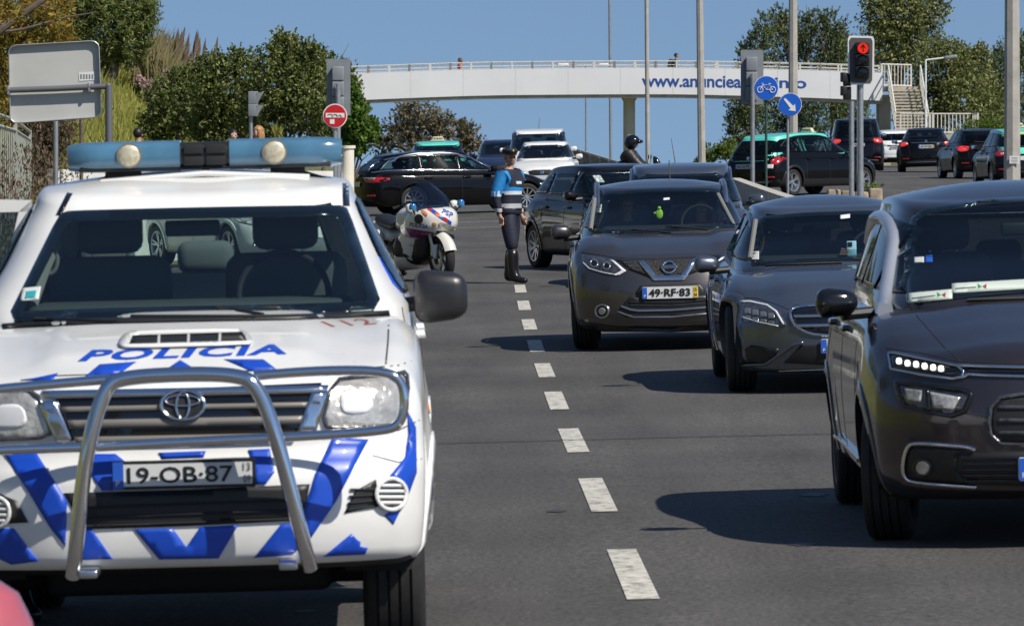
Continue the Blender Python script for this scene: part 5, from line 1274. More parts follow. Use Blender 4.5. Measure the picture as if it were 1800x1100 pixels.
def leaves_obj(name, blobs, n, size, m, parent=None, asp=.5, clump=.32, up=0., shell=.55, seed=None, sprig=.3):
    rg = random.Random(seed if seed is not None else int(n+blobs[0][0][0]*100))
    vs = []; fs = []; vol = [b[1][0]*b[1][1]*b[1][2] for b in blobs]; tot = sum(v**.67 for v in vol)
    def leaf(p, s, d):
        e = d.cross(Vector((rg.gauss(0, 1), rg.gauss(0, 1), rg.gauss(0, 1)))).normalized(); k = len(vs)
        vs.extend((p-d*s*.5, p+e*s*asp*.5, p+d*s*.5, p-e*s*asp*.5)); fs.append((k, k+1, k+2, k+3))
    for (c, r), v in zip(blobs, vol):
        nb = int(n*v**.67/tot); nc = max(8, nb//22); ctr = []; C = Vector(c)
        for _ in range(nc):
            d = Vector((rg.gauss(0, 1), rg.gauss(0, 1), rg.gauss(0, 1))).normalized(); q = shell+(1.05-shell)*rg.random()**.7
            ctr.append((C+Vector((d.x*r[0]*q, d.y*r[1]*q, d.z*r[2]*q)), rg.uniform(.35, 1.1), Vector((rg.uniform(-.5, .5), rg.uniform(-.5, .5), rg.uniform(-.2, .9)))))
        cs = clump*min(r)
        for _ in range(int(nb*(1-sprig))):
            cc, w_, bias = rg.choice(ctr); g = cs*w_; p = cc+Vector((rg.gauss(0, g), rg.gauss(0, g), rg.gauss(0, g*.7)))
            leaf(p, size*(.5+rg.random()), (Vector((rg.gauss(0, 1), rg.gauss(0, 1), rg.gauss(0, 1)+up*2))+bias).normalized())
        for _ in range(max(2, int(nb*sprig/12))):   # twigs that stick out of the crown
            d = Vector((rg.gauss(0, 1), rg.gauss(0, 1), rg.gauss(0, 1)+.35)).normalized(); p = C+Vector((d.x*r[0], d.y*r[1], d.z*r[2]))*rg.uniform(.85, 1.05)
            g = (d+Vector((0, 0, .5))).normalized(); L = min(r)*rg.uniform(.25, .8)
            for i in range(12):
                t = rg.random(); leaf(p+g*L*t+Vector((rg.gauss(0, 1), rg.gauss(0, 1), rg.gauss(0, 1)))*L*.10*(1.2-t), size*(.5+.8*rg.random()), Vector((rg.gauss(0, 1), rg.gauss(0, 1), rg.gauss(0, 1)+up*2)).normalized())
    return addmesh(name, vs, fs, m, parent)
def limb_mesh(base, tips, r0, rg, m, parent, name='trunk'):
    q = MB(); base = Vector(base)
    top = sum((Vector(t) for t in tips), Vector())/len(tips); fork = base.lerp(top, .45)+Vector((rg.uniform(-.1, .1), 0, 0))
    q.tube([base, base.lerp(fork, .5)+Vector((rg.uniform(-.08, .08), 0, 0)), fork], [r0, r0*.8, r0*.65], 8)
    for t in tips:
        t = Vector(t); mid = fork.lerp(t, .5)+Vector((rg.uniform(-.2, .2), rg.uniform(-.2, .2), .15)); q.tube([fork, mid, t], [r0*.55, r0*.35, r0*.1], 6)
        for _ in range(3):
            e = mid.lerp(t, rg.random())+Vector((rg.uniform(-1, 1), rg.uniform(-1, 1), rg.uniform(-.2, .8)))*max(.2, (t-fork).length*.3); q.tube([mid, e], [r0*.2, r0*.05], 4)
    return q.build(name, m, parent)
def plant(name, label, cat, Y, blobs_px, n, size, m, group=None, bark=None, r0=.12, depth=.8, base_px=None, **kw):
    """blobs_px: (px, py, rx, ry) in picture pixels at depth Y, turned into metres"""
    rg = random.Random(int(blobs_px[0][0]*7+Y)); k = Y/FP; bl = []
    for i, (px, py, rx, ry) in enumerate(blobs_px):
        dy = rg.uniform(-.5, .5)*rx*k; c = P(px, py, Y); bl.append(((c.x, Y+dy, c.z), (rx*k, max(rx, ry)*k*depth, ry*k)))
    bx = bl[0][0][0] if base_px is None else (base_px-900)*k
    gz = G(bx, Y)+hill(bx, Y)
    root = empty(name, (bx, Y, gz), label, cat, group)
    bl2 = [((c[0]-bx, c[1]-Y, c[2]-gz), r) for c, r in bl]
    leaves_obj('crown' if 'tree' in name or 'pine' in name else 'foliage', bl2, n, size, m, root, seed=int(blobs_px[0][0]+Y), **kw)
    limb_mesh((0, 0, -.05), [(c[0], c[1], c[2]+r[2]*.2) for c, r in bl2], r0, rg, bark or BARK, root, 'trunk' if 'tree' in name or 'pine' in name else 'stem')
    return root
def build_plants():
    gL = 'shrubs and trees on the bank'
    plant('pine_tree', 'dark pine at the top of the grassy bank, tallest on that side', 'tree', 142, [(190, 50, 60, 55), (235, 30, 40, 40), (150, 10, 60, 40), (225, 85, 35, 30), (175, 100, 40, 22), (255, 15, 18, 30), (120, 60, 34, 40), (250, 60, 20, 20)], 26000, .15, LEAF['bush'], gL, asp=.2, r0=.2, base_px=190, clump=.2, sprig=.5)
    plant('deciduous_tree', 'yellow and rust leaved tree behind the blank back of the large sign', 'tree', 112, [(40, 60, 60, 60), (70, 20, 60, 30), (0, 30, 40, 50), (30, 120, 46, 50), (105, 90, 28, 46), (10, 180, 40, 50)], 16000, .085, LEAF['autumn'], gL, asp=.35, r0=.16, base_px=20, shell=.2)
    q = MB(); a = [P(-30, 75, 60), P(15, 42, 60), P(50, 18, 60), P(90, -10, 60)]; q.tube(a, [.05, .045, .035, .03], 8)
    q.tube([P(-20, 60, 60), P(40, 52, 60), P(120, 30, 60), P(170, 22, 60)], [.02, .018, .012, .006], 6); q.tube([P(15, 42, 60), P(60, 10, 60), P(100, 14, 60)], [.015, .01, .005], 6)
    base = P(-60, 110, 60); q.tube([Vector((base.x-.3, 60, G(-6, 60)-.05)), Vector((base.x-.1, 60, 1.6)), P(-30, 75, 60)], [.12, .09, .05], 8)
    t = empty('deciduous_tree', (0, 0, 0), 'bare grey tree reaching a thick branch across the upper corner', 'tree', gL); q.build('branch', BARK, t)
    leaves_obj('crown', [(tuple(P(60, 25, 60)), (.5, .4, .2)), (tuple(P(10, 15, 60)), (.4, .3, .2))], 260, .07, LEAF['autumn'], t, asp=.4)
    # shrubs of the bank
    sh = [('dense green shrub nearest the pine, below the tall reeds', 124, [(300, 190, 40, 50), (275, 225, 30, 30), (325, 150, 30, 30), (340, 205, 30, 40)], 5200),
          ('rounded green shrub behind the small side-on traffic signal', 119, [(400, 160, 55, 55), (375, 215, 50, 40), (430, 205, 50, 48), (365, 130, 26, 28), (420, 110, 26, 22)], 8200),
          ('tallest shrub, its leafy tip standing clear against the sky', 116, [(490, 150, 50, 60), (500, 90, 24, 30), (520, 110, 40, 40), (470, 210, 50, 42), (540, 190, 46, 55), (497, 68, 10, 14), (545, 95, 22, 18)], 9000),
          ('shrub behind the no entry sign, darker than its neighbours', 118, [(570, 170, 45, 60), (590, 220, 40, 36), (560, 120, 30, 28), (605, 160, 22, 40)], 6500)]
    for lb, Y, bl, n in sh: plant('shrub', lb, 'shrub', Y, bl, int(n*2.1), .085, LEAF['bush'], gL, r0=.07, asp=.5, clump=.2, shell=.4, sprig=.5)
    plant('leafy_tree', 'small bright green tree growing out of the white planter pillar', 'tree', 104, [(625, 205, 20, 34), (635, 235, 26, 20), (620, 165, 12, 22), (612, 245, 24, 14), (652, 225, 12, 16), (628, 262, 16, 12)], 6500, .08, LEAF['bright'], None, r0=.05, base_px=612, asp=.75)
    plant('shrub', 'brown creeper thicket between the railing and the white wall', 'shrub', 92, [(75, 250, 40, 50), (60, 310, 30, 30), (110, 230, 26, 40), (70, 200, 30, 26)], 11000, .055, LEAF['ivy'], gL, r0=.05, shell=.2, asp=.4)
    plant('flowering_tree', 'leaning twigs with pale pink blossom among the reeds', 'shrub', 128, [(265, 150, 26, 8), (290, 160, 18, 9), (245, 140, 12, 6), (300, 135, 12, 10)], 900, .10, LEAF['pink'], gL, r0=.04, shell=.1)
    plant('spiky_plant', 'small pale spiky yucca at the foot of the shrubs', 'plant', 104, [(487, 238, 9, 12)], 140, .28, LEAF['grass'], gL, asp=.1, up=1.5, r0=.03)
    # reeds
    rg = random.Random(3); vs = []; fs = []; v2 = []; f2 = []
    for _ in range(3400):
        px = rg.gauss(318, 26); X = (px-900)/FP*146; Y = 146+rg.uniform(-3, 3); zb = G(X, Y)+hill(X, Y)+rg.uniform(0, .5); h = rg.uniform(1.0, 2.1)*(1-.0045*abs(px-290)); a = rg.uniform(-.5, .5); w_ = .025
        k = len(vs); vs += [(X-w_, Y, zb), (X+w_, Y, zb), (X+a*.3+w_*.8, Y, zb+h*.6), (X+a*.3-w_*.8, Y, zb+h*.6), (X+a, Y+.1, zb+h*.9)]; fs += [(k, k+1, k+2, k+3), (k+3, k+2, k+4)]
    for i in range(60):
        px = 246+i*2.0+rg.uniform(-3, 3); p = P(px, 0, 145); X = p.x; Y = 145+rg.uniform(-1, 1); zb = G(X, Y)+hill(X, Y)+.8; ztop = P(px, 62+abs(px-300)*.28+rg.uniform(-16, 40), Y).z; ln = rg.uniform(.10, .35)
        k = len(v2); v2 += [(X-.012, Y, zb), (X+.012, Y, zb), (X+ln*.6+.012, Y, ztop-.5), (X+ln*.6-.012, Y, ztop-.5)]; f2.append((k, k+1, k+2, k+3))
        for j in range(10):
            t = j/9; cx, cz = X+ln*(.6+.4*t), ztop-.5+.5*t; k = len(v2); ww = .045*math.sin(math.pi*(t*.8+.15)); v2 += [(cx-ww, Y-.02, cz-.06), (cx+ww, Y+.02, cz-.03), (cx+ww*.7, Y, cz+.08), (cx-ww*.5, Y, cz+.07)]; f2.append((k, k+1, k+2, k+3))
    tag(addmesh('reeds', vs, fs, LEAF['reed']), kind='stuff'); tag(addmesh('reed_plumes', v2, f2, LEAF['plume']), kind='stuff')
    vs = []; fs = []
    for _ in range(26000):
        Y = rg.uniform(96, 150); X = rg.uniform(-.088, -.045)*Y; zb = G(X, Y)+hill(X, Y)-.05; h = rg.uniform(.12, .42); a = rg.uniform(-.2, .2); w_ = rg.uniform(.012, .03); k = len(vs)
        vs += [(X-w_, Y, zb), (X+w_, Y+rg.uniform(-.03, .03), zb), (X+a, Y+rg.uniform(-.1, .1), zb+h)]; fs.append((k, k+1, k+2))
    tag(addmesh('grass', vs, fs, LEAF['grass']), kind='stuff')
    # beyond the bridge
    plant('far_tree', 'airy grey-brown tree seen under the footbridge, widest of the two', 'tree', 300, [(740, 212, 42, 30), (700, 225, 30, 22), (775, 222, 30, 26), (735, 250, 60, 20), (670, 255, 22, 18), (715, 195, 22, 14)], 9000, .2, LEAF['euca'], None, r0=.22, shell=.15, asp=.4, clump=.22)
    plant('far_tree', 'smaller grey-brown tree rising behind the small navy car', 'tree', 310, [(820, 240, 24, 24), (838, 255, 18, 14), (800, 262, 24, 14), (815, 222, 12, 12)], 3600, .2, LEAF['euca'], None, r0=.15, shell=.15, asp=.4, clump=.22)
    gR = 'trees behind the footbridge'
    R_ = [('pine_tree', 'slim conifer at the open end of the row, touching the sky', 285, [(1330, 100, 24, 40), (1318, 170, 30, 50), (1345, 60, 22, 30), (1322, 230, 34, 40), (1308, 100, 12, 24), (1300, 215, 20, 36), (1296, 262, 26, 16)], 7500, .27, 'pine'),
          ('pine_tree', 'broad conifer behind the blue bicycle sign', 290, [(1395, 60, 36, 30), (1405, 110, 46, 50), (1385, 190, 46, 50), (1370, 35, 16, 22), (1430, 40, 16, 22), (1400, 240, 44, 30)], 10500, .27, 'pine'),
          ('pine_tree', 'conifer behind the red traffic signal', 288, [(1460, 50, 26, 26), (1465, 110, 30, 50), (1455, 200, 46, 46), (1475, 80, 14, 34), (1500, 215, 32, 40), (1448, 28, 8, 14)], 8500, .27, 'pine'),
          ('leafy_tree', 'tall dark olive tree above the red traffic signal', 300, [(1575, 30, 55, 40), (1550, 90, 42, 50), (1600, 80, 50, 46), (1630, 20, 36, 30), (1560, 0, 45, 26)], 10500, .27, 'olive'),
          ('leafy_tree', 'pale olive tree behind the steps of the footbridge', 292, [(1650, 130, 46, 50), (1690, 170, 44, 50), (1640, 200, 46, 40), (1670, 100, 34, 22), (1600, 190, 30, 40)], 11000, .25, 'olive'),
          ('leafy_tree', 'olive tree next to the tall concrete lamp post', 300, [(1715, 130, 30, 44), (1740, 190, 34, 40), (1690, 110, 20, 24), (1720, 100, 16, 18)], 6500, .25, 'olive'),
          ('leafy_tree', 'dark tree at the edge of the picture behind the lamp post', 305, [(1790, 150, 44, 70), (1770, 200, 40, 40), (1756, 130, 18, 44), (1800, 90, 30, 30)], 8500, .27, 'pine')]
    for nm, lb, Y, bl, n, sz, mm in R_: plant(nm, lb, 'tree', Y, bl, int(n*1.8), sz*.66, LEAF[mm], gR, r0=.25, asp=.3 if mm == 'pine' else .5, clump=.2, shell=.35, sprig=.55 if mm == 'pine' else .42, up=.5 if mm == 'pine' else 0.)
    plant('hedge', 'bright green hedge in front of the lamp post trees', 'hedge', 232, [(1725, 228, 34, 16), (1750, 235, 26, 18), (1700, 240, 24, 12), (1776, 238, 26, 16)], 9000, .09, LEAF['hedge'], None, r0=.05)
    plant('shrub', 'low yellow-green shrub by the rear window of the black and teal taxi', 'shrub', 180, [(1252, 270, 16, 16), (1275, 262, 14, 16), (1240, 282, 18, 10)], 3200, .08, LEAF['hedge'], None, r0=.04)
    plant('shrub', 'ragged dark undergrowth below the footbridge', 'shrub', 270, [(1290, 262, 22, 20), (1340, 270, 40, 14), (1420, 272, 50, 12)], 2600, .2, LEAF['bush'], None, r0=.06)
# ------------------------------------------------------------------ street furniture and footbridge
GALV = mat('galvanised_steel', (.34, .36, .38), .45, .6, noise=.15, nscale=8)
GREYP = mat('signal_grey', (.20, .22, .24), .5, noise=.08, nscale=6)
SIGNB = mat('sign_blue', (.008, .10, .52), .4)
SIGNW = mat('sign_white', (.70, .70, .68), .4)
SIGNR = mat('sign_red', (.50, .012, .015), .4)
def post(px, y0, y1, Y, w_, name, label, cat, m, group=None, n=12, par=None, slant=0):
    k = Y/FP; X = (px-900)*k; zt = P(px, y0, Y).z; zb = G(X, Y)-.05 if y1 is None else P(px, y1, Y).z; r = w_*k/2
    q = MB(); q.tube([(X+slant, Y, zb), (X, Y, zt)], [r*1.05, r*.97], n, 0)
    if n <= 8:
        q.sm = [False]*len(q.sm)
    o = q.build(name, m, par)
    return tag(o, label, cat, group) if par is None else o
def disc(q, c, r, t=.02, n=32, mi=0, axis='y'): q.plate(circ(c[0], c[2], r, r, n), 'y', t, (0, c[1], 0), mi)
def poly_px(q, pts, Y, t=.01, mi=0):
    v = [P(a, b, Y) for a, b in pts]; q.plate([(p.x, p.z) for p in v], 'y', t, (0, Y, 0), mi)
def signal_back(name, label, px, y0, y1, wpx, Y, postw, group='traffic signals', base=None):
    k = Y/FP; root = empty(name, (0, 0, 0), label, 'traffic signal', group); ym = y0
    q = MB(); poly_px(q, [(px-wpx/2, y0+2), (px-wpx/2+2, y0), (px+wpx/2-2, y0), (px+wpx/2, y0+2), (px+wpx/2, y1), (px-wpx/2, y1)], Y, .02); q.build('backing_board', GREYP, root)
    h = y1-y0
    for i in range(3):
        q = MB(); a = P(px-wpx*.02, y0+h*(.14+.27*i+.12), Y-.10); q.box(a, (wpx*.5*k, .16, h*.255*k), bev=.02); q.build('signal_section', GREYP, root)
    q = MB(); X = P(px, 0, Y).x; q.tube([(X, Y-.24, G(X, Y)-.05), (X, Y-.24, P(px, y0+h*.45, Y).z)], postw*k/2, 12); q.build('post', GALV, root)
    q = MB(); z = P(px, y0+h*.5, Y).z; q.box((X, Y-.2, z), (.1, .14, .05)); q.build('bracket', GALV, root)
    return root
def build_street():
    # back of the large sign
    Y = 62; root = empty('road_sign', (0, 0, 0), 'blank grey back of a large rounded road sign held by a bent pipe', 'road sign')
    pts = [(16+u*158+v*3+u*v*2, 81-u*9+v*(136-2*u)) for u, v in rrect(0, 0, 1, 1, .085)]; q = MB(); poly_px(q, pts, Y, .02); q.build('panel', mat('sign_back', (.50, .50, .48), .5, .1, noise=.06, nscale=2), root)
    q = MB(); c = [P(a, b, Y) for a, b in pts]; nn = len(c); dv = Vector((0, .06, 0)); q.add([v-dv for v in c]+[v for v in c]+[v-dv+Vector((0, 0, 0)) for v in c]+[v for v in c], [(i, (i+1) % nn, nn+(i+1) % nn, nn+i) for i in range(nn)]); q.tube([v-dv for v in c], .008, 6, closed=True); q.build('panel_rim', GALV, root)
    q = MB(); q.tube([P(12, 159, Y-.08), P(100, 156, Y-.08), P(186, 152, Y-.08)], .032, 12); q.tube([P(191, 149, Y-.08), Vector((P(192, 0, Y-.08).x, Y-.08, G(-4.4, Y)-.05))], .040, 12); q.ball(P(190, 152, Y-.08), .04, 8); q.build('bent_pipe', mat('pipe_grey', (.16, .165, .18), .45, .4), root)
    for px, py in ((15, 159), (157, 154)): q = MB(); q.box(P(px, py, Y-.06), (.03, .10, .10), bev=.008); q.build('clamp', GALV, root)
    q = MB(); poly_px(q, [(138, 128), (166, 126), (167, 141), (139, 143)], Y-.014, .002); st = q.build('maker_label', SIGNW, root)
    for i in range(5): q = MB(); poly_px(q, [(141+i*5, 131), (144+i*5, 131), (144+i*5, 139), (141+i*5, 139)], Y-.016, .002); q.build('label_mark', GREYP, st)
    post(98, 213, None, 60, 9, 'sign_post', 'slim grey post standing under the large blank sign', 'post', GALV)
    post(143, 205, None, 88, 7, 'wooden_post', 'weathered wooden post on the bank behind the blue light bar', 'post', BARK)
    # railing fence with creeper
    fp = [(-40, 188, 52), (27, 212, 68), (53, 232, 84)]; fm = mat('fence_paint', (.33, .35, .31), .6, noise=.15, nscale=10)
    root = empty('railing_fence', (0, 0, 0), 'pale green metal railing overgrown with dry creeper', 'fence')
    tops = [P(a, b, y) for a, b, y in fp]
    for t in tops:
        q = MB(); q.box((t.x, t.y, (t.z+G(t.x, t.y))/2), (.045, .045, t.z-G(t.x, t.y)+.05)); q.build('fence_post', fm, root)
    for a, b in zip(tops, tops[1:]):
        for dz in (0, -.12):
            q = MB(); q.tube([a+Vector((0, 0, dz)), b+Vector((0, 0, dz))], .02, 6); q.build('top_rail', fm, root)
        q = MB()
        for i in range(1, 16): t = a.lerp(b, i/16); q.box((t.x, t.y, (t.z-.1+G(t.x, t.y))/2), (.014, .014, t.z-.1-G(t.x, t.y)))
        o = q.build('picket_infill', fm, root); o['kind'] = 'stuff'
        m_ = (a+b)/2; leaves_obj('creeper', [((m_.x, m_.y, .9+G(m_.x, m_.y)), (abs(b.x-a.x)*.5, abs(b.y-a.y)*.5, 1.0))], 9000, .055, LEAF['ivy'], root, shell=.05, clump=.5, asp=.35, up=1.2)
    # white wall
    ww = mat('white_wall', (.66, .65, .61), .8, noise=.08, nscale=2, bump=.15, bscale=20)
    a = P(92, 298, 88); b = P(596, 301, 100); q = MB(); d = (b-a); n = 1
    vs = []
    for p in (a, b):
        g = G(p.x, p.y)-.1
        vs += [(p.x, p.y, g), (p.x, p.y, p.z), (p.x+.05, p.y+.22, p.z), (p.x+.05, p.y+.22, g)]
    q.add(vs, [(0, 1, 5, 4), (1, 2, 6, 5), (2, 3, 7, 6), (3, 2, 1, 0), (4, 5, 6, 7)]); tag(q.build('garden_wall', ww), 'white rendered wall along the foot of the bank', 'wall')
    q = MB(); p = P(89, 297, 87.8); q.box((p.x, p.y, (p.z+.1)/2), (.09, .2, p.z-.1)); tag(q.build('gate_post', GALV), 'square grey post at the near end of the white wall', 'post')
    q = MB(); p = P(611, 256, 100); q.lathe([(.115, -.1), (.115, p.z-.06), (.14, p.z-.05), (.14, p.z), (.0, p.z)], 20, 'z', (p.x, 100, G(p.x, 100)*0)); tag(q.build('planter_pillar', mat('cream_render', (.70, .66, .55), .8, noise=.08, nscale=3)), 'round cream pillar beside the roof of the police pickup', 'pillar')
    # signals
    s = signal_back('traffic_signal', 'back of a grey signal head above the red no entry sign', 595, 104, 203, 42, 97, 9)
    Yn = 96.3; rs = empty('no_entry_sign', (0, 0, 0), 'round red no entry sign with scribbled white bar and sticker', 'road sign')
    c = P(589, 204, Yn); k = Yn/FP
    q = MB(); disc(q, c, 21.5*k, .02); q.build('sign_face', SIGNW, rs); q = MB(); disc(q, c-Vector((0, .014, 0)), 19.6*k, .01); q.build('red_disc', SIGNR, rs)
    q = MB(); q.box(c-Vector((0, .022, -.01)), (33*k, .006, 8*k)); bar = q.build('white_bar', SIGNW, rs)
    rg = random.Random(5); q = MB()
    zz = [c+Vector(((-13+i*1.5)*k, -.03, (1+rg.uniform(-2.6, 2.6))*k)) for i in range(18)]; q.tube(zz, .0045, 5); q.build('scribble', M_['ink'], bar)
    q = MB(); q.box(c+Vector((-5*k, -.022, -10*k)), (8*k, .006, 8*k)); q.build('sticker', SIGNW, rs)
    q = MB(); q.tube([c+Vector((0, .05, .1)), (c.x, Yn+.05, G(c.x, Yn)-.05)], .035, 10); q.build('sign_pole', GALV, rs)
    # small side-on pedestrian signal
    Y = 96; k = Y/FP; root = empty('pedestrian_signal', (0, 0, 0), 'small two-lamp signal seen side-on in front of the green shrub', 'traffic signal')
    for i in range(2):
        q = MB(); q.box(P(445, 172+22*i, Y), (17*k, .2, 22*k), bev=.012); b_ = q.build('signal_section', GREYP, root)
        q = MB(); a = [P(451, 163+22*i, Y-.1), P(463, 163+22*i, Y-.1), P(452, 182+22*i, Y-.1)]
        vs = a+[v+Vector((0, .2, 0)) for v in a]; q.add(vs, [(0, 1, 2), (5, 4, 3), (0, 3, 4, 1), (1, 4, 5, 2), (2, 5, 3, 0)]); q.build('visor', GREYP, b_)
    X = P(441, 0, Y).x; q = MB(); q.tube([(X, Y, G(X, Y)-.05), (X, Y, P(0, 205, Y).z)], 3.6*k, 10); q.build('post', GALV, root)
    signal_back('traffic_signal', 'back of a grey signal head standing before the footbridge banner', 1322, 88, 184, 40, 128, 8)
    # bicycle and arrow signs
    Yb = 127; rs = empty('cycle_sign', (0, 0, 0), 'round blue sign with a white bicycle', 'road sign'); k = Yb/FP; c = P(1347, 155, Yb)
    q = MB(); disc(q, c, 21.5*k, .02); q.build('sign_rim', SIGNW, rs); q = MB(); disc(q, c-Vector((0, .014, 0)), 20.6*k, .01); q.build('blue_disc', SIGNB, rs)
    def L(pts, r, nm='bicycle_mark', closed=False): q = MB(); q.tube([c+Vector((a*k, -.026, b*k)) for a, b in pts], r*k, 6, closed=closed); q.build(nm, SIGNW, rs)
    for cx in (-11, 11): L([(cx+5*math.cos(2*math.pi*i/20), -3+5*math.sin(2*math.pi*i/20)) for i in range(20)], .7, closed=True)
    L([(-11, -3), (-6, 5), (5, 5), (0, -3), (-6, 5)], .7); L([(0, -3), (11, -3), (6, 4)], .7); L([(6, 4), (11, -3)], .7); L([(-11, -3), (-5, 8), (-8, 8)], .7); L([(4, 7), (8, 7)], .9)
    q = MB(); q.tube([c+Vector((0, .06, .1)), (c.x, Yb+.06, G(c.x, Yb)-.05)], .03, 10); q.build('sign_pole', mat('green_pole', (.03, .07, .05), .5), rs)
    Ya = 126; rs = empty('arrow_sign', (0, 0, 0), 'round blue sign with a white arrow pointing down', 'road sign'); k = Ya/FP; c = P(1389, 184, Ya)
    q = MB(); disc(q, c, 20.5*k, .02); q.build('sign_rim', SIGNW, rs); q = MB(); disc(q, c-Vector((0, .014, 0)), 19.6*k, .01); q.build('blue_disc', SIGNB, rs)
    q = MB(); q.plate([(c.x+a*k, c.z+b*k) for a, b in [(-11.5, 9), (-9, 11.5), (5.5, -2.5), (8.5, 1), (9.5, -12), (-3.5, -10), (.5, -7)]], 'y', .006, (0, Ya-.024, 0)); q.build('arrow_mark', SIGNW, rs)
    q = MB(); q.tube([c+Vector((-.05, .06, .1)), (c.x-.05, Ya+.06, G(c.x, Ya)-.05)], .03, 10); q.build('sign_pole', GALV, rs)
    # red signal
    Y = 121; k = Y/FP; root = empty('traffic_signal', (0, 0, 0), 'signal showing a red arrow on a white-edged backing board', 'traffic signal', 'traffic signals')
    q = MB(); poly_px(q, chaikin([(1490, 63), (1537, 64), (1536, 150), (1491, 149)], 2, .07), Y, .02); q.build('board_edge', SIGNW, root)
    q = MB(); poly_px(q, chaikin([(1493, 66.5), (1534, 67.5), (1533, 146.5), (1494, 145.5)], 2, .07), Y-.015, .012); q.build('backing_board', mat('board_grey', (.075, .075, .08), .6), root)
    for i, yy in enumerate((85, 106, 127)):
        q = MB(); q.box(P(1516, yy, Y-.08), (24*k, .14, 20.5*k), bev=.015); se = q.build('signal_section', M_['black'], root)
        lc = P(1517, yy, Y-.16)
        q = MB(); q.lathe([(0, -.012), (6*k, -.010), (9.5*k, 0), (9.5*k, .01)], 24, 'y', lc)
        q.build('lamp_lens', mat('red_lit_lens', (.6, .02, .01), .4, emit=(1, .03, .01), es=.7) if i == 0 else M_['gloss'], se)
        q = MB(); N = 14; vs = []
        for j in range(N+1):
            a = math.pi*(j/N)*1.15-.23; vs += [lc+Vector((11*k*math.cos(a), .0, 11*k*math.sin(a))), lc+Vector((11*k*math.cos(a), -.16*(.3+.7*max(0, math.sin(a))), 11*k*math.sin(a)))]
        q.add(vs, [(2*j, 2*j+2, 2*j+3, 2*j+1) for j in range(N)]); q.build('visor', M_['black'], se)
        if i == 0: q = MB(); q.plate([(lc.x+a*k, lc.z+b*k) for a, b in [(-1, -7), (1, -7), (1, 2), (4, -1), (5, 0), (0, 7), (-5, 0), (-4, -1), (-1, 2)]], 'y', .004, (0, lc.y-.02, 0)); q.build('arrow_mask', M_['ink'], se)
    X = P(1513, 0, Y).x; q = MB(); q.tube([(X, Y+.08, G(X, Y)-.05), (X, Y+.08, P(0, 100, Y).z)], 5.2*k, 12); q.build('post', GALV, root)
    q = MB(); q.tube([(X, Y+.08, G(X, Y)-.05), (X, Y+.08, G(X, Y)+.75)], 6.2*k, 12); q.build('post_sleeve', GALV, root)
    root = empty('pedestrian_signal', (0, 0, 0), 'black hooded signal on its own post just beside the red one', 'traffic signal'); X = P(1497, 0, Y).x
    q = MB(); q.tube([(X, Y+.02, G(X, Y)-.05), (X, Y+.02, P(0, 178, Y).z)], 4.6*k, 12); q.build('post', GALV, root)
    for i in range(2): q = MB(); q.box(P(1489, 140+24*i, Y+.1), (14*k, .22, 23*k), bev=.02); q.box(P(1483, 136+24*i, Y-.06), (9*k, .2, 17*k), bev=.02, rot=Matrix.Rotation(.2, 3, 'Z')); q.build('hooded_lamp', M_['black'], root)
    post(1507, 150, None, 121.4, 2.4, 'cable_pipe', 'thin pipe between the two signal posts', 'pipe', GALV)
    # lamp posts
    con = mat('lamp_post_concrete', (.36, .345, .31), .85, noise=.15, nscale=4, bump=.2, bscale=40)
    gp = 'tall lamp posts'
    def lamp_post(label, px, Y, w_, m, n=8, top=-60, slant=0, arm=None):
        k = Y/FP; X = (px-900)*k; root = empty('lamp_post', (X, Y, 0), label, 'lamp post', gp)
        q = MB(); zb = G(X, Y)-.05 if Y < 240 else min(G(X, Y), P(0, 285, Y).z)-.3; zt = P(0, top, Y).z
        q.tube([(slant, 0, zb), (0, 0, zt)], [w_*k*.56, w_*k*.46], n); 
        if n <= 8: q.sm = [False]*len(q.sm)
        q.build('pole', m, root)
        q = MB(); q.box((0, 0, zb+.1), (w_*k*1.8, w_*k*1.8, .14), bev=.01); q.build('base_plate', m, root)
        sx = -1 if px < 1300 else 1
        q = MB(); q.tube([(0, 0, zt), (sx*.5, 0, zt+.35), (sx*1.5, 0, zt+.5)], [.05, .045, .04], 8); a_ = q.build('arm', m, root)
        q = MB(); q.box((sx*1.8, 0, zt+.5), (.7, .25, .12), bev=.05); q.build('lamp_head', GREYP, a_)
        return root
    r = lamp_post('thick square-edged concrete lamp post with a white notice', 1779, 112, 27, con)
    q = MB(); q.box((.03, -.18, P(0, 281, 112).z), (.19, .01, .15)); nt_ = q.build('notice', SIGNW, r)
    for i in range(4): q = MB(); q.box((.03, -.188, P(0, 281, 112).z+.045-.03*i), (.13, .004, .006)); q.build('notice_line', GREYP, nt_)
    lamp_post('concrete lamp post rising behind the blue arrow sign', 1394, 152, 15.5, con)
    lamp_post('leaning concrete lamp post between the rider and the bicycle sign', 1229, 150, 12.5, con, slant=.08)
    lamp_post('slim lamp post right beside the round column of the footbridge', 1136, 172, 7.5, con, n=10, slant=.05)
    lamp_post('very thin lamp post crossing behind the footbridge', 1071, 330, 5, GALV, n=10, slant=.1)
    Yl = 335; k = Yl/FP; X = (1030-900)*k; root = empty('lamp_post', (X, Yl, 0), 'thin lamp post ending just above the footbridge railing', 'lamp post', gp); zt = P(0, 114, Yl).z
    q = MB(); q.tube([(0, 0, -6), (0, 0, zt)], 1.6*k, 8); q.build('pole', GALV, root)
    for sx, pp in ((-1, 990), (1, 1062)):
        hx = (pp-1030)*k; q = MB(); q.tube([(0, 0, zt), (hx, 0, zt+.03)], .04, 6); a_ = q.build('arm', GALV, root); q = MB(); q.box((hx, 0, zt), (.65, .3, .16), bev=.06); q.build('lamp_head', SIGNW, a_)
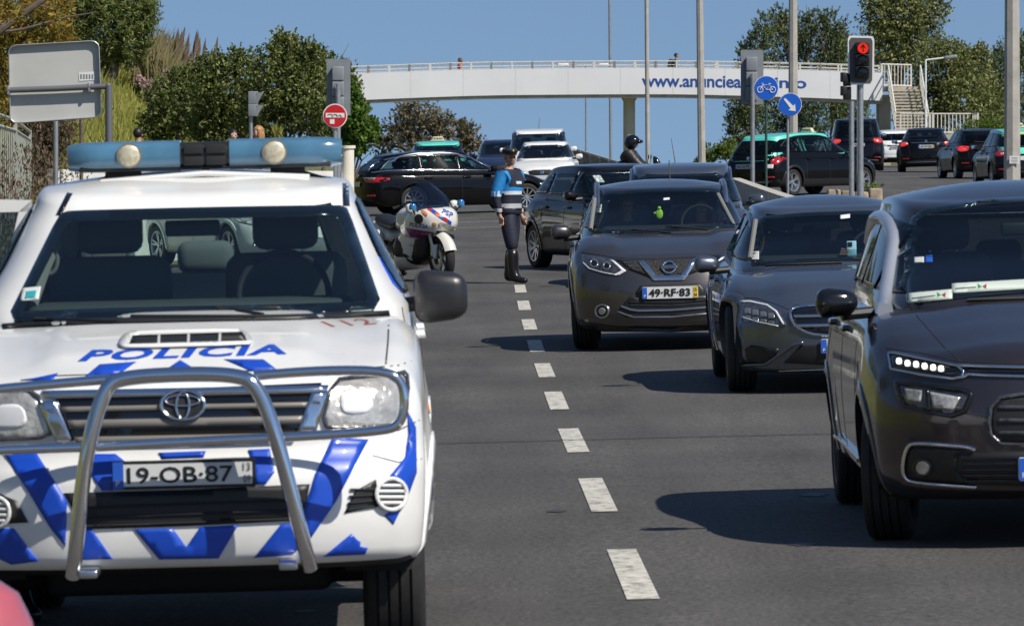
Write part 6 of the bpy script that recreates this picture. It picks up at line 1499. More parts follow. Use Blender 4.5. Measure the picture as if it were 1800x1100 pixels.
    # step lamp
    Ys = 236; k = Ys/FP; root = empty('lamp_post', (0, 0, 0), 'short pale lamp post by the steps with a dark lamp on a side arm', 'lamp post')
    a = P(1627, 106, Ys); q = MB(); q.tube([(a.x, Ys, G(a.x, Ys)-.05), a], .045, 10); q.build('pole', SIGNW, root)
    q = MB(); q.tube([a, P(1660, 102, Ys)], .035, 8); ar = q.build('arm', SIGNW, root); q = MB(); q.box(P(1671, 101, Ys), (.55, .25, .16), bev=.06, rot=Matrix.Rotation(-.15, 3, 'Y')); q.build('lamp_head', GREYP, ar)
    # slatted guard at the top of the rise
    wm_ = mat('weathered_timber', (.42, .37, .31), .85, noise=.3, nscale=6)
    root = empty('slatted_fence', (0, 0, 0), 'weathered slatted fence beside the white van', 'fence'); p0 = P(1008, 262, 196); p1 = P(1095, 288, 178); n = 22
    for i in range(n):
        p = p0.lerp(p1, i/(n-1)); zb = G(p.x, p.y)-.05; q = MB(); q.box((p.x, p.y, (p.z+zb)/2), (.11 if i % 4 else .13, .04, p.z-zb)); q.build('slat', wm_ if i % 4 else mat('pale_slat', (.60, .57, .52), .8), root)
    q = MB(); q.tube([p0, p1], .035, 6); q.build('top_rail', wm_, root)
    q = MB(); vs = [p0+Vector((0, .1, 0)), p1+Vector((0, .1, 0)), p1+Vector((0, .1, -2)), p0+Vector((0, .1, -2))]; q.add(vs+[v+Vector((0, .05, 0)) for v in vs], [(0, 1, 2, 3), (7, 6, 5, 4), (0, 4, 5, 1)]); q.build('backing_board', wm_, root)
    # pink rounded object in the near corner
    q = MB(); q.lathe([(.165, -.1), (.165, .79), (.155, .85), (.12, .92), (.06, .958), (0, .97)], 32, 'z', (-1.30, 13.6, G(-1.3, 13.6))); o = q.build('bollard', mat('pink_enamel', (.45, .10, .13), .25, coat=1., noise=.15, nscale=4)); tag(o, 'blurred pink rounded bollard top in the nearest corner', 'bollard')

def build_surroundings():  # unseen trees added to darken the reflections in the car paint
    rg = random.Random(11); n = 0
    for i, (x, y, h, mm) in enumerate([(-17, -6, 7, 'olive'), (-19, 12, 8, 'bush'), (-18, 27, 6.5, 'autumn'), (-20, 42, 8, 'pine'), (-19, 60, 7, 'olive'), (-21, 78, 8, 'bush'), (-10, -34, 8, 'pine'), (0, -42, 9, 'olive'), (11, -38, 8, 'bush'), (-22, -26, 9, 'autumn')]):
        r = empty('reflection_tree', (x, y, G(x, y)+hill(x, y)), None, 'tree', 'unseen trees added for reflections')
        r['label'] = 'unseen leafy tree added to darken car reflections, beside or behind the camera'
        leaves_obj('crown', [((0, 0, h*.62), (h*.42, h*.42, h*.36)), ((h*.2, -h*.1, h*.45), (h*.3, h*.3, h*.25))], 2600, .5, LEAF[mm], r, seed=i, shell=.6)
        limb_mesh((0, 0, -.1), [(0, 0, h*.6), (h*.2, 0, h*.5)], .22, rg, BARK, r)

def build_bridge():
    Y = 250.; k = Y/FP; root = empty('footbridge', (0, Y, 0), 'white arched footbridge with a banner along its side and steps at one end', 'footbridge')
    def X(px): return (px-900)*k
    def Z(py): return CH-(py-HY)*k
    topc = curve([(X(540), Z(134)), (X(625), Z(130)), (X(900), Z(122)), (X(1150), Z(120.5)), (X(1400), Z(124)), (X(1550), Z(129))])
    botc = curve([(X(540), Z(181)), (X(625), Z(177)), (X(900), Z(168)), (X(1150), Z(166.5)), (X(1400), Z(172)), (X(1550), Z(178))])
    bw = mat('bridge_white', (.70, .70, .72), .6, noise=.04, nscale=.6); bc = mat('bridge_concrete', (.40, .36, .30), .85, noise=.15, nscale=2)
    def slab(name, x0, x1, fz0, fz1, y0, y1, m, par=root, n=40):
        vs = []
        for i in range(n+1):
            x = x0+(x1-x0)*i/n; vs += [(x, y0, fz0(x)), (x, y0, fz1(x)), (x, y1, fz1(x)), (x, y1, fz0(x))]
        fs = [(4*i+a, 4*i+b, 4*i+4+b, 4*i+4+a) for i in range(n) for a, b in ((0, 1), (1, 2), (2, 3), (3, 0))]; fs += [(3, 2, 1, 0), (4*n, 4*n+1, 4*n+2, 4*n+3)]
        return addmesh(name, vs, [f[::-1] for f in fs], m, par)
    xa, xb = X(540), X(1548)
    bn = slab('banner', xa, xb, botc, topc, -1.30, -1.25, bw)
    slab('deck', xa, xb, lambda x: botc(x)-.14, lambda x: botc(x)+.45, -1.22, 1.25, bc); slab('rear_panel', xa, xb, botc, topc, 1.25, 1.3, bw)
    for i in range(1, 11):
        x = xa+(xb-xa)*i/11; q = MB(); q.box((x, -1.302, (topc(x)+botc(x))/2), (.018, .004, topc(x)-botc(x)-.02)); q.build('panel_joint', mat('joint_grey', (.56, .56, .57), .8), bn)
    tm = mat('banner_blue', (.015, .07, .30), .5)
    for word, u0, u1 in (('www.anunciea', 1127, 1301), ('qui.info', 1305, 1415)):
        vs, fs = text_tris(word, .02, 0, .97); x0, x1 = X(u0), X(u1); vv = []; low = -.22 if 'q' in word else 0
        for u, v in vs:
            x = x0+(x1-x0)*u; v = low+(1-low)*v; vv.append((x, -1.31, topc(x)+(Z(154)-Z(120.5))+(Z(133)-Z(154))*v))
        addmesh('banner_lettering', vv, fs, tm, bn)
    rm = mat('rail_white', (.60, .58, .52), .6)
    for yy in (-1.15, 1.15):
        n = 28
        for i in range(n+1):
            x = xa+(xb-xa)*i/n; q = MB(); q.box((x, yy, topc(x)+.13), (.07, .07, .36)); q.build('rail_post', rm if i % 2 == 0 else mat('rail_post_dark', (.20, .18, .16), .7), root)
        for dz in (.30, .14, .02):
            q = MB(); q.tube([(xa+(xb-xa)*i/40, yy, topc(xa+(xb-xa)*i/40)+dz) for i in range(41)], .028 if dz > .2 else .018, 6); q.build('hand_rail', rm, root)
    for pxx in (560, 1106):
        q = MB(); q.lathe([(.26, -5), (.26, botc(X(pxx))-.3), (.36, botc(X(pxx))-.14)], 24, 'z', (X(pxx), 0, 0)); q.build('column', mat('column_paint', (.52, .48, .40), .8, noise=.12, nscale=1.2), root)
    q = MB(); q.box((X(1553), 0, 1.5), (.5, 2.2, 5.2)); q.build('abutment', bc, root)
    # steps toward the viewer
    st = MB(); n = 15; zt = Z(153); zl = Z(236); xs0, xs1 = X(1560)+.0, X(1612)
    y0, y1 = -1.3, -6.0
    for i in range(n):
        z = zt+(zl-zt)*(i+1)/n; yy = y0+(y1-y0)*i/n; s_ = MB()
        s_.box(((xs0+xs1)/2, yy+(y1-y0)/n/2, z-.04), (xs1-xs0, abs(y1-y0)/n*1.15, .08)); s_.build('step', bc, root)
    for xx in (xs0-.05, xs1+.05):
        q = MB(); a = [(xx, y0, zt-.15), (xx, y0, zt+.1), (xx, y1, zl+.1), (xx, y1, zl-.2)]; q.add(a+[(x+.05, y, z) for x, y, z in a], [(0, 1, 2, 3), (7, 6, 5, 4), (0, 4, 5, 1), (1, 5, 6, 2), (2, 6, 7, 3)]); q.build('stringer', rm, root)
        for dz in (.92, .5): q = MB(); q.tube([(xx, y0, zt+dz), (xx, y1, zl+dz)], .04 if dz > .9 else .025, 6); q.build('stair_rail', rm, root)
        for i in range(9): t = i/8; yy = y0+(y1-y0)*t; z = zt+(zl-zt)*t; q = MB(); q.box((xx, yy, z+.46), (.05, .05, .95)); q.build('baluster', rm, root)
    # top landing and lower landing railings
    def rail(pa, pb, h, n, nm):
        pa, pb = Vector(pa), Vector(pb)
        for i in range(n+1): p = pa.lerp(pb, i/n); q = MB(); q.box((p.x, p.y, p.z+h/2), (.035 if 0 < i < n else .07, .035, h)); q.build('baluster', rm, root)
        for dz in (h, .06): q = MB(); q.tube([pa+Vector((0, 0, dz)), pb+Vector((0, 0, dz))], .035, 6); q.build(nm, rm, root)
    rail((X(1546), -1.25, zt), (X(1605), -1.2+2.4, zt), .98, 9, 'landing_rail')
    q = MB(); q.box(((xs0+xs1)/2, 0, zt-.1), (1.6, 2.5, .2)); q.build('top_landing', bc, root)
    q = MB(); q.box((X(1630), y1-.9, zl-.12), (X(1695)-X(1560), 1.8, .2)); q.build('lower_landing', bc, root)
    rail((X(1617), y1-.1, zl), (X(1688), y1-.1, zl), .86, 11, 'landing_rail'); rail((X(1562), y1-1.7, zl), (X(1617), y1-1.7, zl), .86, 9, 'landing_rail'); rail((X(1688), y1-.1, zl), (X(1694), y1-1.7, zl), .86, 5, 'landing_rail')
    for xx in (X(1565), X(1690)): q = MB(); q.box((xx, y1-.9, zl/2-.2), (.3, .3, zl)); q.build('landing_post', bc, root)
# ------------------------------------------------------------------ people
SKIN = mat('skin', (.42, .24, .17), .55); SKIN2 = mat('skin_light', (.52, .32, .24), .55)
def skin_mesh(name, chains, radii, m, parent, sub=2, matfn=None, mats=None):
    """chains: lists of point names; radii: name -> (co, r)"""
    names = {}; vs = []; es = []; rs = []
    for ch in chains:
        for i, nme in enumerate(ch):
            if nme not in names: names[nme] = len(vs); vs.append(radii[nme][0]); rs.append(radii[nme][1])
            if i: es.append((names[ch[i-1]], names[nme]))
    me = bpy.data.meshes.new(name+'_s'); me.from_pydata([tuple(v) for v in vs], es, []); o = bpy.data.objects.new(name+'_s', me); COL.objects.link(o)
    md = o.modifiers.new('s', 'SKIN'); md.use_smooth_shade = True
    for i, v in enumerate(me.skin_vertices[0].data):
        r = rs[i]; v.radius = r if isinstance(r, tuple) else (r, r); v.use_root = (i == 0)
    if sub: sd = o.modifiers.new('d', 'SUBSURF'); sd.levels = sub; sd.render_levels = sub
    dg = bpy.context.evaluated_depsgraph_get(); me2 = bpy.data.meshes.new_from_object(o.evaluated_get(dg)); bpy.data.objects.remove(o)
    me2.name = name; me2.materials.clear()
    for x in (mats or [m]): me2.materials.append(x)
    if matfn:
        for p in me2.polygons: p.material_index = matfn(p.center)
    for p in me2.polygons: p.use_smooth = True
    ob = bpy.data.objects.new(name, me2); COL.objects.link(ob); ob.parent = parent
    return ob
def V(*a): return Vector(a)
def person(label, loc, yaw, H=1.75, bulk=1., pose=None, top=None, legs=None, boots=None, hair=None, skin=SKIN, group=None, topfn=None, topmats=None, headyaw=0., hands=True, female=False, z=None, long_hair=False, legfn=None, legmats=None, parent_face=True):
    s = H/1.75; z = G(*loc) if z is None else z
    root = empty('person', (loc[0], loc[1], z), label, 'person', group); root.rotation_euler = (0, 0, R(yaw)); root.scale = (s, s, s)
    sw = .185 if not female else .165
    J = {'pel': V(0, 0, .96), 'wai': V(0, .005, 1.08), 'che': V(0, 0, 1.28), 'upc': V(0, .01, 1.40), 'nek': V(0, .01, 1.485),
         'hL': V(-.095, 0, .91), 'hR': V(.095, 0, .91), 'kL': V(-.10, -.01, .50), 'kR': V(.10, -.01, .50), 'aL': V(-.10, .03, .09), 'aR': V(.10, .03, .09), 'tL': V(-.115, -.12, .035), 'tR': V(.115, -.12, .035),
         'sL': V(-sw, .01, 1.42), 'sR': V(sw, .01, 1.42), 'eL': V(-sw-.055, .04, 1.14), 'eR': V(sw+.055, .04, 1.14), 'wL': V(-sw-.06, -.03, .89), 'wR': V(sw+.06, -.03, .89)}
    if pose: J.update(pose)
    hd = J.get('head', J['nek']+V(0, -.015, .145)); A = Matrix.Rotation(R(headyaw), 3, 'Z')
    rd = {k: (v, r) for (k, v), r in zip(J.items(), [0]*len(J))}
    rr = {'pel': (.14, .10), 'wai': (.125, .095), 'che': (.145, .105), 'upc': (.12, .085), 'nek': .055, 'hL': .080, 'hR': .080, 'kL': .060, 'kR': .060, 'aL': .038, 'aR': .036, 'tL': .035, 'tR': .035, 'sL': .055, 'sR': .055, 'eL': .04, 'eR': .04, 'wL': .026, 'wR': .026}
    rd = {k: (J[k], rr[k]) for k in rr}
    gb = lambda r_, b: tuple(x*b for x in r_) if isinstance(r_, tuple) else r_*b
    nk = J['nek']; rd['hb'] = (nk.lerp(hd, .45)+A @ V(0, .005, 0), .055); rd['hm'] = (hd+A @ V(0, -.008, -.035), (.062, .078)); rd['hc'] = (hd+A @ V(0, .004, .045), (.073, .090)); rd['ht'] = (hd+A @ V(0, .012, .095), (.050, .062))
    rd['chin'] = (hd+A @ V(0, -.055, -.072), .030); rd['nose'] = (hd+A @ V(0, -.100, -.008), .012)
    ch = [['pel', 'wai', 'che', 'upc', 'nek', 'hb', 'hm', 'hc', 'ht'], ['hm', 'chin'], ['hm', 'nose'], ['upc', 'sL', 'eL', 'wL'], ['upc', 'sR', 'eR', 'wR'], ['pel', 'hL', 'kL', 'aL', 'tL'], ['pel', 'hR', 'kR', 'aR', 'tR']]
    if hands:
        for sd in 'LR':
            w_ = J['w'+sd]; d = (w_-J['e'+sd]).normalized(); side = V(0, -1, 0)-d*d.dot(V(0, -1, 0)); side.normalize(); inw = d.cross(side)*(1 if sd == 'L' else -1)
            rd['p'+sd] = (w_+d*.055, (.030, .022)); ch.append(['w'+sd, 'p'+sd])
            for i, (off, ln) in enumerate(((.026, .066), (.009, .074), (-.009, .068), (-.025, .055))):
                b = w_+d*.085+side*off; k1 = b+d*ln*.5+inw*.004; k2 = b+d*ln*.9+inw*.022
                rd[f'f{sd}{i}a'] = (b, .0105); rd[f'f{sd}{i}b'] = (k1, .0095); rd[f'f{sd}{i}c'] = (k2, .008); ch.append(['p'+sd, f'f{sd}{i}a', f'f{sd}{i}b', f'f{sd}{i}c'])
            t1 = w_+d*.045+side*.035+inw*.008; t2 = w_+d*.085+side*.048+inw*.018; rd['t1'+sd] = (t1, .012); rd['t2'+sd] = (t2, .010); ch.append(['p'+sd, 't1'+sd, 't2'+sd])
    body = skin_mesh('body', ch, rd, skin, root, 2)
    def grow(d, k, add=.012): return {n: (d[n][0], tuple((x*k+add)*bulk for x in d[n][1]) if isinstance(d[n][1], tuple) else (d[n][1]*k+add)*bulk) for n in d}
    if top:
        t = grow({k: rd[k] for k in ('pel', 'wai', 'che', 'upc', 'nek', 'sL', 'eL', 'wL', 'sR', 'eR', 'wR')}, 1.06, .018)
        t['nek'] = (J['nek']+V(0, .0, .0), .070)
        t['hem'] = (J['pel']-V(0, 0, .10), (.165*bulk, .130*bulk)); 
        for sd in 'LR': t['w'+sd] = (J['w'+sd]*1.0+J['e'+sd]*.0, .040)
        skin_mesh('jacket', [['hem', 'pel', 'wai', 'che', 'upc', 'nek'], ['upc', 'sL', 'eL', 'wL'], ['upc', 'sR', 'eR', 'wR']], t, top, root, 3 if topfn else 2, topfn, topmats)
    if legs:
        t = grow({k: rd[k] for k in ('pel', 'hL', 'kL', 'aL', 'hR', 'kR', 'aR')}, 1.04, .014)
        t['wst'] = (J['pel']+V(0, 0, .08), (.145, .11)); 
        for sd in 'LR': t['a'+sd] = (J['a'+sd].lerp(J['k'+sd], boots[1]-.12 if boots and boots[1] > .5 else .08), .052*bulk)
        skin_mesh('trousers', [['pel', 'wst'], ['pel', 'hL', 'kL', 'aL'], ['pel', 'hR', 'kR', 'aR']], t, legs, root, 2, legfn, legmats)
    if boots:
        for sd in 'LR':
            a = J['a'+sd]; t_ = J['t'+sd]; f = (t_-a); f.z = 0; f = f.normalized() if f.length > 0 else V(0, -1, 0)
            d = {'k': (a.lerp(J['k'+sd], boots[1]), .072*bulk if boots[1] > .5 else .05), 'm': (a.lerp(J['k'+sd], boots[1]*.55), .064*bulk if boots[1] > .5 else .05), 'a': (a, .058), 'h': (V(a.x, a.y, .045)-f*.05, .045), 'b': (V(a.x, a.y, .045)+f*.11, (.052, .045)), 't': (V(a.x, a.y, .036)+f*.22, (.040, .034))}
            skin_mesh('boot', [['k', 'm', 'a', 'b', 't'], ['a', 'h']], d, boots[0], root, 2)
    if hair:
        q = MB(); rot = A; q.ball(hd+A @ V(0, .022, .038), (.090, .105, .098), 10, rot=A)
        if long_hair:
            q.ball(hd+A @ V(0, .07, -.06), (.095, .065, .15), 10, rot=A); q.ball(hd+A @ V(-.07, .02, -.05), (.03, .05, .12), 8, rot=A); q.ball(hd+A @ V(.07, .02, -.05), (.03, .05, .12), 8, rot=A)
        for v in q.v:
            l = A.transposed() @ (v-hd)
            if l.y < -.03 and l.z < .05: l.y = max(l.y, -.03); 
            v[:] = hd+A @ l
        q.build('hair', hair, root)
    for sx in (-1, 1):
        q = MB(); q.ball(hd+A @ V(sx*.030, -.083, .012), .0095, 6); q.build('eye', M_['ink'], root)
        q = MB(); q.ball(hd+A @ V(sx*.078, .012, .0), (.010, .022, .032), 6, rot=A); q.build('ear', skin, root)
    q = MB(); q.ball(hd+A @ V(0, -.088, -.045), (.024, .008, .006), 6, rot=A); q.build('mouth', mat('lip', (.28, .10, .08), .5), root)
    root['_hd'] = 0; del root['_hd']
    return root, J, hd, A
def build_people():
    navy = mat('uniform_navy', (.010, .014, .032), .75, bump=.3, bscale=25); lb = mat('uniform_light_blue', (.015, .22, .55), .65, bump=.3, bscale=25); sil = mat('reflective_silver', (.48, .50, .50), .4, .2); wh = mat('uniform_white', (.60, .66, .70), .6)
    lea = mat('boot_leather', (.010, .010, .011), .28, coat=.3, bump=.3, bscale=20)
    def jf(c):
        z = c.z; ax = abs(c.x)
        if ax > .205 and z < 1.20:  # sleeves
            if 1.20 < z: return 1
            if 1.135 < z: return 3 if math.sin(c.y*150) > .1 else 1
            if .925 < z < .975: return 2
            return 0
        if z > 1.20:
            if c.y < -.03 and ax < .17 and z > 1.26: return 0
            return 1 if (z < 1.415 or ax > .10) and z < 1.465 else 0
        if 1.165 < z <= 1.20: return 3
        if .985 < z < 1.035: return 2
        return 0
    k = 1.0
    pose = {'tL': V(-.14, -.30, .035), 'aL': V(-.12, -.13, .09), 'kL': V(-.11, -.10, .50), 'aR': V(.10, .07, .09), 'tR': V(.12, -.10, .035), 'kR': V(.10, .03, .50), 'che': V(0, .0, 1.27), 'wR': V(.255, -.03, .89), 'eR': V(.25, .05, 1.14), 'sR': V(.195, .01, 1.42), 'wL': V(-.225, .02, .89), 'eL': V(-.24, .08, 1.14)}
    root, J, hd, A = person('police officer standing in navy and light blue uniform with peaked cap and tall black boots', ((896-900)/FP*74.9, 74.9), 60, 1.76, 1.27, pose, top=navy, topfn=jf, topmats=[navy, lb, sil, wh], legs=navy, boots=(lea, .92), headyaw=-36, skin=SKIN)
    q = MB(); q.lathe([(.0, .135), (.085, .130), (.105, .105), (.100, .075), (.088, .06)], 24, 'z'); q.v = [hd+A @ (V(v.x, v.y*1.12+.01, v.z-.0)) for v in q.v]; cap = q.build('cap', mat('cap_cloth', (.012, .013, .020), .7), root)
    q = MB(); vs = []; n = 10
    for i in range(n+1):
        a = math.pi*(1+i/n); vs += [hd+A @ V(.085*math.cos(a), .10*math.sin(a)+.01, .062), hd+A @ V(.08*math.cos(a), .155*math.sin(a)+.01, .042)]
    q.add(vs+[v+V(0, 0, .006) for v in vs], [(2*i, 2*i+1, 2*i+3, 2*i+2) for i in range(n)]+[(2*n+2+2*i, 2*n+4+2*i, 2*n+5+2*i, 2*n+3+2*i) for i in range(n)]+[(2*i+1, 2*n+3+2*i, 2*n+5+2*i, 2*i+3) for i in range(n)]); q.build('cap_peak', M_['gloss'], cap)
    q = MB(); q.ball(hd+A @ V(0, -.105, .095), (.014, .006, .016), 6, rot=A); q.build('cap_badge', mat('badge_gold', (.5, .36, .10), .35, .8), cap)
    q = MB(); n = 20; q.tube([V(.168*math.cos(2*math.pi*i/n), .135*math.sin(2*math.pi*i/n), .965) for i in range(n)], .02, 6, closed=True); q.build('duty_belt', M_['black'], root)
    q = MB(); q.box((.16, .05, .87), (.05, .10, .20), bev=.02); q.box((.17, .05, .97), (.04, .05, .07), bev=.015); q.build('holster', M_['black'], root)
    q = MB(); q.box((.05, .17, .93), (.12, .06, .12), bev=.02); q.build('pouch', M_['black'], root)
    q = MB(); q.plate([(.01+.0, 1.27), (.035, 1.26), (.06, 1.27), (.065, 1.31), (.06, 1.345), (.01, 1.345), (.005, 1.31)], 'x', .012, (.268, 0, 0)); bd = q.build('arm_badge', mat('badge_dark', (.03, .03, .05), .5), root)
    q = MB(); q.ball((.276, .035, 1.305), (.004, .017, .022), 8); q.build('badge_crest', mat('badge_gold', (.5, .36, .10)), bd)
    q = MB(); q.box((.20, .01, 1.485), (.11, .05, .012), bev=.004, rot=Matrix.Rotation(.25, 3, 'Y')); q.build('shoulder_mark', navy, root)
    q = MB(); q.box((0, -.135, 1.31), (.13, .02, .04), bev=.006); q.build('chest_label', wh, root)
    # people on the footbridge
    dk = mat('dark_cloth', (.02, .02, .024), .8); tan = mat('tan_cloth', (.30, .20, .13), .8); red = mat('coral_cloth', (.45, .14, .10), .7); grn = mat('green_cloth', (.10, .14, .08), .8)
    brown = mat('brown_hair', (.10, .045, .02), .55); blond = mat('fair_hair', (.36, .18, .07), .5); blk = mat('dark_hair', (.012, .010, .009), .5)
    kb = 250/FP
    person('woman with long brown hair and coral top crossing the footbridge', ((808-900)*kb, 250), -80, 1.66, 1., None, top=red, legs=grn, boots=(dk, .1), hair=brown, long_hair=True, female=True, skin=SKIN2, z=CH-(102-HY)*kb-1.66, headyaw=-10)
    r, J, hd, A = person('man with a dark backpack leaning forward as he walks over the footbridge', ((1183-900)*kb, 250), 86, 1.75, 1., {'che': V(0, -.06, 1.26), 'upc': V(0, -.11, 1.37), 'nek': V(0, -.15, 1.45), 'sL': V(-.18, -.10, 1.38), 'sR': V(.18, -.10, 1.38), 'eL': V(-.23, -.02, 1.12), 'eR': V(.23, -.16, 1.12), 'wR': V(.22, -.30, .98), 'kL': V(-.1, -.18, .5), 'aR': V(.1, .22, .12)}, top=dk, legs=dk, boots=(dk, .1), hair=blk, z=CH-(94-HY)*kb-1.72)
    q = MB(); q.box((0, .12, 1.26), (.30, .20, .42), bev=.07, rot=Matrix.Rotation(.25, 3, 'X')); tag(q.build('backpack', dk, r))
    # people by the bank
    gp = 'people on the pavement by the bank'
    def at(px, Y): return ((px-900)/FP*Y, Y)
    def zt(py, Y, H): return CH-(py-HY)/FP*Y-H
    person('person in a dark hooded jacket walking away along the bank', at(243, 103), 165, 1.72, 1.1, None, top=dk, legs=dk, boots=(dk, .1), hair=blk, z=zt(222, 103, 1.76), group=gp, skin=SKIN)
    person('person with dark tied hair and pale top looking over the pickup roof', at(410, 101), 12, 1.68, 1., None, top=mat('pale_cloth', (.5, .48, .45), .8), legs=dk, boots=(dk, .1), hair=blk, female=True, z=zt(226, 101, 1.70), group=gp, skin=SKIN2)
    person('person with long fair hair standing by the small side-on signal', at(453, 100), -60, 1.70, 1., None, top=tan, legs=dk, boots=(dk, .1), hair=blond, long_hair=True, female=True, z=zt(220, 100, 1.72), group=gp, skin=SKIN2)
    # officer behind the opened door
    person('person in navy bending behind the opened door of the pickup', ((-6-900)/FP*24.0, 24.0), 20, 1.72, 1.15, {'che': V(.05, -.12, 1.22), 'upc': V(.08, -.20, 1.30), 'nek': V(.12, -.28, 1.36), 'sL': V(-.10, -.22, 1.34), 'sR': V(.27, -.18, 1.34), 'eL': V(-.16, -.3, 1.1), 'eR': V(.33, -.1, 1.08)}, top=navy, legs=navy, boots=(lea, .3), hair=blk)
    # the rider and his motorcycle
    Ym = 122; kx = Ym/FP; X = (1103-900)*kx; z = G(X, Ym)
    jk = mat('rider_jacket', (.014, .013, .013), .45, coat=.1, bump=.6, bscale=8)
    seat = {'pel': V(0, .05, .86), 'wai': V(0, .05, .97), 'che': V(0, -.02, 1.16), 'upc': V(0, -.06, 1.28), 'nek': V(0, -.09, 1.36), 'hL': V(-.1, .0, .82), 'hR': V(.1, .0, .82), 'kL': V(-.2, -.42, .70), 'kR': V(.2, -.42, .70), 'aL': V(-.2, -.35, .30), 'aR': V(.2, -.35, .30), 'tL': V(-.2, -.5, .24), 'tR': V(.2, -.5, .24),
            'sL': V(-.19, -.05, 1.30), 'sR': V(.19, -.05, 1.30), 'eL': V(-.27, -.26, 1.08), 'eR': V(.27, -.26, 1.08), 'wL': V(-.28, -.50, 1.05), 'wR': V(.28, -.50, 1.05)}
    r, J, hd, A = person('rider in a black jacket and open-face helmet seated on the red motorcycle', (X, Ym), 84, 1.95, 1.75, seat, top=jk, legs=dk, boots=(lea, .3), skin=SKIN, z=z-.11, headyaw=-8)
    q = MB(); q.ball(hd+V(0, .012, .035), (.135, .155, .15), 14)
    for v in q.v:
        if v.y < hd.y-.03 and v.z < hd.z+.02: v.y = max(v.y, hd.y-.03-.0)
        if v.z < hd.z-.10: v.z = hd.z-.10
    hm = q.build('helmet', M_['gloss'], r)
    q = MB(); q.ball(hd+V(0, -.09, .055), (.118, .11, .045), 10); q.build('helmet_visor', M_['gloss'], hm)
    # his scooter
    m = empty('motorcycle', (X, Ym, z), 'red motorcycle ridden past the round column of the footbridge', 'motorcycle'); m.location.z -= .12; m.rotation_euler = (0, 0, R(84))
    for y in (-.85, .62):
        w_ = MB(); w_.lathe([(.24, -.045), (.29, -.04), (.31, 0), (.29, .04), (.24, .045), (.24, -.045)], 28, 'x', (0, y, .31)); wo = w_.build('wheel', M_['rub'], m)
        for i in range(6): q = MB(); a = i*math.pi/3; q.tube([(0, y, .31), (0, y+.25*math.cos(a), .31+.25*math.sin(a))], .015, 6); q.build('spoke', M_['alloy'], wo)
    rdp = mat('scooter_red', (.32, .012, .012), .25, coat=1.)
    loft('fairing', [(-.95, .92, .04, .86), (-.82, 1.0, .12, .80), (-.6, 1.18, .2, .62), (-.45, 1.16, .2, .55), (-.30, .98, .14, .5)], rdp, m)
    loft('seat', [(-.1, .86, .10, .74), (.2, .88, .15, .74), (.6, .94, .13, .78), (.75, .95, .06, .84)], M_['black'], m); loft('frame_body', [(-.55, .70, .10, .30), (0, .72, .16, .28), (.5, .78, .14, .36), (.85, .86, .06, .7)], rdp, m)
    q = MB(); q.tube([(-.3, -.42, 1.12), (0, -.5, 1.14), (.3, -.42, 1.12)], .016, 8); hb = q.build('handlebar', M_['black'], m)
    q = MB(); q.tube([(0, -.85, .31), (0, -.55, .95)], .03, 8); q.build('fork', M_['alloy'], m)
    for sx in (-1, 1): q = MB(); q.tube([(sx*.28, -.44, 1.12), (sx*.32, -.47, 1.38)], .007, 6); q.ball((sx*.33, -.48, 1.42), (.055, .015, .05), 8); q.build('mirror', M_['black'], hb)
    loft('windshield', [(-.72, 1.30, .12, 1.08), (-.62, 1.42, .11, 1.10), (-.55, 1.44, .08, 1.3)], M_['gloss'], m)
def passengers(car, items):
    zr = curve(car.S['gh']['roof'])(car.S['gh']['yf1']+.3); y = car.S['gh']['yf1']+.42
    for x, label, H, topm, hr, dy, lh in items:
        w_ = car.M @ Vector((x, y+dy, 0)); z = zr-.18-1.265*H/1.75+car.M.translation.z
        pose = {'pel': V(0, .05, .55), 'wai': V(0, .06, .66), 'che': V(0, .03, .86), 'upc': V(0, .03, .99), 'nek': V(0, .02, 1.08), 'hL': V(-.1, -.02, .52), 'hR': V(.1, -.02, .52), 'kL': V(-.13, -.45, .58), 'kR': V(.13, -.45, .58), 'aL': V(-.13, -.62, .22), 'aR': V(.13, -.62, .22), 'tL': V(-.13, -.78, .20), 'tR': V(.13, -.78, .20),
                'sL': V(-.18, .03, 1.01), 'sR': V(.18, .03, 1.01), 'eL': V(-.25, -.16, .80), 'eR': V(.25, -.16, .80), 'wL': V(-.17, -.38, .90), 'wR': V(.17, -.38, .90)}
        person(label, (w_.x, w_.y), 0, H, 1.0, pose, top=topm, legs=M_['dark'], hair=hr, z=z, long_hair=lh, female=lh)
def loft(name, secs, m, parent, n=20, e=2.6, sub=6, face_y=True):
    """secs: (y, ztop, halfwidth, zbottom)"""
    ys = [s_[0] for s_ in secs]; ft = curve([(s_[0], s_[1]) for s_ in secs]); fw = curve([(s_[0], s_[2]) for s_ in secs]); fb = curve([(s_[0], s_[3]) for s_ in secs])
    N = len(secs)*sub; vs = []
    for i in range(N+1):
        t = i/N; y = ys[0]+(ys[-1]-ys[0])*t; k = 1.
        d = min(t, 1-t)
        if d < .06: k = math.sqrt(max(.04, 1-(1-d/.06)**2))
        zc, hz, hw = (ft(y)+fb(y))/2, abs(ft(y)-fb(y))/2*(.4+.6*k), fw(y)*(.3+.7*k)
        for j in range(n): a = 2*math.pi*j/n; c, s_ = math.cos(a), math.sin(a); vs.append((hw*math.copysign(abs(c)**(2/e), c), y, zc+hz*math.copysign(abs(s_)**(2/e), s_)))
    fs = [(i*n+j, (i+1)*n+j, (i+1)*n+(j+1) % n, i*n+(j+1) % n) for i in range(N) for j in range(n)]+[tuple(range(n)), tuple(N*n+j for j in range(n))[::-1]]
    return addmesh(name, vs, fs, m, parent, True)
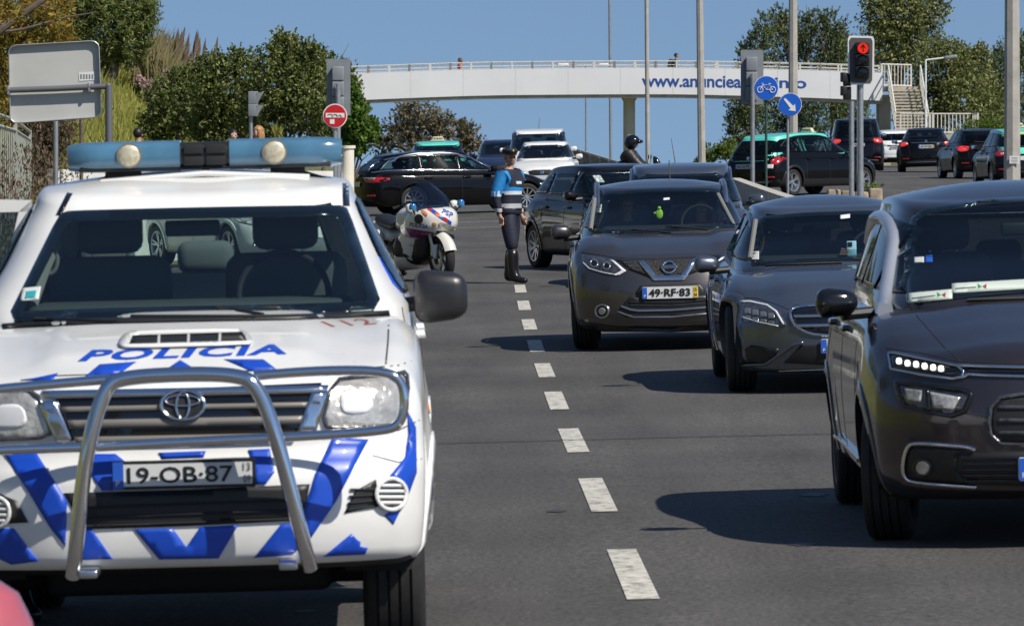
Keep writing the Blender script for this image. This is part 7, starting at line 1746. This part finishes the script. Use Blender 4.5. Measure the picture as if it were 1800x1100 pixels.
# ------------------------------------------------------------------ police motorcycle
def build_bike():
    Y = 76.4; X = (779-900)/FP*Y; z = G(X, Y); yaw = R(27)
    M = Matrix.Translation((X, Y, z)) @ Matrix.Rotation(yaw, 4, 'Z') @ Matrix.Rotation(R(-4), 4, 'Y')
    m = empty('police_motorcycle', label='white police motorcycle with red and blue checks and tall clear windshield', cat='motorcycle', M=M)
    W = mat('fairing_white', (.66, .65, .60), .3, coat=1., noise=.04, nscale=3); K = M_['black']
    def wheel(y, w_):
        q = MB(); q.lathe([(.215, -w_*.8), (.25, -w_), (.29, -w_*.9), (.312, -w_*.45), (.318, 0), (.312, w_*.45), (.29, w_*.9), (.25, w_), (.215, w_*.8), (.215, -w_*.8)], 40, 'x', (0, y, .316)); wo = q.build('wheel', M_['rub'], m)
        q = MB(); q.lathe([(.215, -w_*.8), (.195, -w_*.5), (.195, w_*.5), (.215, w_*.8)], 36, 'x', (0, y, .316)); q.build('rim', M_['lampdark'], wo)
        for i in range(5): q = MB(); a = i*2*math.pi/5; q.tube([(0, y+.03*math.cos(a), .316+.03*math.sin(a)), (0, y+.2*math.cos(a), .316+.2*math.sin(a))], .017, 6); q.build('spoke', M_['lampdark'], wo)
        for sx in (-1, 1):
            q = MB(); q.lathe([(.15, 0), (.15, .006), (.095, .006), (.095, 0), (.15, 0)], 36, 'x', (sx*.075, y, .316)); q.build('brake_disc', M_['alu'], wo)
            q = MB(); q.box((sx*.08, y+.13, .36), (.035, .06, .10), bev=.012); q.build('brake_caliper', M_['gloss'], wo)
        return wo
    wheel(0, .062); wheel(1.49, .085)
    for sx in (-1, 1): q = MB(); q.tube([(sx*.095, 0, .316), (sx*.095, .04, .43), (sx*.095, .16, .76)], [.026, .030, .028], 10); q.build('fork', M_['alu'], m)
    # front mudguard
    n = 18; vs = []
    for i in range(n+1):
        a = R(18+135*i/n)+math.pi*.0; 
        for j in range(7): u = j/6*2-1; r_ = .355-.05*u*u; vs.append((u*.088, -r_*math.cos(a), .316+r_*math.sin(a)))
    fs = [(i*7+j, i*7+j+1, (i+1)*7+j+1, (i+1)*7+j) for i in range(n) for j in range(6)]
    q = MB(); q.add(vs, fs, 0, True); q.add([(v[0]*1.0, v[1]*.99, .316+(v[2]-.316)*.985) for v in vs], [f[::-1] for f in fs], 0, True); q.build('mudguard', W, m)
    for sx in (-1, 1): q = MB(); q.plate([(-.08, .50), (.12, .50), (.13, .36), (.02, .31), (-.03, .36)], 'x', .012, (sx*.092, 0, 0)); q.build('mudguard_side', W, m)
    up = loft('upper_fairing', [(-.16, .90, .10, .74), (-.08, .96, .22, .68), (.04, 1.0, .30, .63), (.18, 1.02, .33, .62), (.36, 1.0, .32, .55), (.60, .90, .27, .52), (.80, .84, .22, .52)], W, m, 32, 2.8, 8)
    lo = loft('side_fairing', [(.34, .78, .12, .58), (.44, .80, .24, .42), (.58, .80, .27, .25), (.75, .72, .27, .15), (.95, .52, .24, .13), (1.15, .34, .18, .15)], W, m, 28, 3.4, 8)
    loft('radiator', [(.26, .70, .14, .36), (.36, .72, .20, .26), (.55, .6, .2, .2)], K, m)
    loft('engine', [(.55, .62, .25, .2), (.8, .66, .30, .25), (1.0, .6, .24, .25)], K, m)
    tk = loft('tank', [(.46, .92, .12, .7), (.60, 1.0, .20, .68), (.85, 1.0, .21, .66), (1.05, .88, .16, .66)], W, m, 24, 2.4, 8)
    loft('seat', [(1.0, .84, .13, .72), (1.2, .80, .17, .68), (1.45, .84, .16, .70), (1.75, .90, .14, .74)], K, m)
    loft('rear_body', [(1.3, .66, .12, .5), (1.5, .72, .16, .52), (1.8, .78, .15, .56), (2.0, .80, .08, .7)], W, m)
    for sx in (-1, 1):
        o = loft('pannier', [(1.4, .66, .12, .38), (1.5, .70, .14, .34), (1.85, .70, .14, .36), (2.0, .66, .11, .42)], W, m, 20, 4.)
        for v in o.data.vertices: v.co.x += sx*.28
    bv = BVHTree.FromPolygons([v.co.copy() for o in (up, lo, tk) for v in o.data.vertices], [tuple(i+b for i in p.vertices) for o, b in ((up, 0), (lo, len(up.data.vertices)), (tk, len(up.data.vertices)+len(lo.data.vertices))) for p in o.data.polygons])
    inv = M.inverted(); o0 = inv @ Vector((0, 0, CH))
    class B: pass
    def patch(name, mm, poly, off=.006, parent=None, res=None, th=.004):
        xs = [p[0] for p in poly]; res = res or 4.
        v2, f2 = tri2d(poly, res); v3 = []
        last = None
        for a, b in v2:
            d = ((inv @ P(a, b, 40.))-o0).normalized(); h = bv.ray_cast(o0, d)
            v3.append(h[0]-d*off if h[0] else None)
        if all(v is None for v in v3): return None
        for i, v in enumerate(v3):
            if v is None:
                j = min((k for k in range(len(v3)) if v3[k] is not None), key=lambda k: (v2[k][0]-v2[i][0])**2+(v2[k][1]-v2[i][1])**2)
                d = ((inv @ P(*v2[i], 40.))-o0).normalized(); dj = ((inv @ P(*v2[j], 40.))-o0).normalized(); v3[i] = o0+d*((v3[j]-o0).dot(dj))
        d = ((inv @ P(*v2[0], 40.))-o0).normalized(); a = v3[f2[0][0]]
        if (v3[f2[0][1]]-a).cross(v3[f2[0][2]]-a).dot(d) > 0: f2 = [f[::-1] for f in f2]
        v4, f4 = skirt(v3, f2, d*(off+th)); return addmesh(name, v4, f4, mm, parent or m)
    def txt(t, quad, mm, name, bold=.03, sh=.1):
        vs, fs = text_tris(t, bold, sh); bl, br, tr, tl = quad; v3 = []; dl = 75
        for u, v in vs:
            x = (bl[0]*(1-u)+br[0]*u)*(1-v)+(tl[0]*(1-u)+tr[0]*u)*v; y = (bl[1]*(1-u)+br[1]*u)*(1-v)+(tl[1]*(1-u)+tr[1]*u)*v
            d = ((inv @ P(x, y, 40.))-o0).normalized(); h = bv.ray_cast(o0, d)
            if h[0]: dl = h[3]
            v3.append(o0+d*(dl-.008))
        addmesh(name, v3, fs, mm, m)
    bb = mat('bike_blue', (.02, .06, .34), .4, coat=.5); rr_ = mat('bike_red', (.42, .02, .02), .4, coat=.5)
    txt('POLÍCIA', [(719, 398.5), (752, 402.5), (752, 393.5), (720, 388.5)], bb, 'side_lettering')
    n = 7
    for i in range(n*2):
        t0, t1 = i/(2*n), (i+1)/(2*n)
        def e(t, up_): return (712+50*t+(6 if not up_ else 0)*(1-t)*1.2, (400+9*t) if up_ else (417+6*t-(9*t if t > .8 else 0)))
        patch('side_check', bb if i % 2 == 0 else rr_, [e(t0, 1), e(t1, 1), (e(t1, 0)[0]+2, e(t1, 0)[1]), (e(t0, 0)[0]+2, e(t0, 0)[1])], res=3)
    for i in range(6):
        t0, t1 = i/6, (i+1)/6; a = lambda t: (752+42*t, 361+29*t)
        p0, p1 = a(t0), a(t1); patch('nose_check', rr_ if i % 2 == 0 else bb, [p0, p1, (p1[0]-1, p1[1]+7), (p0[0]-1, p0[1]+7)], res=3)
    txt('PSP', [(776, 374), (796, 384), (797, 374), (778, 366)], bb, 'nose_lettering')
    txt('1119', [(719, 433), (728, 435), (728, 430), (719, 428)], M_['ink'], 'unit_lettering', 0)
    hl = patch('headlight', M_['clear'], chaikin([(771, 390), (786, 393), (801, 400), (800, 407), (786, 405), (774, 400)], 1), off=.012, res=4)
    patch('indicator', M_['amber'], chaikin([(739, 366), (752, 375), (751, 380), (742, 374)], 1), off=.014)
    patch('indicator', M_['amber'], chaikin([(761, 390), (768, 393), (767, 397), (761, 394)], 1), off=.014)
    patch('speaker', K, circ(736, 385, 8, 8.5, 16), off=.03, res=4)
    patch('fairing_vent', K, [(698, 445), (712, 446), (720, 452), (700, 452)], off=.01)
    patch('lower_lip', K, [(768, 406), (798, 413), (800, 420), (782, 417), (766, 412)], off=.012)
    # windshield: curved sheet
    vs = []; n = 10
    for i in range(9):
        t = i/8; y = -.10+.44*t; zz = .90+.44*t-.02*t*t; hw = .27-.03*t*t-.07*max(0, t-.75)*4*t
        for j in range(n+1): u = j/n*2-1; vs.append((u*hw, y+.12*u*u, zz-.05*u*u*(1 if t > .7 else .5)))
    fs = [(i*(n+1)+j, i*(n+1)+j+1, (i+1)*(n+1)+j+1, (i+1)*(n+1)+j) for i in range(8) for j in range(n)]
    q = MB(); q.add(vs, fs, 0, True); q.add([(a, b+.004, c) for a, b, c in vs], [f[::-1] for f in fs], 0, True); ws = q.build('windshield', glass_mat('bike_screen', (.42, .47, .56), .12, 2.0), m)
    edge = [vs[i*(n+1)] for i in range(9)]+[vs[8*(n+1)+j] for j in range(n+1)]+[vs[(8-i)*(n+1)+n] for i in range(9)]
    MB().tube(edge, .006, 6).build('screen_edge', M_['gloss'], ws)
    q = MB(); q.tube([(-.38, .62, 1.0), (-.2, .52, 1.06), (.2, .52, 1.06), (.38, .62, 1.0)], .014, 8); hb = q.build('handlebar', K, m)
    for sx in (-1, 1):
        q = MB(); q.tube([(sx*.38, .62, 1.0), (sx*.27, .57, 1.03)], .021, 8); q.build('grip', M_['rub'], hb)
        q = MB(); q.box((sx*.33, .20, 1.0), (.12, .10, .13), bev=.045); q.build('side_mirror', W, m)
        bm_ = mat('bike_beacon', (.02, .16, .40), .15, coat=1.); q = MB(); q.lathe([(0, .05), (.035, .045), (.05, .02), (.05, -.03), (.0, -.03)], 16, 'z', (sx*.36, .05, 1.02)); q.build('beacon', bm_, m)
        q = MB(); q.tube([(sx*.30, .12, .92), (sx*.36, .05, .99)], .012, 6); q.build('beacon_stalk', K, m)
    q = MB(); q.tube([(-.1, .9, .1), (-.28, .95, .0)], .015, 6); q.build('side_stand', K, m)
    q = MB(); q.tube([(.22, 1.0, .32), (.28, 1.9, .42)], .05, 10); q.build('exhaust', M_['alu'], m)
# ------------------------------------------------------------------ assemble: the setting first, then things
build_ground()
build_bridge()
build_plants()
build_surroundings()
build_street()
build_truck(); car_a = build_crossover(); car_b = build_sedan(); car_c = build_mpv()
build_far()
build_bike()
build_people()
pc = mat('coral_jumper', (.55, .10, .10), .8); gc = mat('grey_jumper', (.10, .10, .11), .8); hb = mat('dark_hair', (.012, .010, .009), .5)
passengers(car_a, [(.36, 'driver of the grey crossover in a coral top', 1.70, pc, hb, 0, False), (-.36, 'front passenger of the grey crossover in dark clothes', 1.64, gc, mat('brown_hair', (.10, .045, .02), .55), .04, True)])
passengers(car_b, [(.36, 'driver of the blue-grey estate holding up a phone', 1.72, gc, hb, 0, False)])
passengers(car_c, [(.36, 'driver of the dark people carrier behind the display cards', 1.72, mat('blue_shirt', (.05, .08, .16), .8), hb, .05, False)])
